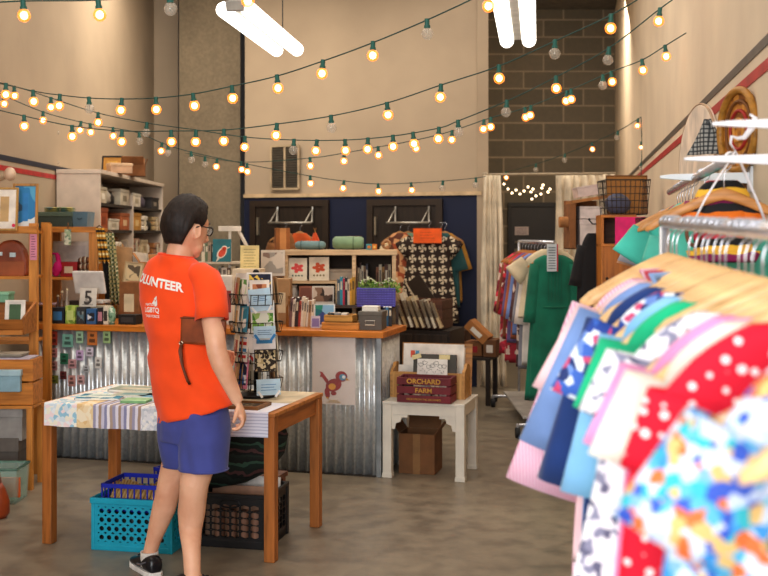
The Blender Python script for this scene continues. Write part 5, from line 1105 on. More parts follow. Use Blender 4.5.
def buttons(mat, n=6):
    def f(o, p):
        for i in range(n):
            g = G(); z = p['z0']-.10-i*(p['L']-.15)/n; g.tube([(0, -p['t']*1.12-.002, z), (0, -p['t']*1.12-.006, z)], .006, 10); g.out('button', mat, o)
    return f
def multi(*fs): return lambda o, p: [f(o, p) for f in fs]
def hang(o, p, rz=0, tilt=0): o.location = p; o.rotation_euler = (0, tilt, rz); return o

# pinwheel dress hanging from the right door rod
def pinwheel():
    n = N('pinwheel_print'); co = n.co((9, .0, 9)); fr = n.n('ShaderNodeVectorMath', operation='FRACTION'); ad = n.n('ShaderNodeVectorMath', operation='ADD'); ad.inputs[1].default_value = (50, 0, 50)
    sp0 = n.n('ShaderNodeSeparateXYZ'); n.l(co, sp0.inputs[0])
    # half-drop rows
    n.l(co, ad.inputs[0]); n.l(ad.outputs[0], fr.inputs[0]); sb = n.n('ShaderNodeVectorMath', operation='SUBTRACT'); n.l(fr.outputs[0], sb.inputs[0]); sb.inputs[1].default_value = (.5, 0, .5)
    sp = n.n('ShaderNodeSeparateXYZ'); n.l(sb.outputs[0], sp.inputs[0])
    def M(op, a, b=None):
        m = n.n('ShaderNodeMath', operation=op)
        for i, v in enumerate((a, b)):
            if v is None: continue
            if isinstance(v, (int, float)): m.inputs[i].default_value = v
            else: n.l(v, m.inputs[i])
        return m.outputs[0]
    an = M('ARCTAN2', sp.outputs[2], sp.outputs[0]); r = M('SQRT', M('ADD', M('MULTIPLY', sp.outputs[0], sp.outputs[0]), M('MULTIPLY', sp.outputs[2], sp.outputs[2])))
    w_ = M('SINE', M('ADD', M('MULTIPLY', an, 4), M('MULTIPLY', r, 7))); lim = M('MULTIPLY', M('GREATER_THAN', w_, -.35), M('LESS_THAN', r, .40))
    c = n.mix(lim, '2c1a12', 'd0c2a8'); return n.fin(c, .8)
pd = bw(430, .34); hz = Z(224, pd.y)
hg = mk_hanger('white plastic hanger with the pinwheel dress on the right door rod', .2, .09, plain('e3ded6', .4), name='plastic_hanger', plastic=True); hp = bw(429, .24); hang(hg, (hp.x, hp.y-.0, Z(222, hp.y)), BYAW)
ZH = Z(222, hp.y)
dr = garment('pinwheel_dress', 'brown and cream pinwheel print dress hanging in front of the right dark door', 'dress', pinwheel(), L=.98, sh=.2, wb=.24, wh_=.33, sl=.17, sang=52, t=.06, slw=.085, rip=.03, seed=2); hang(dr, (hp.x, hp.y-.0, ZH), BYAW)
tt = thing('orange_sign', 'orange paper sign pinned across the top of the pinwheel dress', 'sign', (hp.x-.02, hp.y-.10, Z(243, hp.y)), BYAW); g = G(); g.box(-.155, .155, -.004, 0, 0, .155); g.out('sheet', plain('f0641c', .6), tt); g = G()
for k in range(3): g.box(-.08, .08-.02*k, -.0055, -.004, .05+k*.03, .055+k*.03)
g.out('pencil_lines', plain('c04c14'), tt)
def side_g(label, px, back, mat, L, z=None, wb=.2, sl=.3, name='blouse', cat='clothing', seed=1, hcol='b08050'):
    p = bw(px, back); p.z = ZH-.02 if z is None else z
    hang(mk_hanger('wooden hanger carrying the '+label.split(' hanging')[0].split(' hung')[0], .2, .1, plain(hcol)), p, BYAW)
    return hang(garment(name, label, cat, mat, L=L, sh=.155, wb=wb, wh_=wb+.02, sl=sl, sang=14, seed=seed, t=.04), p, BYAW)
side_g('teal jacket hanging right behind the pinwheel dress', 441, .12, fabric('2a5a5c'), .8, wb=.19)
side_g('ochre cardigan hanging between teal jacket and door', 445, .05, fabric('b58230'), .75, wb=.17, name='cardigan')
side_g('floral rust robe hanging left of the pinwheel dress', 400, .12, blotch(['a8502c', 'd8a070', '6a3a28', 'e0d0b0'], 18, seed=4), .95, wb=.17, name='robe')
side_g('mint green dress hanging beside the pinwheel dress', 408, .05, fabric('7fa58c'), .9, wb=.14, name='dress')
side_g('burnt orange scarf-blouse hanging on the left door rod', 300, .17, fabric('c85a24'), .35, wb=.12, sl=.15)
side_g('tan suede jacket hanging on the left door rod end', 285, .18, fabric('8a5a30'), .5, wb=.16, sl=.2, name='jacket')
# crate of books and dark board near the dress, cardboard at the corner
LB = thing('leaning_board', 'dark framed board leaning diagonally by the pinwheel dress', 'board', (X(434, 10.9), 10.9, .86)); LB.rotation_euler = (-.1, -.62, BYAW)
g = G(); g.box(-.08, .08, 0, .02, -.2, .40); g.out('panel', plain('2e2218', .4), LB); g = G(); g.box(-.095, -.08, -.004, .024, -.2, .41); g.out('light_edge', plain('c9b89c'), LB)
tt = slat_crate('wooden_crate', 'dark wooden crate full of leaning record sleeves behind the white table', 'crate', (X(420, 10.0), 10.0, .78), BYAW, .52, .36, .26, 3, wood('5a3420', '3f2414', 0), gap=.06)
t = thing('crate_stand', 'dark low cabinet carrying the crate of record sleeves', 'cabinet', (X(425, 10.0), 10.0, 0), BYAW); g = G(); g.box(-.36, .3, -.24, .26, .03, .775); g.out('cabinet_body', wood('2c2018', '1f150f', 0), t)
for s in (-1, 1): g = G(); g.box(-.34 if s < 0 else -.02, -.04 if s < 0 else .28, -.255, -.24, .08, .74); g.out('cabinet_door', wood('33261c', '241a12', 2), t, bevel=.003)
for i in range(9):
    t2 = thing('record_sleeve', '%s record sleeve, %s from the left, leaning in the dark crate' % (['cream', 'ivory', 'tan', 'white', 'buff', 'oat', 'grey', 'bone', 'sand'][i], ORD[i]), 'record sleeve', (X(397+5.6*i, 9.95), 9.95-.02*i, .80), group='record sleeves in the dark crate'); t2.rotation_euler = (0, -.33-.02*(i % 3), BYAW+.15)
    g = G(); g.box(-.012, .012, -.12, .13, 0, .34-.014*i+.02*(i % 2)); g.out('sleeve_card', plain(['d8cbb0', 'e0d6c0', 'b89c74', 'e6ddcc', 'c9b48e', 'd4c4a4', 'a8a090', 'ddd2bc', 'c4ae86'][i]), t2); g = G(); g.box(-.0125, .0125, -.1205, -.119, .1, .25); g.out('spine_print', plain('7a6a54'), t2)
# cartons by the curtain
t = thing('carton_stand', 'dark stool under the cardboard cartons by the curtain', 'stool', (X(478, 10.6), 10.6, 0), BYAW)
g = G(); g.box(-.28, .16, -.16, .2, .43, .455); g.out('stool_seat', plain('2a1d14'), t, bevel=.003)
for x_ in (-.25, .13):
    for y_ in (-.13, .17): g = G(); g.box(x_-.02, x_+.02, y_-.02, y_+.02, 0, .43); g.out('leg', plain('2a1d14'), t)
tt = carton('square cardboard carton with a red label near the curtain', 464, 342, 482, 366, 10.55, .24, CARD2, rz=BYAW, zb=.46, mark=plain('a01c24'))
tt = carton('narrow cardboard carton with a white label against the curtain', 483, 340, 496, 364, 10.45, .24, plain('6f4828', .8), rz=BYAW, zb=.46, mark=plain('d8d0c4'))
tt = carton('tilted cardboard carton with a white sticker balanced on the cartons', 462, 318, 488, 340, 10.5, .2, plain('a8703a', .8), rz=BYAW, zb=.73, mark=plain('e3ddd0')); tt.rotation_euler = (0, .72, BYAW); tt.location = (X(473, 10.5), 10.5, Z(336, 10.5)-.0)
carton('low dark brown carton behind the tilted carton', 455, 330, 466, 352, 10.8, .2, plain('4a2e1a', .8), rz=BYAW, zb=.46, tape=plain('7a5a38'))
# goods hidden behind the counter end: dark

# ------------------------------------------------------------ crates under the table
def panels(g, w, d, h, nx, ny, nz, r, k=14, mx=.03, mz=.04, ph=0, sx=1, sz=1, tp=.04):
    for M, ww_, n in ((Matrix.Translation((-w/2, -d/2, 0)), w, nx), (Matrix.Translation((-w/2, d/2, 0)), w, nx), (Matrix.Translation((-w/2, -d/2, 0)) @ Matrix.Rotation(pi/2, 4, 'Z'), d, ny), (Matrix.Translation((w/2, -d/2, 0)) @ Matrix.Rotation(pi/2, 4, 'Z'), d, ny)):
        g.holed(ww_, h, n, nz, r, M, k, mx, mz, ph, sx, sz)
TQ = plain('17a0bc', .4, 0, .05)
tq = Vector((X(138, 5.75)+.03, 5.79, 0))
t = thing('turquoise_crate', 'turquoise plastic crate with round holes under the pine table', 'crate', tq, YAW+rad(4)); w_, d_, h_ = .43, .34, .27
g = G(); panels(g, w_, d_, h_, 9, 7, 4, .0125, 14, .03, .045); g.box(-w_/2, w_/2, -d_/2, d_/2, .002, .008); g.out('crate_wall', TQ, t, solid=.005)
g = G()
for a, b, c, e in ((-w_/2-.012, w_/2+.012, -d_/2-.012, -d_/2+.004), (-w_/2-.012, w_/2+.012, d_/2-.004, d_/2+.012), (-w_/2-.012, -w_/2+.004, -d_/2, d_/2), (w_/2-.004, w_/2+.012, -d_/2, d_/2)): g.box(a, b, c, e, h_-.03, h_)
g.out('rim', TQ, t, bevel=.004)
g = G()
for sx in (-1, 1):
    for sy in (-1, 1): g.cb((sx*(w_/2-.002), sy*(d_/2-.002), h_/2), (.018, .018, h_))
g.box(-w_/2-.004, w_/2+.004, -d_/2-.005, d_/2+.005, 0, .03); g.out('corner_rib', TQ, t, bevel=.004)
tt = carton('dark liner box added inside the turquoise crate to darken its holes', 100, 500, 172, 545, 5.79, .28, plain('1c2226'), rz=YAW+rad(4), zb=.012, name='dark_liner', tape=plain('3a4448')); tt.location = tq+Vector((-.035, -.13, .012)); tt.scale = (.95, 1, .72)  # dark liner added so the crate holes read as shaded
BL = plain('1a2aa8', .4, 0, .05)
def blue_basket(label, loc, rz, w, d, h, cx=0):
    t = thing('blue_basket', label, 'basket', loc, rz); b = .009
    g = G()
    for z0, z1 in ((0, b), (h*.42, h*.42+b), (h-.022, h)):
        g.box(-w/2, w/2, -d/2, -d/2+b, z0, z1); g.box(-w/2, w/2, d/2-b, d/2, z0, z1); g.box(-w/2, -w/2+b, -d/2, d/2, z0, z1); g.box(w/2-b, w/2, -d/2, d/2, z0, z1)
    g.out('basket_band', BL, t, bevel=.001)
    g = G(); n = 9
    for i in range(n+1):
        x = -w/2+b/2+(w-b)*i/n
        for y in (-d/2+b/2, d/2-b/2): g.box(x-.0035, x+.0035, y-.003, y+.003, 0, h-.01)
    for i in range(1, 7):
        y = -d/2+d*i/7
        for x in (-w/2+b/2, w/2-b/2): g.box(x-.003, x+.003, y-.0035, y+.0035, 0, h-.01)
    for i in range(n): x = -w/2+b/2+(w-b)*i/n; g.box(x, x+.006, -d/2, d/2, 0, .004)
    for i in range(7): y = -d/2+d*i/7; g.box(-w/2, w/2, y, y+.006, 0, .004)
    g.out('basket_slats', BL, t); return t
blue_basket('royal blue plastic basket of straw goods set in the turquoise crate', (tq.x-.02, tq.y-.0, h_-.075), YAW+rad(4), .33, .27, .14)
tt = thing('straw_mat', 'coiled straw bundle packed in the front blue basket', 'straw bundle', (tq.x-.02, tq.y, h_-.066), YAW+rad(4)); g = G()
for i in range(9): g.tube([(-.13+.032*i, -.10, .02), (-.13+.032*i, 0, .10+.012*math.sin(i)), (-.13+.032*i, .1, .02)], [.014, .018, .014], 8)
g.out('straw_coils', stripes(['c9a66a', 'a8844a', 'd8bc84'], 0, 60), tt, smooth=True); g = G(); g.tube([(-.14, -.06, .10), (0, -.07, .115), (.14, -.06, .10)], .005, 6); g.out('binding', plain('8a6a3a'), tt)
blue_basket('second royal blue plastic basket behind the straw one', (tq.x+.14, tq.y+.36, .19), YAW-rad(14), .26, .22, .14)
t = thing('low_box', 'brown box on the floor supporting the rear blue basket', 'box', (tq.x+.14, tq.y+.36, 0), YAW-rad(14)); g = G(); g.box(-.13, .13, -.12, .12, 0, .185); g.out('box_body', CARD2, t, bevel=.003); g = G(); g.box(-.02, .02, -.1215, .1215, 0, .186); g.out('tape', plain('9a7850'), t)
BK = plain('161619', .4, 0, .05); bk = Vector((X(247, 6.0)-.012, 5.86, 0))
t = thing('black_milk_crate', 'black plastic milk crate with honeycomb sides under the table', 'crate', bk, YAW+rad(3)); w_, d_, h_ = .40, .34, .28
g = G(); panels(g, w_, d_, h_, 6, 5, 5, .024, 6, .04, .055, 0, 1.08, .82); g.box(-w_/2, w_/2, -d_/2, d_/2, .002, .008); g.out('crate_wall', BK, t, solid=.006)
g = G()
for a, b, c, e in ((-w_/2-.01, w_/2+.01, -d_/2-.01, -d_/2+.004), (-w_/2-.01, w_/2+.01, d_/2-.004, d_/2+.01), (-w_/2-.01, -w_/2+.004, -d_/2, d_/2), (w_/2-.004, w_/2+.01, -d_/2, d_/2)): g.box(a, b, c, e, h_-.02, h_)
for sx in (-1, 1):
    for sy in (-1, 1): g.cb((sx*(w_/2-.006), sy*(d_/2-.006), h_/2), (.03, .03, h_))
g.box(-w_/2-.003, w_/2+.003, -d_/2-.004, d_/2+.004, 0, .04); g.out('rim', BK, t, bevel=.003)
g = G(); g.tube([(-.055*math.cos(a), -d_/2-.006, h_-.05+.02*math.sin(a)) for a in [2*pi*i/20 for i in range(20)]], .005, 6, closed=True); g.out('hand_slot', BK, t)
g = G(); M = Matrix.Translation((0, -.04, .01)) @ Matrix.Rotation(rad(-14), 4, 'X')
for i, (c_, h2, lab, dx) in enumerate((('b08a72', .29, 'tan cardboard sheet standing in the black crate', 0), ('9c7a62', .26, 'brown paper folder in front inside the black crate', -.01), ('e9e6e2', .32, 'white foam board standing tallest in the black crate', .03), ('a5806a', .27, 'dusty pink cardboard sheet in the black crate', .02))):
    y_ = (-.04, -.09, .06, .0)[i]
    t2 = thing('cardboard_sheet', lab, 'sheet', bk+Vector((dx-y_*math.sin(YAW), y_*math.cos(YAW), .012)), rot=(-.1, 0, YAW+rad(3))); g = G(); g.box(-.155, .155, -.003, .003, 0, h2-.012); g.out('board', plain(c_), t2); g = G(); g.box(-.14, -.02, -.0036, -.003, h2*.6, h2*.62); g.out('crease', plain(shade(c_, .75)), t2)
for i in range(4):
    t2 = thing('paper_roll', ['first', 'second', 'third', 'last'][i]+' brown paper roll lying low in the black crate, counted from the left', 'paper roll', bk+Vector((-.10+.066*i, -.115-.018*i+.0, .05)), YAW); g = G(); g.tube([(0, 0, 0), (0, -.0, .14)], .026, 16); g.out('roll', plain('8a6450'), t2, smooth=False); g = G(); g.tube([(0, 0, .135), (0, 0, .142)], .014, 12); g.out('core', plain('4a342a'), t2)
# dark patterned cloth bag hanging under the table at the right
t = thing('woven_bag', 'dark green woven cloth bag with coloured bands tucked under the table', 'bag', TW(.28, -.0, .27), YAW); g = G()
g.rings([g.ring((0+x_, 0, z), a, b, n=28, rip=.06, k=6, ph=z*9) for z, a, b, x_ in ((0, .05, .05, -.13), (.03, .14, .08, -.08), (.10, .22, .10, -.03), (.20, .27, .11, .0), (.30, .28, .10, .02), (.36, .26, .08, .02), (.40, .2, .05, .0))]); g.out('bag_body', stripes(['1c2420', '24302a', '161a18', '5a3a3a', '1c2420', '1a2a24', '3a5a4a', '161a18'], 2, 9, warp=.12), t, smooth=True)
g = G(); g.tube([(-.15, 0, .38), (-.1, -.02, .42), (.1, -.02, .42), (.15, 0, .38)], .012, 8); g.out('shoulder_strap', fabric('1a1e1c'), t, smooth=True)
t = thing('wood_block_stool', 'reddish wooden stool leg piece standing under the table behind the crate', 'stool', TW(.30, .24, 0), YAW); g = G(); g.box(-.15, .15, -.12, .12, .27, .295); g.out('stool_seat', wood('7a4426'), t)
for x_ in (-.12, .12):
    for y_ in (-.09, .09): g = G(); g.box(x_-.02, x_+.02, y_-.02, y_+.02, 0, .27); g.out('leg', wood('8a4e2c', None, 2), t)
t.name = 'wooden_stool'; t['label'] = 'small reddish wooden stool under the table behind the black crate'

# ------------------------------------------------------------ the volunteer
PO = Vector((-.93, 5.16, 0))
def J(px, py, Y): return Vector((X(px, Y), Y, Z(py, Y)))-PO
def skin():
    n = N('skin'); c = n.ramp(n.noise(7, 4), [(.3, 'd49a7c'), (.55, 'e6b496'), (.75, 'eebfa2')]); n.bump(n.noise(160), .06, .002)
    return n.fin(c, .48, 0, Subsurface_Weight=.12, Subsurface_Radius=(.02, .008, .005))
SKIN = skin()
BF = rad(-33)  # the way the body faces, turned clockwise from straight away
person = thing('person', 'person in an orange VOLUNTEER t-shirt and blue shorts standing at the table, back turned', 'person', PO)
g = G()
def limb(pts, n=20):
    """pts: (point, radius a, radius b)"""
    g.tube([p for p, *_ in pts], [r for _, r in pts], n)
cxT = J(181, 300, 5.16)
def tor(px, py, a, b, dy=0, yaw=BF): p = J(px, py, 5.16+dy); return g.ring(p, a, b, n=32, yaw=yaw, pw=.9)
g.rings([tor(194, 425, .13, .09), tor(193, 405, .140, .095), tor(187, 375, .135, .092), tor(184, 350, .14, .095), tor(180, 320, .158, .105), tor(178, 298, .168, .105), tor(177, 276, .165, .092), tor(177, 266, .125, .075), tor(177, 258, .07, .062)])
# neck
g.tube([J(177, 280, 5.16), J(178, 266, 5.16), J(180, 252, 5.17), J(184, 238, 5.18)], [.072, .066, .063, .064], 20)
# head
HC = J(186.5, 228.5, 5.18); HY = rad(-44)
HM = Matrix.Translation(HC) @ Matrix.Rotation(HY, 4, 'Z') @ Matrix.Rotation(rad(-12), 4, 'X') @ Matrix.Scale(1.13, 4)
def headr(v):
    """unit direction -> head surface point; +y is the face"""
    x, y, z = v; p = Vector((x*.076, y*.096, z*.118))
    if z < 0:
        k = 1+z*.24; p.x *= k
        if y < 0: p.y *= 1+z*.45
        p.z *= 1.0-.12*max(0, -y)*0
        if y > 0: p.y *= 1+z*.05
    if y > .2 and z < -.15: p.z *= 1.05
    # eye hollows
    for s in (-1, 1):
        d = ((p.x-s*.032)**2+(p.z-.012)**2); p.y -= .010*math.exp(-d/.0003)*(1 if y > 0 else 0)
    p.y += .006*math.exp(-((p.z-.034)**2)/.00025)*(1 if y > .3 else 0)  # brow
    return p
rs = []
for j in range(1, 26):
    th = pi*j/26
    rs.append([HM @ headr((math.sin(th)*math.cos(2*pi*i/40), math.sin(th)*math.sin(2*pi*i/40), -math.cos(th))) for i in range(40)])
g.rings(rs)
# nose, lips, chin, ears
def hp(x, y, z): return HM @ Vector((x, y, z))
g.tube([hp(0, .088, .022), hp(0, .102, -.006), hp(0, .113, -.026), hp(0, .098, -.036)], [.008, .010, .013, .009], 10)
g.ell((0, 0, 0), (.052, .048, .042), 16, 10, HM @ Matrix.Translation((0, .040, -.068)))
g.ell((0, 0, 0), (.026, .010, .007), 12, 8, HM @ Matrix.Translation((0, .079, -.052))); g.ell((0, 0, 0), (.022, .010, .008), 12, 8, HM @ Matrix.Translation((0, .076, -.064)))
g.ell((0, 0, 0), (.026, .02, .018), 12, 8, HM @ Matrix.Translation((0, .066, -.094)))
for s in (-1, 1):
    EM = HM @ Matrix.Translation((s*.076, -.002, -.012)) @ Matrix.Rotation(s*rad(-22), 4, 'Z') @ Matrix.Rotation(rad(8), 4, 'X')
    g.tube([EM @ Vector((s*.004, .004+.014*math.cos(a), .026*math.sin(a)-.0)) for a in [2*pi*i/18 for i in range(18)]], .0055, 8, closed=True)
    g.ell((0, 0, 0), (.006, .016, .026), 12, 8, EM); g.ell((0, 0, 0), (.007, .009, .009), 8, 6, EM @ Matrix.Translation((0, .0, -.028)))
# right arm (nearest the camera)
SR = J(208, 281, 5.05); ER = J(217, 352, 4.94); WRR = J(238, 402, 4.97)
limb([(J(196, 274, 5.08), .05), (SR, .058), (J(212, 303, 5.02), .055), (J(213, 322, 4.98), .051), (J(215, 338, 4.95), .047), (ER, .046), (J(221, 364, 4.94), .045), (J(228, 380, 4.95), .038), (WRR, .027)])
# hand: palm, four curled fingers, thumb
g.rings([[WRR+(J(243, 419, 4.97)-WRR)*u+Vector((.016*q*math.cos(a), .034*q*math.sin(a), .006*math.cos(a))) for a in [2*pi*i/16 for i in range(16)]] for u, q in ((-.1, .75), (.15, .85), (.5, 1.05), (.85, 1.1), (1, .95), (1.08, .6))])
for i, (o, l) in enumerate(((-.033, .9), (-.011, 1.0), (.011, .96), (.032, .8))):
    b = J(243, 417, 4.97)+Vector((0, o, 0)); f = .026*l
    g.tube([b+Vector((-.004, 0, .008)), b+Vector((.004, o*.05, -.014*l)), b+Vector((-.002, o*.05, -.036*l)), b+Vector((-.020*l, o*.1, -.052*l)), b+Vector((-.040*l, o*.1, -.056*l)), b+Vector((-.050*l, o*.1, -.052*l))], [.0095, .0095, .009, .0085, .0078, .006], 10)
b = J(240, 408, 4.97)
g.tube([b+Vector((-.004, -.022, .006)), b+Vector((-.012, -.038, -.016)), b+Vector((-.018, -.040, -.042)), b+Vector((-.026, -.034, -.062))], [.012, .0115, .0095, .0075], 10)
# left arm, bent forward in front of the body
SL_ = J(153, 284, 5.29); EL = Vector((-.17, .20, 1.08)); WL = Vector((.06, .36, 1.02))
limb([(J(162, 276, 5.22), .045), (SL_, .05), (SL_+(EL-SL_)*.5, .048), (EL, .041), (EL+(WL-EL)*.4, .038), (WL, .026)])
hd = (WL-EL).normalized()
g.rings([[WL+hd*(.09*u)+Vector((0, .0, 0))+Vector((-hd.y, hd.x, 0))*.016*q*math.cos(a)+Vector((0, 0, 1))*.036*q*math.sin(a) for a in [2*pi*i/14 for i in range(14)]] for u, q in ((-.1, .75), (.2, .9), (.6, 1.1), (1, .9), (1.1, .5))])
for i, o in enumerate((.03, .01, -.01, -.03)):
    b = WL+hd*.085+Vector((0, 0, o)); l = (.9, 1, .95, .8)[i]
    g.tube([b, b+hd*.03*l, b+hd*.05*l+Vector((.004, -.012, 0)), b+hd*.055*l+Vector((0, -.032*l, -.004))], [.0095, .009, .0085, .006], 10)
b = WL+hd*.03+Vector((0, 0, .03)); g.tube([b, b+hd*.025+Vector((0, -.01, .02)), b+hd*.055+Vector((0, -.014, .028))], [.011, .0105, .007], 10)
# legs
HR, HL = J(206, 428, 5.08), J(181, 428, 5.20)
KR, KL = J(194, 484, 5.05), J(171, 480, 5.25)
AR, AL = J(192.5, 577, 4.95), J(149.5, 555, 5.27)
limb([(HR+Vector((0, 0, .04)), .065), (HR, .078), (J(202, 455, 5.06), .078), (KR, .068), (J(193, 497, 5.06), .064), (J(191.5, 512, 5.07), .064), (J(190.5, 530, 5.06), .053), (J(191.5, 550, 5.0), .042), (AR, .037), (AR+Vector((0, 0, -.05)), .038)])
limb([(HL+Vector((0, 0, .04)), .065), (HL, .076), (J(179, 455, 5.23), .074), (KL, .062), (J(168, 492, 5.25), .058), (J(164, 508, 5.26), .057), (J(159, 523, 5.265), .048), (J(153.5, 540, 5.27), .037), (AL, .033), (AL+Vector((-.005, 0, -.04)), .035)])
# feet inside the shoes
def foot(A, yaw, L=.24):
    d = Vector((-math.sin(yaw), math.cos(yaw), 0)); s = Vector((d.y, -d.x, 0)); base = Vector((A.x, A.y, 0))
    return base, d, s
FR = (AR, rad(-75)); FL = (AL, rad(34))
for A, yw in (FR, FL):
    base, d, s = foot(A, yw)
    g.rings([[base+d*y+s*(w_*math.cos(a))+Vector((0, 0, zc+hh*math.sin(a))) for a in [2*pi*i/16 for i in range(16)]] for y, w_, zc, hh in ((-.055, .022, .045, .02), (-.035, .032, .055, .038), (.0, .034, .06, .045), (.05, .036, .05, .034), (.11, .04, .04, .022), (.16, .034, .035, .014))])
body = g.out('body', SKIN, person, smooth=True, remesh=.0052, sm=5)
# socks and shoes
for (A, yw), lab in ((FR, 'right'), (FL, 'left')):
    base, d, s = foot(A, yw)
    def R_(y, w_, z0, z1, lean=0, n=24, pw=.8):
        out = []
        for i in range(n):
            a = 2*pi*i/n; ca, sa = math.cos(a), math.sin(a)
            out.append((base+d*y+s*(w_*math.copysign(abs(ca)**pw, ca)), (z0+z1)/2+(z1-z0)/2*math.copysign(abs(sa)**pw, sa)))
        return [Vector((p.x, p.y, z)) for p, z in out]
    g = G(); g.rings([g.ring(A+Vector((0, 0, z)), .041, .041, n=20) for z in ((-.05, -.02, .0, .018) if lab == 'left' else (-.05, -.03, -.01))], cap=False); g.out('sock', fabric('dcd6cf'), person, smooth=True, solid=.004)
    sh = thing('shoe', 'x', 'x'); 
    for k_ in ('label', 'category'): del sh[k_]
    sh.parent = person
    g = G(); g.rings([R_(y, w_, .016, z1) for y, w_, z1 in ((-.085, .018, .06), (-.078, .032, .088), (-.05, .040, .098), (-.01, .043, .094), (.04, .045, .088), (.08, .047, .072), (.12, .047, .058), (.155, .040, .05), (.178, .026, .042), (.186, .012, .034))]); up = g.out('shoe_upper', plain('1b1a20', .3, 0, .1), sh, smooth=True)
    g = G(); out_ = [(-.092, .02), (-.075, .037), (-.03, .044), (.04, .046), (.09, .050), (.14, .047), (.175, .033), (.195, .012)]
    pts = [(y, w_) for y, w_ in out_]+[(y, -w_) for y, w_ in reversed(out_)]
    g.rings([[base+d*y+s*x+Vector((0, 0, z)) for y, x in pts] for z in (0, .024)]); g.out('shoe_sole', plain('e9e6e2', .5), sh, bevel=.004)
    g = G()
    for k in range(4): y = .02+.022*k; z = .092-.006*k; g.tube([base+d*y+s*-.024+Vector((0, 0, z-.004)), base+d*(y+.006)+Vector((0, 0, z+.002)), base+d*(y+.012)+s*.024+Vector((0, 0, z-.006))], .003, 6)
    g.out('laces', plain('2a2a30'), sh)
    g = G(); g.tube([base+d*.04+s*.047+Vector((0, 0, .045)), base+d*.0+s*.046+Vector((0, 0, .05)), base+d*-.05+s*.041+Vector((0, 0, .07))], .004, 6); g.tube([base+d*.04-s*.047+Vector((0, 0, .045)), base+d*.0-s*.046+Vector((0, 0, .05)), base+d*-.05-s*.041+Vector((0, 0, .07))], .004, 6); g.out('side_stripe', plain('6a6a72', .3), sh)
# t-shirt
def fold(p, s=1):
    return .026*math.sin(9*p.x+30*p.z+4*noise.noise(p*5))*noise.noise(p*Vector((6, 6, 4)))+.006*noise.noise(p*Vector((16, 16, 9)))
g = G()
def st(px, py, a, b, dy=0, tz=0, n=72, yaw=BF):
    p = J(px, py, 5.16+dy); r = g.ring(p, a, b, n=n, yaw=yaw, pw=.88); out = []
    for q in r:
        q = Vector(q); q.z += tz*(q.x-p.x); d = Vector((q.x-p.x, q.y-p.y, 0)).normalized(); q += d*fold(q)*1.0; out.append(q)
    return out
pr = [(196, 413, .192, .135, .27), (194, 404, .186, .130, .22), (189, 390, .186, .126, .15), (185, 370, .180, .120, .08), (182.5, 350, .180, .120, 0), (180, 330, .184, .122, 0), (178, 312, .188, .122, 0), (176.5, 295, .191, .120, 0), (175.5, 281, .190, .112, 0), (175.5, 271, .180, .100, -.03), (176, 264, .152, .088, -.07), (176, 259.5, .114, .078, -.1), (176, 256, .084, .073, -.12)]
fine = []
for (a, b) in zip(pr, pr[1:]):
    for k in range(3): u = k/3; fine.append([x+(y-x)*u for x, y in zip(a, b)])
fine.append(list(pr[-1]))
g.rings([st(p[0], p[1], p[2], p[3], 0, p[4]) for p in fine], cap=False)
shirtm = fabric('ff5414', .06)
g.out('shirt', shirtm, person, smooth=True, solid=.004)
def sleeve(path, rad_, nm='sleeve'):
    g = G(); g.tube(path, rad_, 28, cap=False)
    for v in g.bm.verts: 
        c = noise.noise(v.co*14)*.006; v.co += Vector((c, c, 0))
    return g.out(nm, shirtm, person, smooth=True, solid=.004)
sleeve([J(190, 274, 5.10), J(199, 276, 5.07), J(206, 281, 5.05), J(210.5, 293, 5.02), J(211.5, 307, 4.995), J(212, 320, 4.98)], [.050, .064, .071, .072, .071, .075])
sleeve([J(165, 272, 5.20), J(158, 275, 5.24), J(153.5, 283, 5.29), J(153, 293, 5.36), J(154, 302, 5.42)], [.052, .062, .064, .062, .062])
g = G(); g.tube([Vector(q)+Vector((0, 0, .002-.12*(q[0]-J(176, 256, 5.16).x))) for q in g.ring(J(176, 256, 5.16), .085, .075, n=28, yaw=BF)], .0055, 8, closed=True); g.out('neckband', fabric('f84c12', .05), person, smooth=True)
# shorts: two legs and a seat
SHM = fabric('464f96', .1)
g = G()
def sr(px, py, a, b, dy=0, n=56, yaw=BF, fz=1):
    p = J(px, py, 5.16+dy); out = []
    for q in g.ring(p, a, b, n=n, yaw=yaw, pw=.9):
        q = Vector(q); d = Vector((q.x-p.x, q.y-p.y, 0)).normalized(); q += d*(.007*math.sin(q.x*60+q.z*9)*noise.noise(q*7)*1.6)*fz; out.append(q)
    return out
g.rings([sr(194, 402, .170, .122), sr(194, 415, .178, .130), sr(194, 428, .176, .134), sr(194, 440, .172, .130)], cap=True)
g.rings([sr(206, 411, .10, .112, -.05), sr(206, 425, .106, .118, -.06), sr(205, 440, .110, .116, -.08), sr(204, 455, .112, .112, -.09), sr(203.5, 469, .114, .106, -.10)], cap=True)
g.rings([sr(180, 411, .09, .108, .04), sr(180, 425, .098, .112, .05), sr(181, 440, .098, .110, .06), sr(183, 455, .096, .106, .07), sr(185, 465, .094, .102, .08)], cap=True)
g.out('shorts', SHM, person, smooth=True, remesh=.006, sm=3)
g = G(); q0 = sr(203.5, 468.5, .115, .107, -.10); g.tube(q0, .004, 6, closed=True); q0 = sr(185, 464.5, .095, .103, .08); g.tube(q0, .004, 6, closed=True); g.out('hem', fabric('3f478a', .1), person, smooth=True)
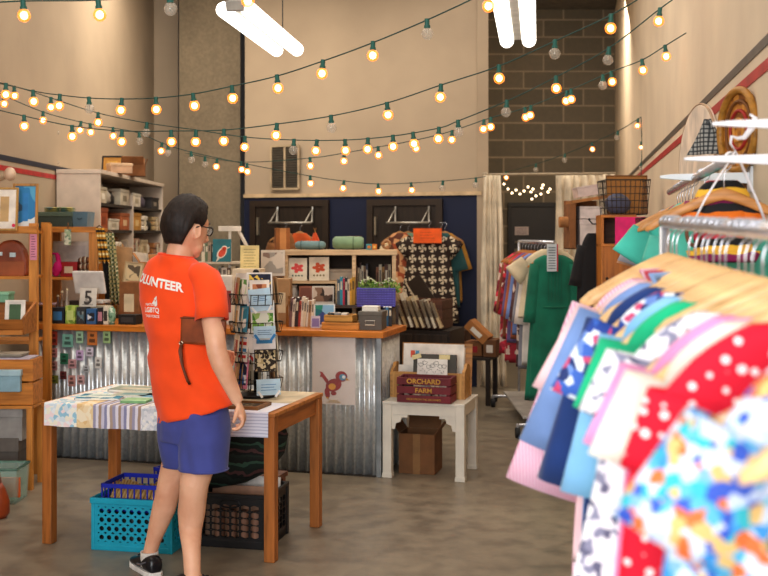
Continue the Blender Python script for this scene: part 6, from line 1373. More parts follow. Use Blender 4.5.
# hair
def hairp(v, grow=0):
    x, y, z = v; el = math.degrees(math.asin(max(-1, min(1, z)))); az = abs(math.degrees(math.atan2(x, y)))  # az 0 = face
    if az < 60: line = 40-az*.10
    elif az < 78: line = 34-(az-60)*2.0
    elif az < 102: line = -2+(az-78)*.3
    else: line = 1-(az-102)*1.6
    line = max(line, -44)
    k = max(0, min(1, (el-line)/13)); k = k*k*(3-2*k)
    b = headr(v); d = Vector(v); top = .5+.5*max(0, z)
    q = Vector((x*30, y*30, z*8)); tex = .0035*noise.noise(Vector((az*.22, el*.05, 2)))+.0025*noise.noise(q)
    back = 1.15 if y < 0 else 1
    return b+d*((.010+.015*top)*back*k+tex*k-.006*(1-k))
g = G(); rs = []
for j in range(1, 60):
    th = pi*j/60
    rs.append([HM @ hairp((math.sin(th)*math.cos(2*pi*i/96), math.sin(th)*math.sin(2*pi*i/96), -math.cos(th))) for i in range(96)])
g.rings(rs)
n_ = N('dark_hair'); c_ = n_.ramp(n_.noise(3, 5, n_.co((60, 60, 8))), [(.3, '0e0705'), (.6, '22120c'), (.8, '3c2216')]); n_.bump(n_.noise(3, 4, n_.co((90, 90, 14))), .4, .003)
g.out('hair', n_.fin(c_, .62), person, smooth=True)
# eyes and brows and lips
for s in (-1, 1):
    g = G(); g.ell((0, 0, 0), (.012, .012, .012), 14, 10, HM @ Matrix.Translation((s*.032, .074, .012))); e = g.out('eye', plain('e9e4dd', .2), person, smooth=True)
    g = G(); g.ell((0, 0, 0), (.0055, .003, .0055), 12, 6, HM @ Matrix.Translation((s*.032, .0850, .011))); g.out('iris', plain('2c1c14', .2), e, smooth=True)
    g = G(); g.tube([hp(s*.014, .092, .036), hp(s*.032, .089, .042), hp(s*.052, .076, .034)], [.003, .004, .002], 6); g.out('eyebrow', plain('1c120e'), person)
g = G(); g.tube([hp(-.020, .076, -.058), hp(0, .088, -.0575), hp(.020, .076, -.058)], [.002, .004, .002], 8); g.out('lips', plain('b5665a', .5), person, smooth=True)
# glasses
g = G()
for s in (-1, 1):
    g.tube([hp(s*.033+.025*math.cos(a)*(1 if abs(math.cos(a)) < .9 else 1), .098-.006*abs(math.cos(a)), .008+.019*math.sin(a)) for a in [2*pi*i/24 for i in range(24)]], .0028, 8, closed=True)
    g.tube([hp(s*.058, .092, .016), hp(s*.074, .07, .016), hp(s*.083, .01, .012), hp(s*.083, -.012, .002)], .0028, 8)
g.tube([hp(-.009, .1, .012), hp(0, .104, .015), hp(.009, .1, .012)], .0026, 8); gl = g.out('glasses', plain('0f0f12', .25), person, smooth=True)
for s in (-1, 1):
    g = G(); g.ell((0, 0, 0), (.024, .001, .018), 18, 6, HM @ Matrix.Translation((s*.033, .097, .008))); g.out('lens', glassy('dfe8ee', .18, .05), gl, smooth=True)
# VOLUNTEER across the shoulder blades, wrapped onto the shirt
def wrap_text(s, size, cu_px, y_px, mat, name, bold=0, squeeze=1.0, u0=0, off=.006):
    """lay lettering on the back of the shirt: u along the back, following its curve"""
    cu = bpy.data.curves.new('t', 'FONT'); cu.body = s; cu.size = size; cu.align_x = 'CENTER'; cu.offset = bold; cu.resolution_u = 3
    t = bpy.data.objects.new('t', cu); COL.objects.link(t); me = bpy.data.meshes.new_from_object(t.evaluated_get(bpy.context.evaluated_depsgraph_get())); bpy.data.objects.remove(t)
    bm = bmesh.new(); bm.from_mesh(me); bmesh.ops.triangulate(bm, faces=bm.faces[:])
    for _ in range(2): bmesh.ops.subdivide_edges(bm, edges=[e for e in bm.edges if e.calc_length() > .012], cuts=1); bmesh.ops.triangulate(bm, faces=bm.faces[:])
    bm.to_mesh(me); bm.free(); return me
def shirt_surface(u, z):
    """u metres along the back from the spine, to the right; z height"""
    # find ring parameters by height
    best = None
    for a, b in zip(pr, pr[1:]):
        za, zb = J(a[0], a[1], 5.16).z, J(b[0], b[1], 5.16).z
        if za <= z <= zb: k = (z-za)/(zb-za); best = [x+(y-x)*k for x, y in zip(a, b)]; break
    if best is None: best = pr[-1]
    c = J(best[0], best[1], 5.16); A_, B_ = best[2], best[3]
    # arc length walk from the back point (angle -90)
    ang = -pi/2; step = .02 if u > 0 else -.02; acc = 0
    def pt(t): ct, sn = math.cos(t), math.sin(t); x = A_*math.copysign(abs(ct)**.88, ct); y = B_*math.copysign(abs(sn)**.88, sn); return Vector((c.x+x*math.cos(BF)-y*math.sin(BF), c.y+x*math.sin(BF)+y*math.cos(BF), z))
    p = pt(ang)
    while acc < abs(u):
        q = pt(ang+step); l = (q-p).length
        if acc+l >= abs(u): p = p+(q-p)*((abs(u)-acc)/l); ang += step*((abs(u)-acc)/l); break
        acc += l; p = q; ang += step
    d = Vector((p.x-c.x, p.y-c.y, 0)).normalized(); return p+d*(fold(p)+.0065)
def wrapped(s, size, ucen, zc, name, mat, bold=0, slope=0, raw=None):
    me = raw or wrap_text(s, size, 0, 0, mat, name, bold)
    for v in me.vertices: v.co = shirt_surface(ucen+v.co.x, zc+v.co.y+slope*v.co.x)
    me.name = name; me.materials.clear(); me.materials.append(mat); o = bpy.data.objects.new(name, me); COL.objects.link(o); o.parent = person; return o
WT_ = plain('f4efe9', .6, 0, .02)
wrapped('VOLUNTEER', .056, -.026, Z(285.5, 5.1), 'lettering', WT_, .0022, -.16)
wrapped('NATIONAL', .0165, -.045, Z(305.5, 5.1), 'small_lettering', WT_, .0004); wrapped('LGBTQ', .032, -.045, Z(312, 5.1), 'small_lettering', WT_, .0010); wrapped('TASK FORCE', .0165, -.043, Z(317, 5.1), 'small_lettering', WT_, .0004)
bm = bmesh.new()
for pts in (((-.03, -.004), (-.008, .018), (-.004, .004), (.012, .02), (.012, -.006), (-.006, -.02), (-.008, -.006)), ((-.012, .02), (.012, .034), (.012, .022), (.0, .012))):
    vs = [bm.verts.new((x, y, 0)) for x, y in pts]; bm.faces.new(vs)
me = bpy.data.meshes.new('m'); bmesh.ops.triangulate(bm, faces=bm.faces[:]); bm.to_mesh(me); bm.free()
wrapped('', 0, -.015, Z(302.5, 5.1), 'arrow_emblem', WT_, raw=me)
# brown clutch under the right arm
t = thing('wristlet_purse', 'brown leather wristlet purse tucked under the volunteer right arm', 'purse', PO+J(203, 345, 4.99), 0, rot=(rad(3), rad(3), rad(-12)))
g = G(); g.box(-.108, .108, -.016, .016, 0, .125); g.out('purse_body', plain('8a4420', .42, 0, .18, 14), t, bevel=.012)
g = G(); g.tube([(-.108, -.012, .118), (-.04, -.017, .122), (.04, -.017, .122), (.108, -.012, .118)], .003, 6); g.out('zip', plain('5a3a28', .4), t)
g = G(); g.tube([(-.096, -.010, .02), (-.094, -.026, -.03), (-.078, -.038, -.10), (-.055, -.034, -.165), (-.045, -.03, -.18), (-.062, -.034, -.15), (-.085, -.04, -.08), (-.1, -.03, -.03), (-.098, -.014, .012)], .004, 6, flat=1.6); g.out('wrist_strap', plain('6a3418', .45), t, smooth=True)
g = G(); g.tube([(-.098+.008*math.cos(a), -.022, .005+.008*math.sin(a)) for a in [2*pi*i/14 for i in range(14)]], .002, 6, closed=True); g.out('strap_ring', plain('b9a48a', .3, .8), t)

# ------------------------------------------------------------ near clothes rack on the right
def RLX(y): return .425+.1*y
RA = Vector((RLX(2.74), 2.74, 1.652)); RB = Vector((RLX(.62), .62, 1.60)); rd_ = (RB-RA); RYAW = math.atan2(rd_.y, rd_.x)+pi/2
t = thing('garment_rack', 'chrome garment rack loaded with wooden hangers at the right foreground', 'garment rack', (RA.x, RA.y, 0))
g = G(); g.tube([RA-Vector((RA.x, RA.y, 0)), RB-Vector((RA.x, RA.y, 0))], .0155, 16); g.out('rail', CHROME, t, smooth=True)
for y in (.0, RB.y-RA.y):
    g = G(); x = y*rd_.x/rd_.y; g.tube([(x, y, .1), (x, y, 1.64 if y == 0 else 1.59)], .013, 12); g.out('upright', CHROME, t, smooth=True)
    g = G(); g.tube([(x-.24, y, .1), (x+.24, y, .1)], .014, 10); g.out('foot_bar', CHROME, t, smooth=True)
    for s in (-1, 1): g = G(); g.tube([(x+s*.22-.012, y, .035), (x+s*.22+.012, y, .035)], .034, 16); g.out('caster', plain('1c1c1e'), t)
g = G(); g.tube([(0, 0, .1), (rd_.x, rd_.y, .1)], .011, 10); g.out('bottom_rail', CHROME, t, smooth=True)
def onrail(y): return RA+rd_*((RA.y-y)/(RA.y-RB.y))
nh = [0]
def rack_g(s, hl, gl=None, name='shirt', cat='shirt', mat=None, hmat=WOODH, rz=0, hrz=None, wd=.215, **kw):
    p = onrail(s); h = mk_hanger(hl, wd, .105, hmat); hang(h, p, rz)
    if gl: hang(garment(name, gl, cat, mat, seed=int(s*100), **kw), p, rz)
JIT = lambda a: a
PINKS = stripes(['e8a4c0', 'f3d2df'], 0, 150, warp=0)
seq = [
 (2.69, 'farthest wooden hanger on the chrome rail, empty', None),
 (2.62, 'second farthest empty wooden hanger on the chrome rail', None),
 (2.40, 'wooden hanger holding the pink pinstripe shirt', ('pink and white pinstriped button shirt, farthest shirt on the near rack', 'pinstripe_shirt', 'shirt', PINKS, dict(z0=-.118, neck=.125, drop=.062, L=.66, sl=.41, sang=19, slw=.082, flare=1.1, extra=multi(collar(PINKS), buttons(plain('f3e6ea')))))),
 (2.32, 'wooden hanger holding the red-trimmed pale top', ('pale blush top with a red neckline behind the denim shirt', 'blouse', 'blouse', fabric('f0c8cc'), dict(z0=-.118, neck=.125, drop=.062, L=.6, sl=.2, sang=22, extra=collar(fabric('c8203a'))))),
 (2.25, 'wooden hanger holding the light blue denim shirt', ('light blue chambray shirt on the near rack', 'denim_shirt', 'shirt', fabric('7f9cd0'), dict(z0=-.118, neck=.125, drop=.062, L=.66, sl=.30, sang=20, extra=multi(collar(fabric('8fb0e0')), buttons(plain('e8eef4')))))),
 (2.13, 'wooden hanger holding the dark navy blouse', ('navy blue blouse with long sleeves between the chambray and floral shirts', 'blouse', 'blouse', fabric('1c3c7a'), dict(z0=-.118, neck=.125, drop=.062, L=.66, sl=.33, sang=14, slw=.068))),
 (2.02, 'wooden hanger holding the navy floral shirt', ('navy and pink floral shirt on the near rack', 'floral_shirt', 'shirt', blotch(['2a4a9c', '3f6ac0', '1f3470', 'd0507a', 'e6ecf4', '6f8fd0'], 55, seed=4), dict(z0=-.118, neck=.125, drop=.062, L=.64, sl=.15, sang=22, wb=.21, wh_=.22))),
 (1.91, 'wooden hanger holding the sky blue t-shirt', ('pale sky blue t-shirt on the near rack', 'tee_shirt', 'shirt', fabric('8cc4ee'), dict(z0=-.118, neck=.125, drop=.062, L=.75, sl=.28, sang=10, slw=.066, wb=.21, wh_=.23))),
 (1.81, 'wooden hanger holding the bright green top', ('bright emerald green top showing a thin strip on the near rack', 'emerald_blouse', 'top', fabric('14b884'), dict(z0=-.118, neck=.125, drop=.062, L=1.0, sl=.12, sang=12, wb=.24, wh_=.345))),
 (1.62, 'wooden hanger holding the white leafy blouse', ('white blouse with grey leaf print and eyelet trim on the near rack', 'print_blouse', 'blouse', blotch(['f2f0f4', 'f2f0f4', 'f6f4f6', 'e8e6ee', '6a6a84', 'f2f0f4', '8f90a8'], 75, seed=6), dict(z0=-.118, neck=.125, drop=.062, L=.48, sl=.10, sang=14, sh=.21, wb=.27, wh_=.30))),
 (1.50, 'wooden hanger holding the rose pink blouse', ('plain candy pink blouse on the near rack', 'pink_blouse', 'blouse', fabric('ee9ac8'), dict(L=1.0, sl=.12, sang=14, wb=.25, wh_=.325, sh=.205, z0=-.112, neck=.12, drop=.07))),
 (1.42, 'wooden hanger holding the cream cotton top', ('cream cotton top with yellow edging before the polka dot dress', 'cotton_top', 'top', fabric('efe6d8'), dict(L=.5, sl=.12, sang=14, sh=.205, wb=.21, wh_=.22, z0=-.112, neck=.12, drop=.07))),
 (1.28, 'wooden hanger holding the red polka dot dress', ('red dress with white polka dots on the near rack', 'polka_dress', 'dress', polka('e00f34', 'fbf4f4', 56, .29), dict(L=1.0, sl=.10, sang=10, sh=.215, wb=.285, wh_=.315, slw=.055, rip=.04, k=6, z0=-.10, neck=.12, drop=.075))),
 (1.06, 'blond wooden hanger holding the bright floral blouse', ('white blouse with blue, aqua and orange flowers in the right foreground', 'flower_blouse', 'blouse', blotch(['c8d4ea', '3f94d4', 'd4dcec', '5fb4dc', 'e0743c', '3a5cc0', 'c4d0ea', '3cb4c0', 'dcb878', 'd8deee', '7fb0e0'], 78, seed=9), dict(L=.66, sl=.13, sang=26, sh=.20, wb=.26, wh_=.295, slw=.065, t=.05, z0=-.062, drop=.12))),
 (.90, 'nearest wooden hanger on the chrome rail', ('dark slate navy jacket nearest the camera at the right frame edge', 'navy_jacket', 'jacket', fabric('2c3850'), dict(L=.66, sl=.10, sang=30, sh=.10, wb=.13, wh_=.14, slw=.055, t=.03, z0=-.07, drop=.12))),
]
random.seed(4)
for i, (s, hl, gm) in enumerate(seq):
    rz = RYAW+rad(random.uniform(-5, 9))+ (rad(12) if i < 2 else rad(6) if i < 5 else 0)
    if gm: rack_g(s, hl, gm[0], gm[1], gm[2], gm[3], rz=rz, **gm[4])
    else: rack_g(s, hl, rz=rz)
for i in range(6):
    s = (2.56, 2.20, 2.07, 1.86, 1.74, 1.56)[i]; hang(mk_hanger('spare empty wooden hanger squeezed between shirts, %s from the far end' % ORD[i], .165 if i > 1 else .21, .075 if i > 1 else .10), onrail(s), RYAW+rad(random.uniform(0, 6)))

# ------------------------------------------------------------ wall rail behind it
Y1, Y2 = 2.95, 5.3; BZ = 1.826
def BXr(y): return .37+.19*y
A1 = Vector((BXr(Y1), Y1, BZ)); A2 = Vector((BXr(Y2), Y2, BZ)); rdir = (A2-A1).normalized(); WYAW = math.atan2(rdir.y, rdir.x)-pi/2
t = thing('wall_rail', 'chrome hanging rail on white tapered arms along the right wall', 'rail', A1)
g = G(); g.tube([(0, 0, 0), A2-A1], .015, 14); g.out('rail', CHROME, t, smooth=True)
g = G(); g.ell((0, 0, 0), (.019, .019, .019), 18, 12); g.out('ball_end', CHROME, t, smooth=True)
def arm(label, Y, x0, z, h0=.008, h1=.024, L=None):
    x1 = RX(Y)-.003
    t = thing('wall_bracket', label, 'bracket', (x0, Y, z), rad(-6)); w_ = (x1-x0)
    g = G(); g.poly([(0, -h0/2), (w_*.15, -h0), (w_, -h1), (w_, h1*.6), (w_*.12, h0), (0, h0/2)], -.007, .007); g.out('tapered_bar', plain('eef0f6', .35, 0, .02), t, bevel=.002)
    g = G(); g.box(w_-.012, w_-.001, -.03, .03, -h1-.03, h1+.01); g.out('wall_plate', plain('dcdde2', .4), t, bevel=.002); return t
arm('uppermost white tapered arm at the right, above the chrome ball', 2.3, X(712, 2.3), Z(124, 2.3), .007, .024)
arm('middle white tapered arm level with the chrome ball end', 2.86, X(684, 2.86), Z(159, 2.86), .007, .026)
arm('farthest white tapered arm on the right wall', 4.0, X(660, 4.0), Z(177, 4.0), .01, .026)
# hooks of stray hangers
def onwr(s): return A1+rdir*s
wl = [(.16, .0, 'wide honey hanger under the chrome ball carrying the striped blanket dress'), (.75, .05, 'honey hanger on the wall rail behind the patchwork dress'), (1.15, .1, 'third honey hanger along the wall rail'), (1.32, .1, 'fourth honey hanger along the wall rail'), (1.47, .12, 'fifth honey hanger along the wall rail'), (1.62, .15, 'sixth honey hanger along the wall rail'), (1.76, .15, 'seventh honey hanger along the wall rail'), (1.9, .18, 'farthest honey hanger along the wall rail')]
WH2 = wood('c98f52', 'a86f34', 0, 1, .4)
for s, rz, lab in wl:
    h = mk_hanger(lab, .215, .10, WH2); hang(h, onwr(s), WYAW*1.0+rz)
def wg(s, label, name, cat, mat, **kw): return hang(garment(name, label, cat, mat, **kw), onwr(s), WYAW+.1)
wg(.36, 'aqua blouse hanging behind the wide honey hanger on the wall rail', 'aqua_blouse', 'blouse', fabric('5fcdb8'), L=.6, sl=.08, sang=10, sh=.17, wb=.17, wh_=.18, slw=.05, z0=-.10, seed=13)
wg(.20, 'patchwork dress of red, orange and black bands on the wall rail', 'patchwork_dress', 'dress', stripes(['c81e2a', 'e87a1c', '1c1c20', '8a1c5a', 'f0c040', '141416', 'c82040'], 2, 6, warp=.05), L=.2, sl=.06, sang=12, sh=.08, wb=.085, wh_=.10, slw=.035, neck=.04, drop=.05, seed=5, z0=-.05)
wg(1.15, 'black and red velvet dress behind the patchwork dress', 'velvet_dress', 'dress', stripes(['141416', 'b01c50', '141416', '1c1c20'], 0, 9), L=.95, sl=.08, sang=10, sh=.16, wb=.16, wh_=.17, seed=6)
wg(.80, 'turquoise short-sleeved shirt hanging on the wall rail', 'turquoise_shirt', 'shirt', fabric('4fc3b0'), L=.66, sl=.11, sang=32, sh=.19, wb=.17, wh_=.19, seed=8)
wg(1.76, 'pale grey blouse hanging behind the turquoise shirt', 'grey_blouse', 'blouse', fabric('b0b0ba'), L=.62, sl=.14, sang=18, sh=.15, wb=.16, wh_=.17, seed=9)
wg(1.9, 'faded peach blouse farthest on the wall rail', 'peach_blouse', 'blouse', fabric('d8a884'), L=.6, sl=.15, sang=16, sh=.15, wb=.16, wh_=.17, seed=10)
# cord scarf / straps over the ball
t = thing('white_strap', 'white fabric strap looped over the chrome ball and hanging down both sides', 'strap', A1+Vector((0, -.02, 0))); g = G(); WS = fabric('eceaf0')
g.tube([(-.10, .0, -.16), (-.075, 0, -.11), (-.045, -.004, -.06), (-.015, -.012, -.012), (0, -.014, .017), (.015, -.012, -.012), (.04, -.004, -.065), (.07, 0, -.13), (.085, 0, -.17)], .006, 8, flat=.45); g.out('strap_band', WS, t, smooth=True)
g = G(); g.tube([(.0, -.012, .02), (-.014, -.02, .035), (-.012, -.022, .055), (.004, -.02, .05), (.024, -.015, .052), (.045, -.012, .078), (.055, -.01, .105), (.04, -.01, .115)], [.003, .004, .005, .005, .007, .009, .008, .003], 8, flat=.4); g.out('curled_end', WS, t, smooth=True)
t = thing('hanger_strap', 'brown leather belt loop hanging on the wooden hanger', 'belt', onwr(.19)+Vector((-.09, -.02, -.17)), WYAW); g = G(); g.tube([(.018*math.cos(a), 0, -.03+.035*math.sin(a)) for a in [2*pi*i/16 for i in range(16)]], .006, 6, closed=True); g.out('belt_loop', plain('6a3c1c', .4), t, smooth=True); g = G(); g.box(-.008, .008, -.008, .0, -.002, .016); g.out('buckle', CHROME, t)
# wall pieces
def wallp(y, off=.02): return Vector((RX(y)-off, y, 0))
wa = math.atan2(1, .169)-pi/2
t = thing('round_tray', 'round ochre woven tray with a painted rim hung on the right wall', 'tray', (X(741, 4.0), 4.0, Z(130, 4.0)), rot=(0, 0, 0)); t.rotation_euler = (0, rad(4), rad(-83))
g = G(); rr = .145
def disc(g, r0, r1, ya, yb, n=40): g.rings([[(r*math.cos(a), y, r*math.sin(a)) for a in [2*pi*i/n for i in range(n)]] for r, y in ((r0, ya), (r1, yb))])
disc(g, rr, rr, -.006, .006); g.out('tray_base', blotch(['b5762a', '8a5420', 'c98c3c', 'a0662a'], 30, seed=2), t)
g = G(); g.tube([(rr*math.cos(a), -.014, rr*math.sin(a)) for a in [2*pi*i/40 for i in range(40)]], .014, 10, closed=True); g.out('rim', wood('a8762c', '7c501a'), t, smooth=True)
for q, c_ in ((.105, '7a4a1c'), (.07, 'a82c24'), (.04, 'c98c3c')):
    g = G(); g.tube([(q*math.cos(a), -.009, q*math.sin(a)) for a in [2*pi*i/30 for i in range(30)]], .007, 6, closed=True); g.out('painted_ring', plain(c_), t, smooth=True)
t = thing('round_canvas', 'large round cream canvas hanging on the right wall', 'wall hanging', (RX(5.6)-.004, 5.6, Z(160, 5.6)), rot=(0, 0, -math.atan2(.169, 1)))
g = G(); n = 48; ra, rb = .80, .27
g.rings([[(-d_, ra*math.cos(a)*k, rb*math.sin(a)*k) for a in [2*pi*i/n for i in range(n)]] for d_, k in ((0, 1), (.012, 1), (.02, .97))]); g.out('canvas', fabric('e0cdb8'), t, smooth=False)
g = G(); g.tube([(-.014, ra*math.cos(a), rb*math.sin(a)) for a in [2*pi*i/n for i in range(n)]], .006, 6, closed=True); g.out('stitched_edge', plain('b89a7c'), t)
t = thing('houndstooth_cloth', 'grey houndstooth cloth triangle pinned on the right wall behind the arms', 'cloth', (RX(4.6)-.10, 4.56, Z(155, 4.6)), rad(-40)); g = G()
g.sheet(10, 12, lambda u, v: ((u-.5)*(.16*(1-v)+.03)+.01, .012*math.sin(9*u+3*v), .145*v)); g.out('cloth', plaid('a8a8a4', '55585a', 55, '3a3c3e'), t, smooth=True, solid=.004)
g = G(); g.ell((.01, 0, .13), (.012, .01, .01)); g.out('pin', plain('55585a'), t)
t = thing('wooden_plaque', 'small brown wooden plaque low on the right wall behind the rail', 'plaque', (RX(4.2)-.004, 4.2, Z(205, 4.2)), rot=(0, 0, -math.atan2(.169, 1))); g = G(); g.box(-.014, 0, -.16, .16, -.03, .09); g.out('plaque_board', wood('8a5426'), t, bevel=.003); g = G(); g.box(-.017, -.014, -.12, .12, 0, .06); g.out('plaque_panel', wood('a8702c'), t)

# ------------------------------------------------------------ cabinet, wire baskets, cartons at the right back
CBY = 7.6
t = thing('pine_cabinet', 'orange pine cabinet with a wire basket on top near the right wall', 'cabinet', (X(601, CBY), CBY, 0), rad(-6)); g = G(); cw = .24
g.box(0, .02, 0, .4, 0, 1.76); g.box(cw-.02, cw, 0, .4, 0, 1.76); g.out('side_panel', wood('b87428', '98591a', 2), t, bevel=.003)
for z in (.1, .6, 1.1, 1.56, 1.76): g = G(); g.box(.0, cw, -.005, .4, z-.02, z); g.out('shelf', wood('b87428', '98591a', 0), t, bevel=.002)
g = G(); g.box(.02, cw-.02, .0, .015, 1.1, 1.54); g.out('cabinet_door', wood('b06c24', '905218', 2), t); g = G(); g.box(.02, cw-.02, .39, .4, 0, 1.74); g.out('back_panel', wood('6a4018'), t)
g = G(); g.ell((.04, -.01, 1.32), (.01, .01, .01)); g.out('door_knob', plain('3a2412'), t)
tt = thing('pink_sign', 'hot pink sign card standing in front of the wire basket', 'sign', (X(631, 7.0), 7.2, 1.763), rad(-4)); Yk = 7.2
tt.location = (X(632, 7.3), 7.62, 1.763-.02); tt.location.z = 1.765
g = G(); g.box(-.10, .10, -.004, 0, -.10, .09-.005); g.out('sheet', plain('e8207c', .6), tt); g = G(); g.box(-.10, .10, -.006, .03, -.103, -.10); g.out('bent_foot', plain('c81868'), tt)
tt.location = (X(630, 7.45), 7.45, Z(217, 7.45)-.085)
def wire_basket(label, loc, w, d, h, rz=0, hexc='3a3430', flare=1.15, nx=9, nz=5):
    t = thing('wire_basket', label, 'basket', loc, rz); m = plain(hexc, .4, .5); g = G(); r = .0028
    for i in range(nz+1):
        k = 1+(flare-1)*i/nz; z = h*i/nz; g.tube([(-w/2*k, -d/2*k, z), (w/2*k, -d/2*k, z), (w/2*k, d/2*k, z), (-w/2*k, d/2*k, z)], r if i < nz else r*1.8, 5, closed=True)
    g.out('wire_hoops', m, t); g = G()
    for i in range(nx+1):
        x = -w/2+w*i/nx
        g.tube([(x*flare, -d/2*flare, h), (x, -d/2, 0), (x, d/2, 0), (x*flare, d/2*flare, h)], r, 5)
    for i in range(1, 6):
        y = -d/2+d*i/6; g.tube([(-w/2*flare, y*flare, h), (-w/2, y, 0), (w/2, y, 0), (w/2*flare, y*flare, h)], r, 5)
    g.out('wire_ribs', m, t); return t
cab = bpy.data.objects['pine_cabinet'].location
wire_basket('dark wire basket with a high back on the pine cabinet', (X(625, 7.75), 7.8, 1.764), .27, .26, .24)
t = thing('wicker_panel', 'brown wicker tray standing upright inside the dark wire basket', 'tray', (X(627, 7.9), 7.87, 1.775), rot=(-.08, 0, 0)); g = G(); g.box(-.15, .14, 0, .015, 0, .27); g.out('woven_panel', plaid('9a6a34', 'b5834a', 60, '6a4420'), t, bevel=.004)
g = G(); g.tube([(-.15, 0, 0), (.14, 0, 0), (.14, 0, .27), (-.15, 0, .27)], .006, 6, closed=True); g.out('tray_rim', plain('7a4e24'), t)
t = thing('yarn_ball', 'blue-grey cloth bundle lying in the dark wire basket', 'cloth', (X(618, 7.75), 7.76, 1.775)); g = G(); g.rings([g.ring((0, 0, z), a, a*.7, n=20, rip=.08, k=5, ph=z*50) for z, a in ((0, .05), (.03, .085), (.08, .09), (.12, .06), (.14, .02))]); g.out('cloth_ball', fabric('5a5f78'), t, smooth=True); g = G(); g.tube([(.06*math.cos(a), .05*math.sin(a), .11) for a in [2*pi*i/14 for i in range(14)]], .004, 5, closed=True); g.out('wrapped_cord', plain('8a8478'), t)
wire_basket('small black wire basket at the right of the pine cabinet top', (X(652, 7.2), 7.25, 1.62), .14, .16, .11, flare=1.08, nx=6, nz=3)
t = thing('wall_shelf', 'narrow pine wall shelf under the small black wire basket', 'shelf', (X(652, 7.2), 7.25, 1.60)); g = G(); g.box(-.10, RX(7.25)-X(652, 7.2)-.01, -.12, .12, 0, .018); g.out('board', wood('b87428'), t); g = G(); g.box(.0, RX(7.25)-X(652, 7.2)-.02, -.01, .01, -.12, 0); g.out('shelf_bracket', plain('4a3a2a'), t)
# cartons on a rear stand
t = thing('carton_rack', 'narrow pine rack carrying white cartons beside the cabinet', 'rack', (X(596, 8.9), 8.9, 0)); g = G()
for z in (.3, 1.02, 1.50): g2 = G(); g2.box(-.08, .14, 0, .34, z-.02, z); g2.out('shelf', wood('a8682c'), t)
for x_ in (-.07, .13):
    for y_ in (.01, .33): g2 = G(); g2.box(x_-.012, x_+.012, y_-.012, y_+.012, 0, 1.5); g2.out('post', wood('a8682c', None, 2), t)
g.bm.free()
RK = wood('a8682c')
t = thing('cardboard_tray', 'tilted open cardboard carton holding the white boxes by the curtain', 'box', (X(587, 8.85), 8.86, 1.505), rot=(0, 0, 0)); g = G()
w_ = 34*8.85/F; h_ = 54*8.85/F*.92; g.box(-w_/2, -w_/2+.05, 0, .3, 0, h_*.92); g.box(-w_/2, w_/2, 0, .3, -.0, .01); g.box(-w_/2, w_/2, .29, .3, 0, h_); g.out('box_body', CARD2, t, bevel=.002)
g = G(); M = Matrix.Translation((-w_/2+.02, 0, h_*.92)) @ Matrix.Rotation(rad(-9), 4, 'Y'); g.box(0, w_*1.05, -.005, .3, 0, .025, M); g.out('flap', CARD, t)
g = G(); g.cyl((-w_/2-.0, .15), .001, .0, .001); g.bm.clear(); g.tube([(-w_/2-.07, .1, h_*.55), (-w_/2, .1, h_*.55)], .045, 18); g.out('paper_tube', CARD, t, smooth=False)
for i, (x0, x1, y0, y1, c_, lab) in enumerate(((574, 602, 222, 250, 'd8ccc8', 'lowest white archive box in the cardboard carton'), (574, 602, 206, 220, 'e0d4d2', 'middle pinkish-white box in the cardboard carton'), (577, 600, 188, 198.5, 'd9c6c2', 'topmost pale box resting on the cardboard carton'))):
    z0 = (1.517, 1.517+.235, 1.505+h_*.92+.062)[i]; hh = (.23, .10, .085)[i]
    t2 = thing('white_box', lab, 'box', (X((x0+x1)/2, 8.9)+(.02 if i < 2 else .0), 8.88, z0), 0, rot=(0, rad(-9) if i == 2 else 0, 0)); w2 = (x1-x0)*8.9/F*(.78 if i < 2 else .9); g = G(); g.box(-w2/2, w2/2, 0, .24, 0, hh*.8); g.out('box_body', plain(c_), t2, bevel=.002); g = G(); g.box(-w2/2-.003, w2/2+.003, -.003, .243, hh*.8, hh); g.out('lid', plain(shade(c_, .95)), t2, bevel=.002)
# black jacket hanging on the cabinet side
t = thing('side_hook', 'x', 'hook', (X(592, 8.0), 8.0, Z(224, 8.0))); t['label'] = 'dark wall hook arm on the cabinet side holding the black jacket'; g = G(); g.tube([(.05, -.05, 0), (0, -.02, .0), (-.02, 0, .03)], .006, 6); g.out('hook_arm', BLACKM, t); g = G(); g.ell((-.02, 0, .034), (.009, .009, .009)); g.out('hook_tip', BLACKM, t)
hang(garment('black_jacket', 'black jacket hanging beside the pine cabinet', 'jacket', fabric('161519'), L=.75, sl=.3, sang=10, sh=.07, wb=.10, wh_=.12, slw=.045, drop=.08, neck=.03), (X(592, 8.0), 8.0, Z(220, 8.0)))
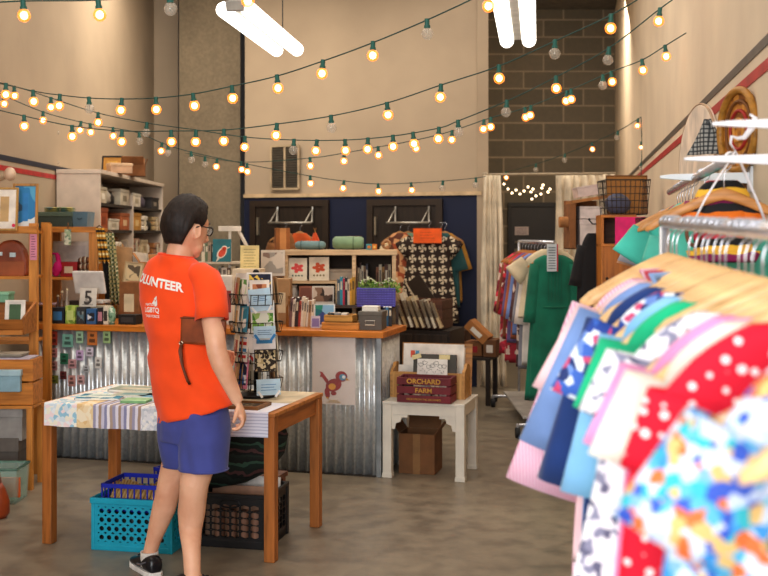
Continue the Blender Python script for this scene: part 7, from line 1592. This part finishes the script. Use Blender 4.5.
# garments folded at the cabinet foot: blue peeking
# ------------------------------------------------------------ rear rack with the green dress
GY = 8.6; G0 = Vector((X(553, GY), GY, 1.56)); G1 = Vector((X(519, 10.4), 10.4, 1.56)); gd = (G1-G0).normalized(); GYAW = math.atan2(gd.y, gd.x)-pi/2
t = thing('rolling_rack', 'rolling clothes rack with a green dress at its front, by the alcove', 'garment rack', (G0.x, G0.y, 0)); rel = G1-G0
g = G(); g.tube([(0, 0, 1.56), (rel.x, rel.y, 1.56)], .014, 12); g.out('rail', CHROME, t, smooth=True)
for k in (.12, 1):
    b = Vector((rel.x*k, rel.y*k, 0)); g = G(); g.tube([b+Vector((0, 0, .09)), b+Vector((0, 0, 1.555))], .012, 10); g.out('upright', CHROME, t, smooth=True)
    g = G(); g.tube([b+Vector((-.26, -.04, .10)), b+Vector((.26, .04, .10))], .014, 10); g.out('foot_bar', CHROME, t, smooth=True)
    for s in (-1, 1):
        g = G(); c_ = b+Vector((s*.25, s*.04, .042)); g.tube([c_-Vector((.018, 0, 0)), c_+Vector((.018, 0, 0))], .042, 18); g.out('caster', plain('17171a'), t, smooth=False)
        g = G(); g.tube([c_, c_+Vector((0, 0, .07))], .012, 8); g.out('caster_stem', CHROME, t)
g = G(); M = Matrix.Translation((rel.x*.12, rel.y*.12, .155)); g.box(-.2, .16, 0, rel.y*.8, -.008, .008, M); g.out('base_shelf', plain('b9b4ae', .4), t)
def grk(s, hl, gl, name, cat, mat, rz=0, **kw):
    p = G0+gd*s; hang(mk_hanger(hl, .2, .10, plain('b5783c')), p, GYAW+rz); 
    return hang(garment(name, gl, cat, mat, **kw), p, GYAW+rz)
def gather(o, p):
    g = G(); g.tube([Vector(q) for q in g.ring((0, 0, -.50), p['wb']*.86, p['t']*1.15, n=40)], .008, 6, closed=True); g.out('waist_band', fabric('0c6a50'), o, smooth=True)
    g = G()
    for x in (-.05, -.025, 0, .025, .05): g.tube([(x, -p['t']-.003, -.14), (x, -p['t']-.005, -.46)], .0035, 5)
    g.out('front_pleats', fabric('0c6a50'), o)
grk(-.02, 'plastic hanger holding the long green dress', 'long emerald green dress with full sleeves at the front of the rolling rack', 'green_dress', 'dress', fabric('0a7056'), L=1.15, sl=.46, sang=5, sh=.165, wb=.16, wh_=.215, slw=.042, flare=1.35, t=.05, rip=.08, k=11, drop=.055, extra=gather, seed=3)
grk(.10, 'wooden hanger holding the cream blouse', 'cream short-sleeved blouse just behind the green dress', 'cream_blouse', 'blouse', fabric('d6c6a8'), L=.55, sl=.15, sang=50, sh=.22, wb=.22, slw=.07, z0=-.05, seed=4, rz=.05)
for i, (c_, nm, lab, L_) in enumerate((('e0d6cc', 'white_shirt', 'off-white shirt behind the cream blouse on the rolling rack', .9), ('8a8a94', 'grey_coat', 'grey coat, third garment from the front of the rolling rack', .95), ('5a3a3a', 'brown_dress', 'maroon-brown dress behind the grey coat', .95), ('7a90c8', 'blue_shirt', 'periwinkle shirt midway on the rolling rack', .7), ('b0603c', 'rust_blouse', 'rust blouse midway on the rolling rack', .75), ('6a5a8a', 'purple_shirt', 'dusty purple shirt towards the back of the rolling rack', .8), ('a82434', 'red_dress', 'crimson dress near the back of the rolling rack', 1.0), ('8a4a2c', 'brown_jacket', 'russet jacket second from the back of the rolling rack', .8), ('b82c40', 'red_robe', 'red figured robe farthest back on the rolling rack', .95))):
    m = fabric(c_) if i not in (2, 6, 8) else blotch([c_, shade(c_, .7), c_, 'd8c0b0', shade(c_, 1.2)], 20, seed=i)
    grk(.22+.17*i, ['second', 'third', 'fourth', 'fifth', 'sixth', 'seventh', 'eighth', 'ninth', 'tenth'][i]+' garment hanger from the green dress on the rolling rack', lab, nm, 'clothing', m, L=L_, sl=.45, sang=6, sh=.19, wb=.19, wh_=.21, slw=.05, seed=20+i, rz=.04*(i % 3))
t = thing('price_tag_sign', 'tall white printed sale tag with a red edge above the green dress', 'sign', (X(551.5, GY-.05), GY-.1, Z(271, GY))); w_, h_ = 11*GY/F, 27*GY/F
g = G(); g.box(-w_/2, w_/2, 0, .003, 0, h_); g.out('tag_card', plain('c9d0d4'), t); g = G(); g.box(w_/2-.01, w_/2, -.001, 0, 0, h_); g.out('red_edge', plain('b82c3c'), t); g = G()
for k in range(9): g.box(-w_/2+.012, w_/2-.02, -.001, 0, .02+k*.02, .027+k*.02)
g.out('printed_lines', plain('6a747c'), t)
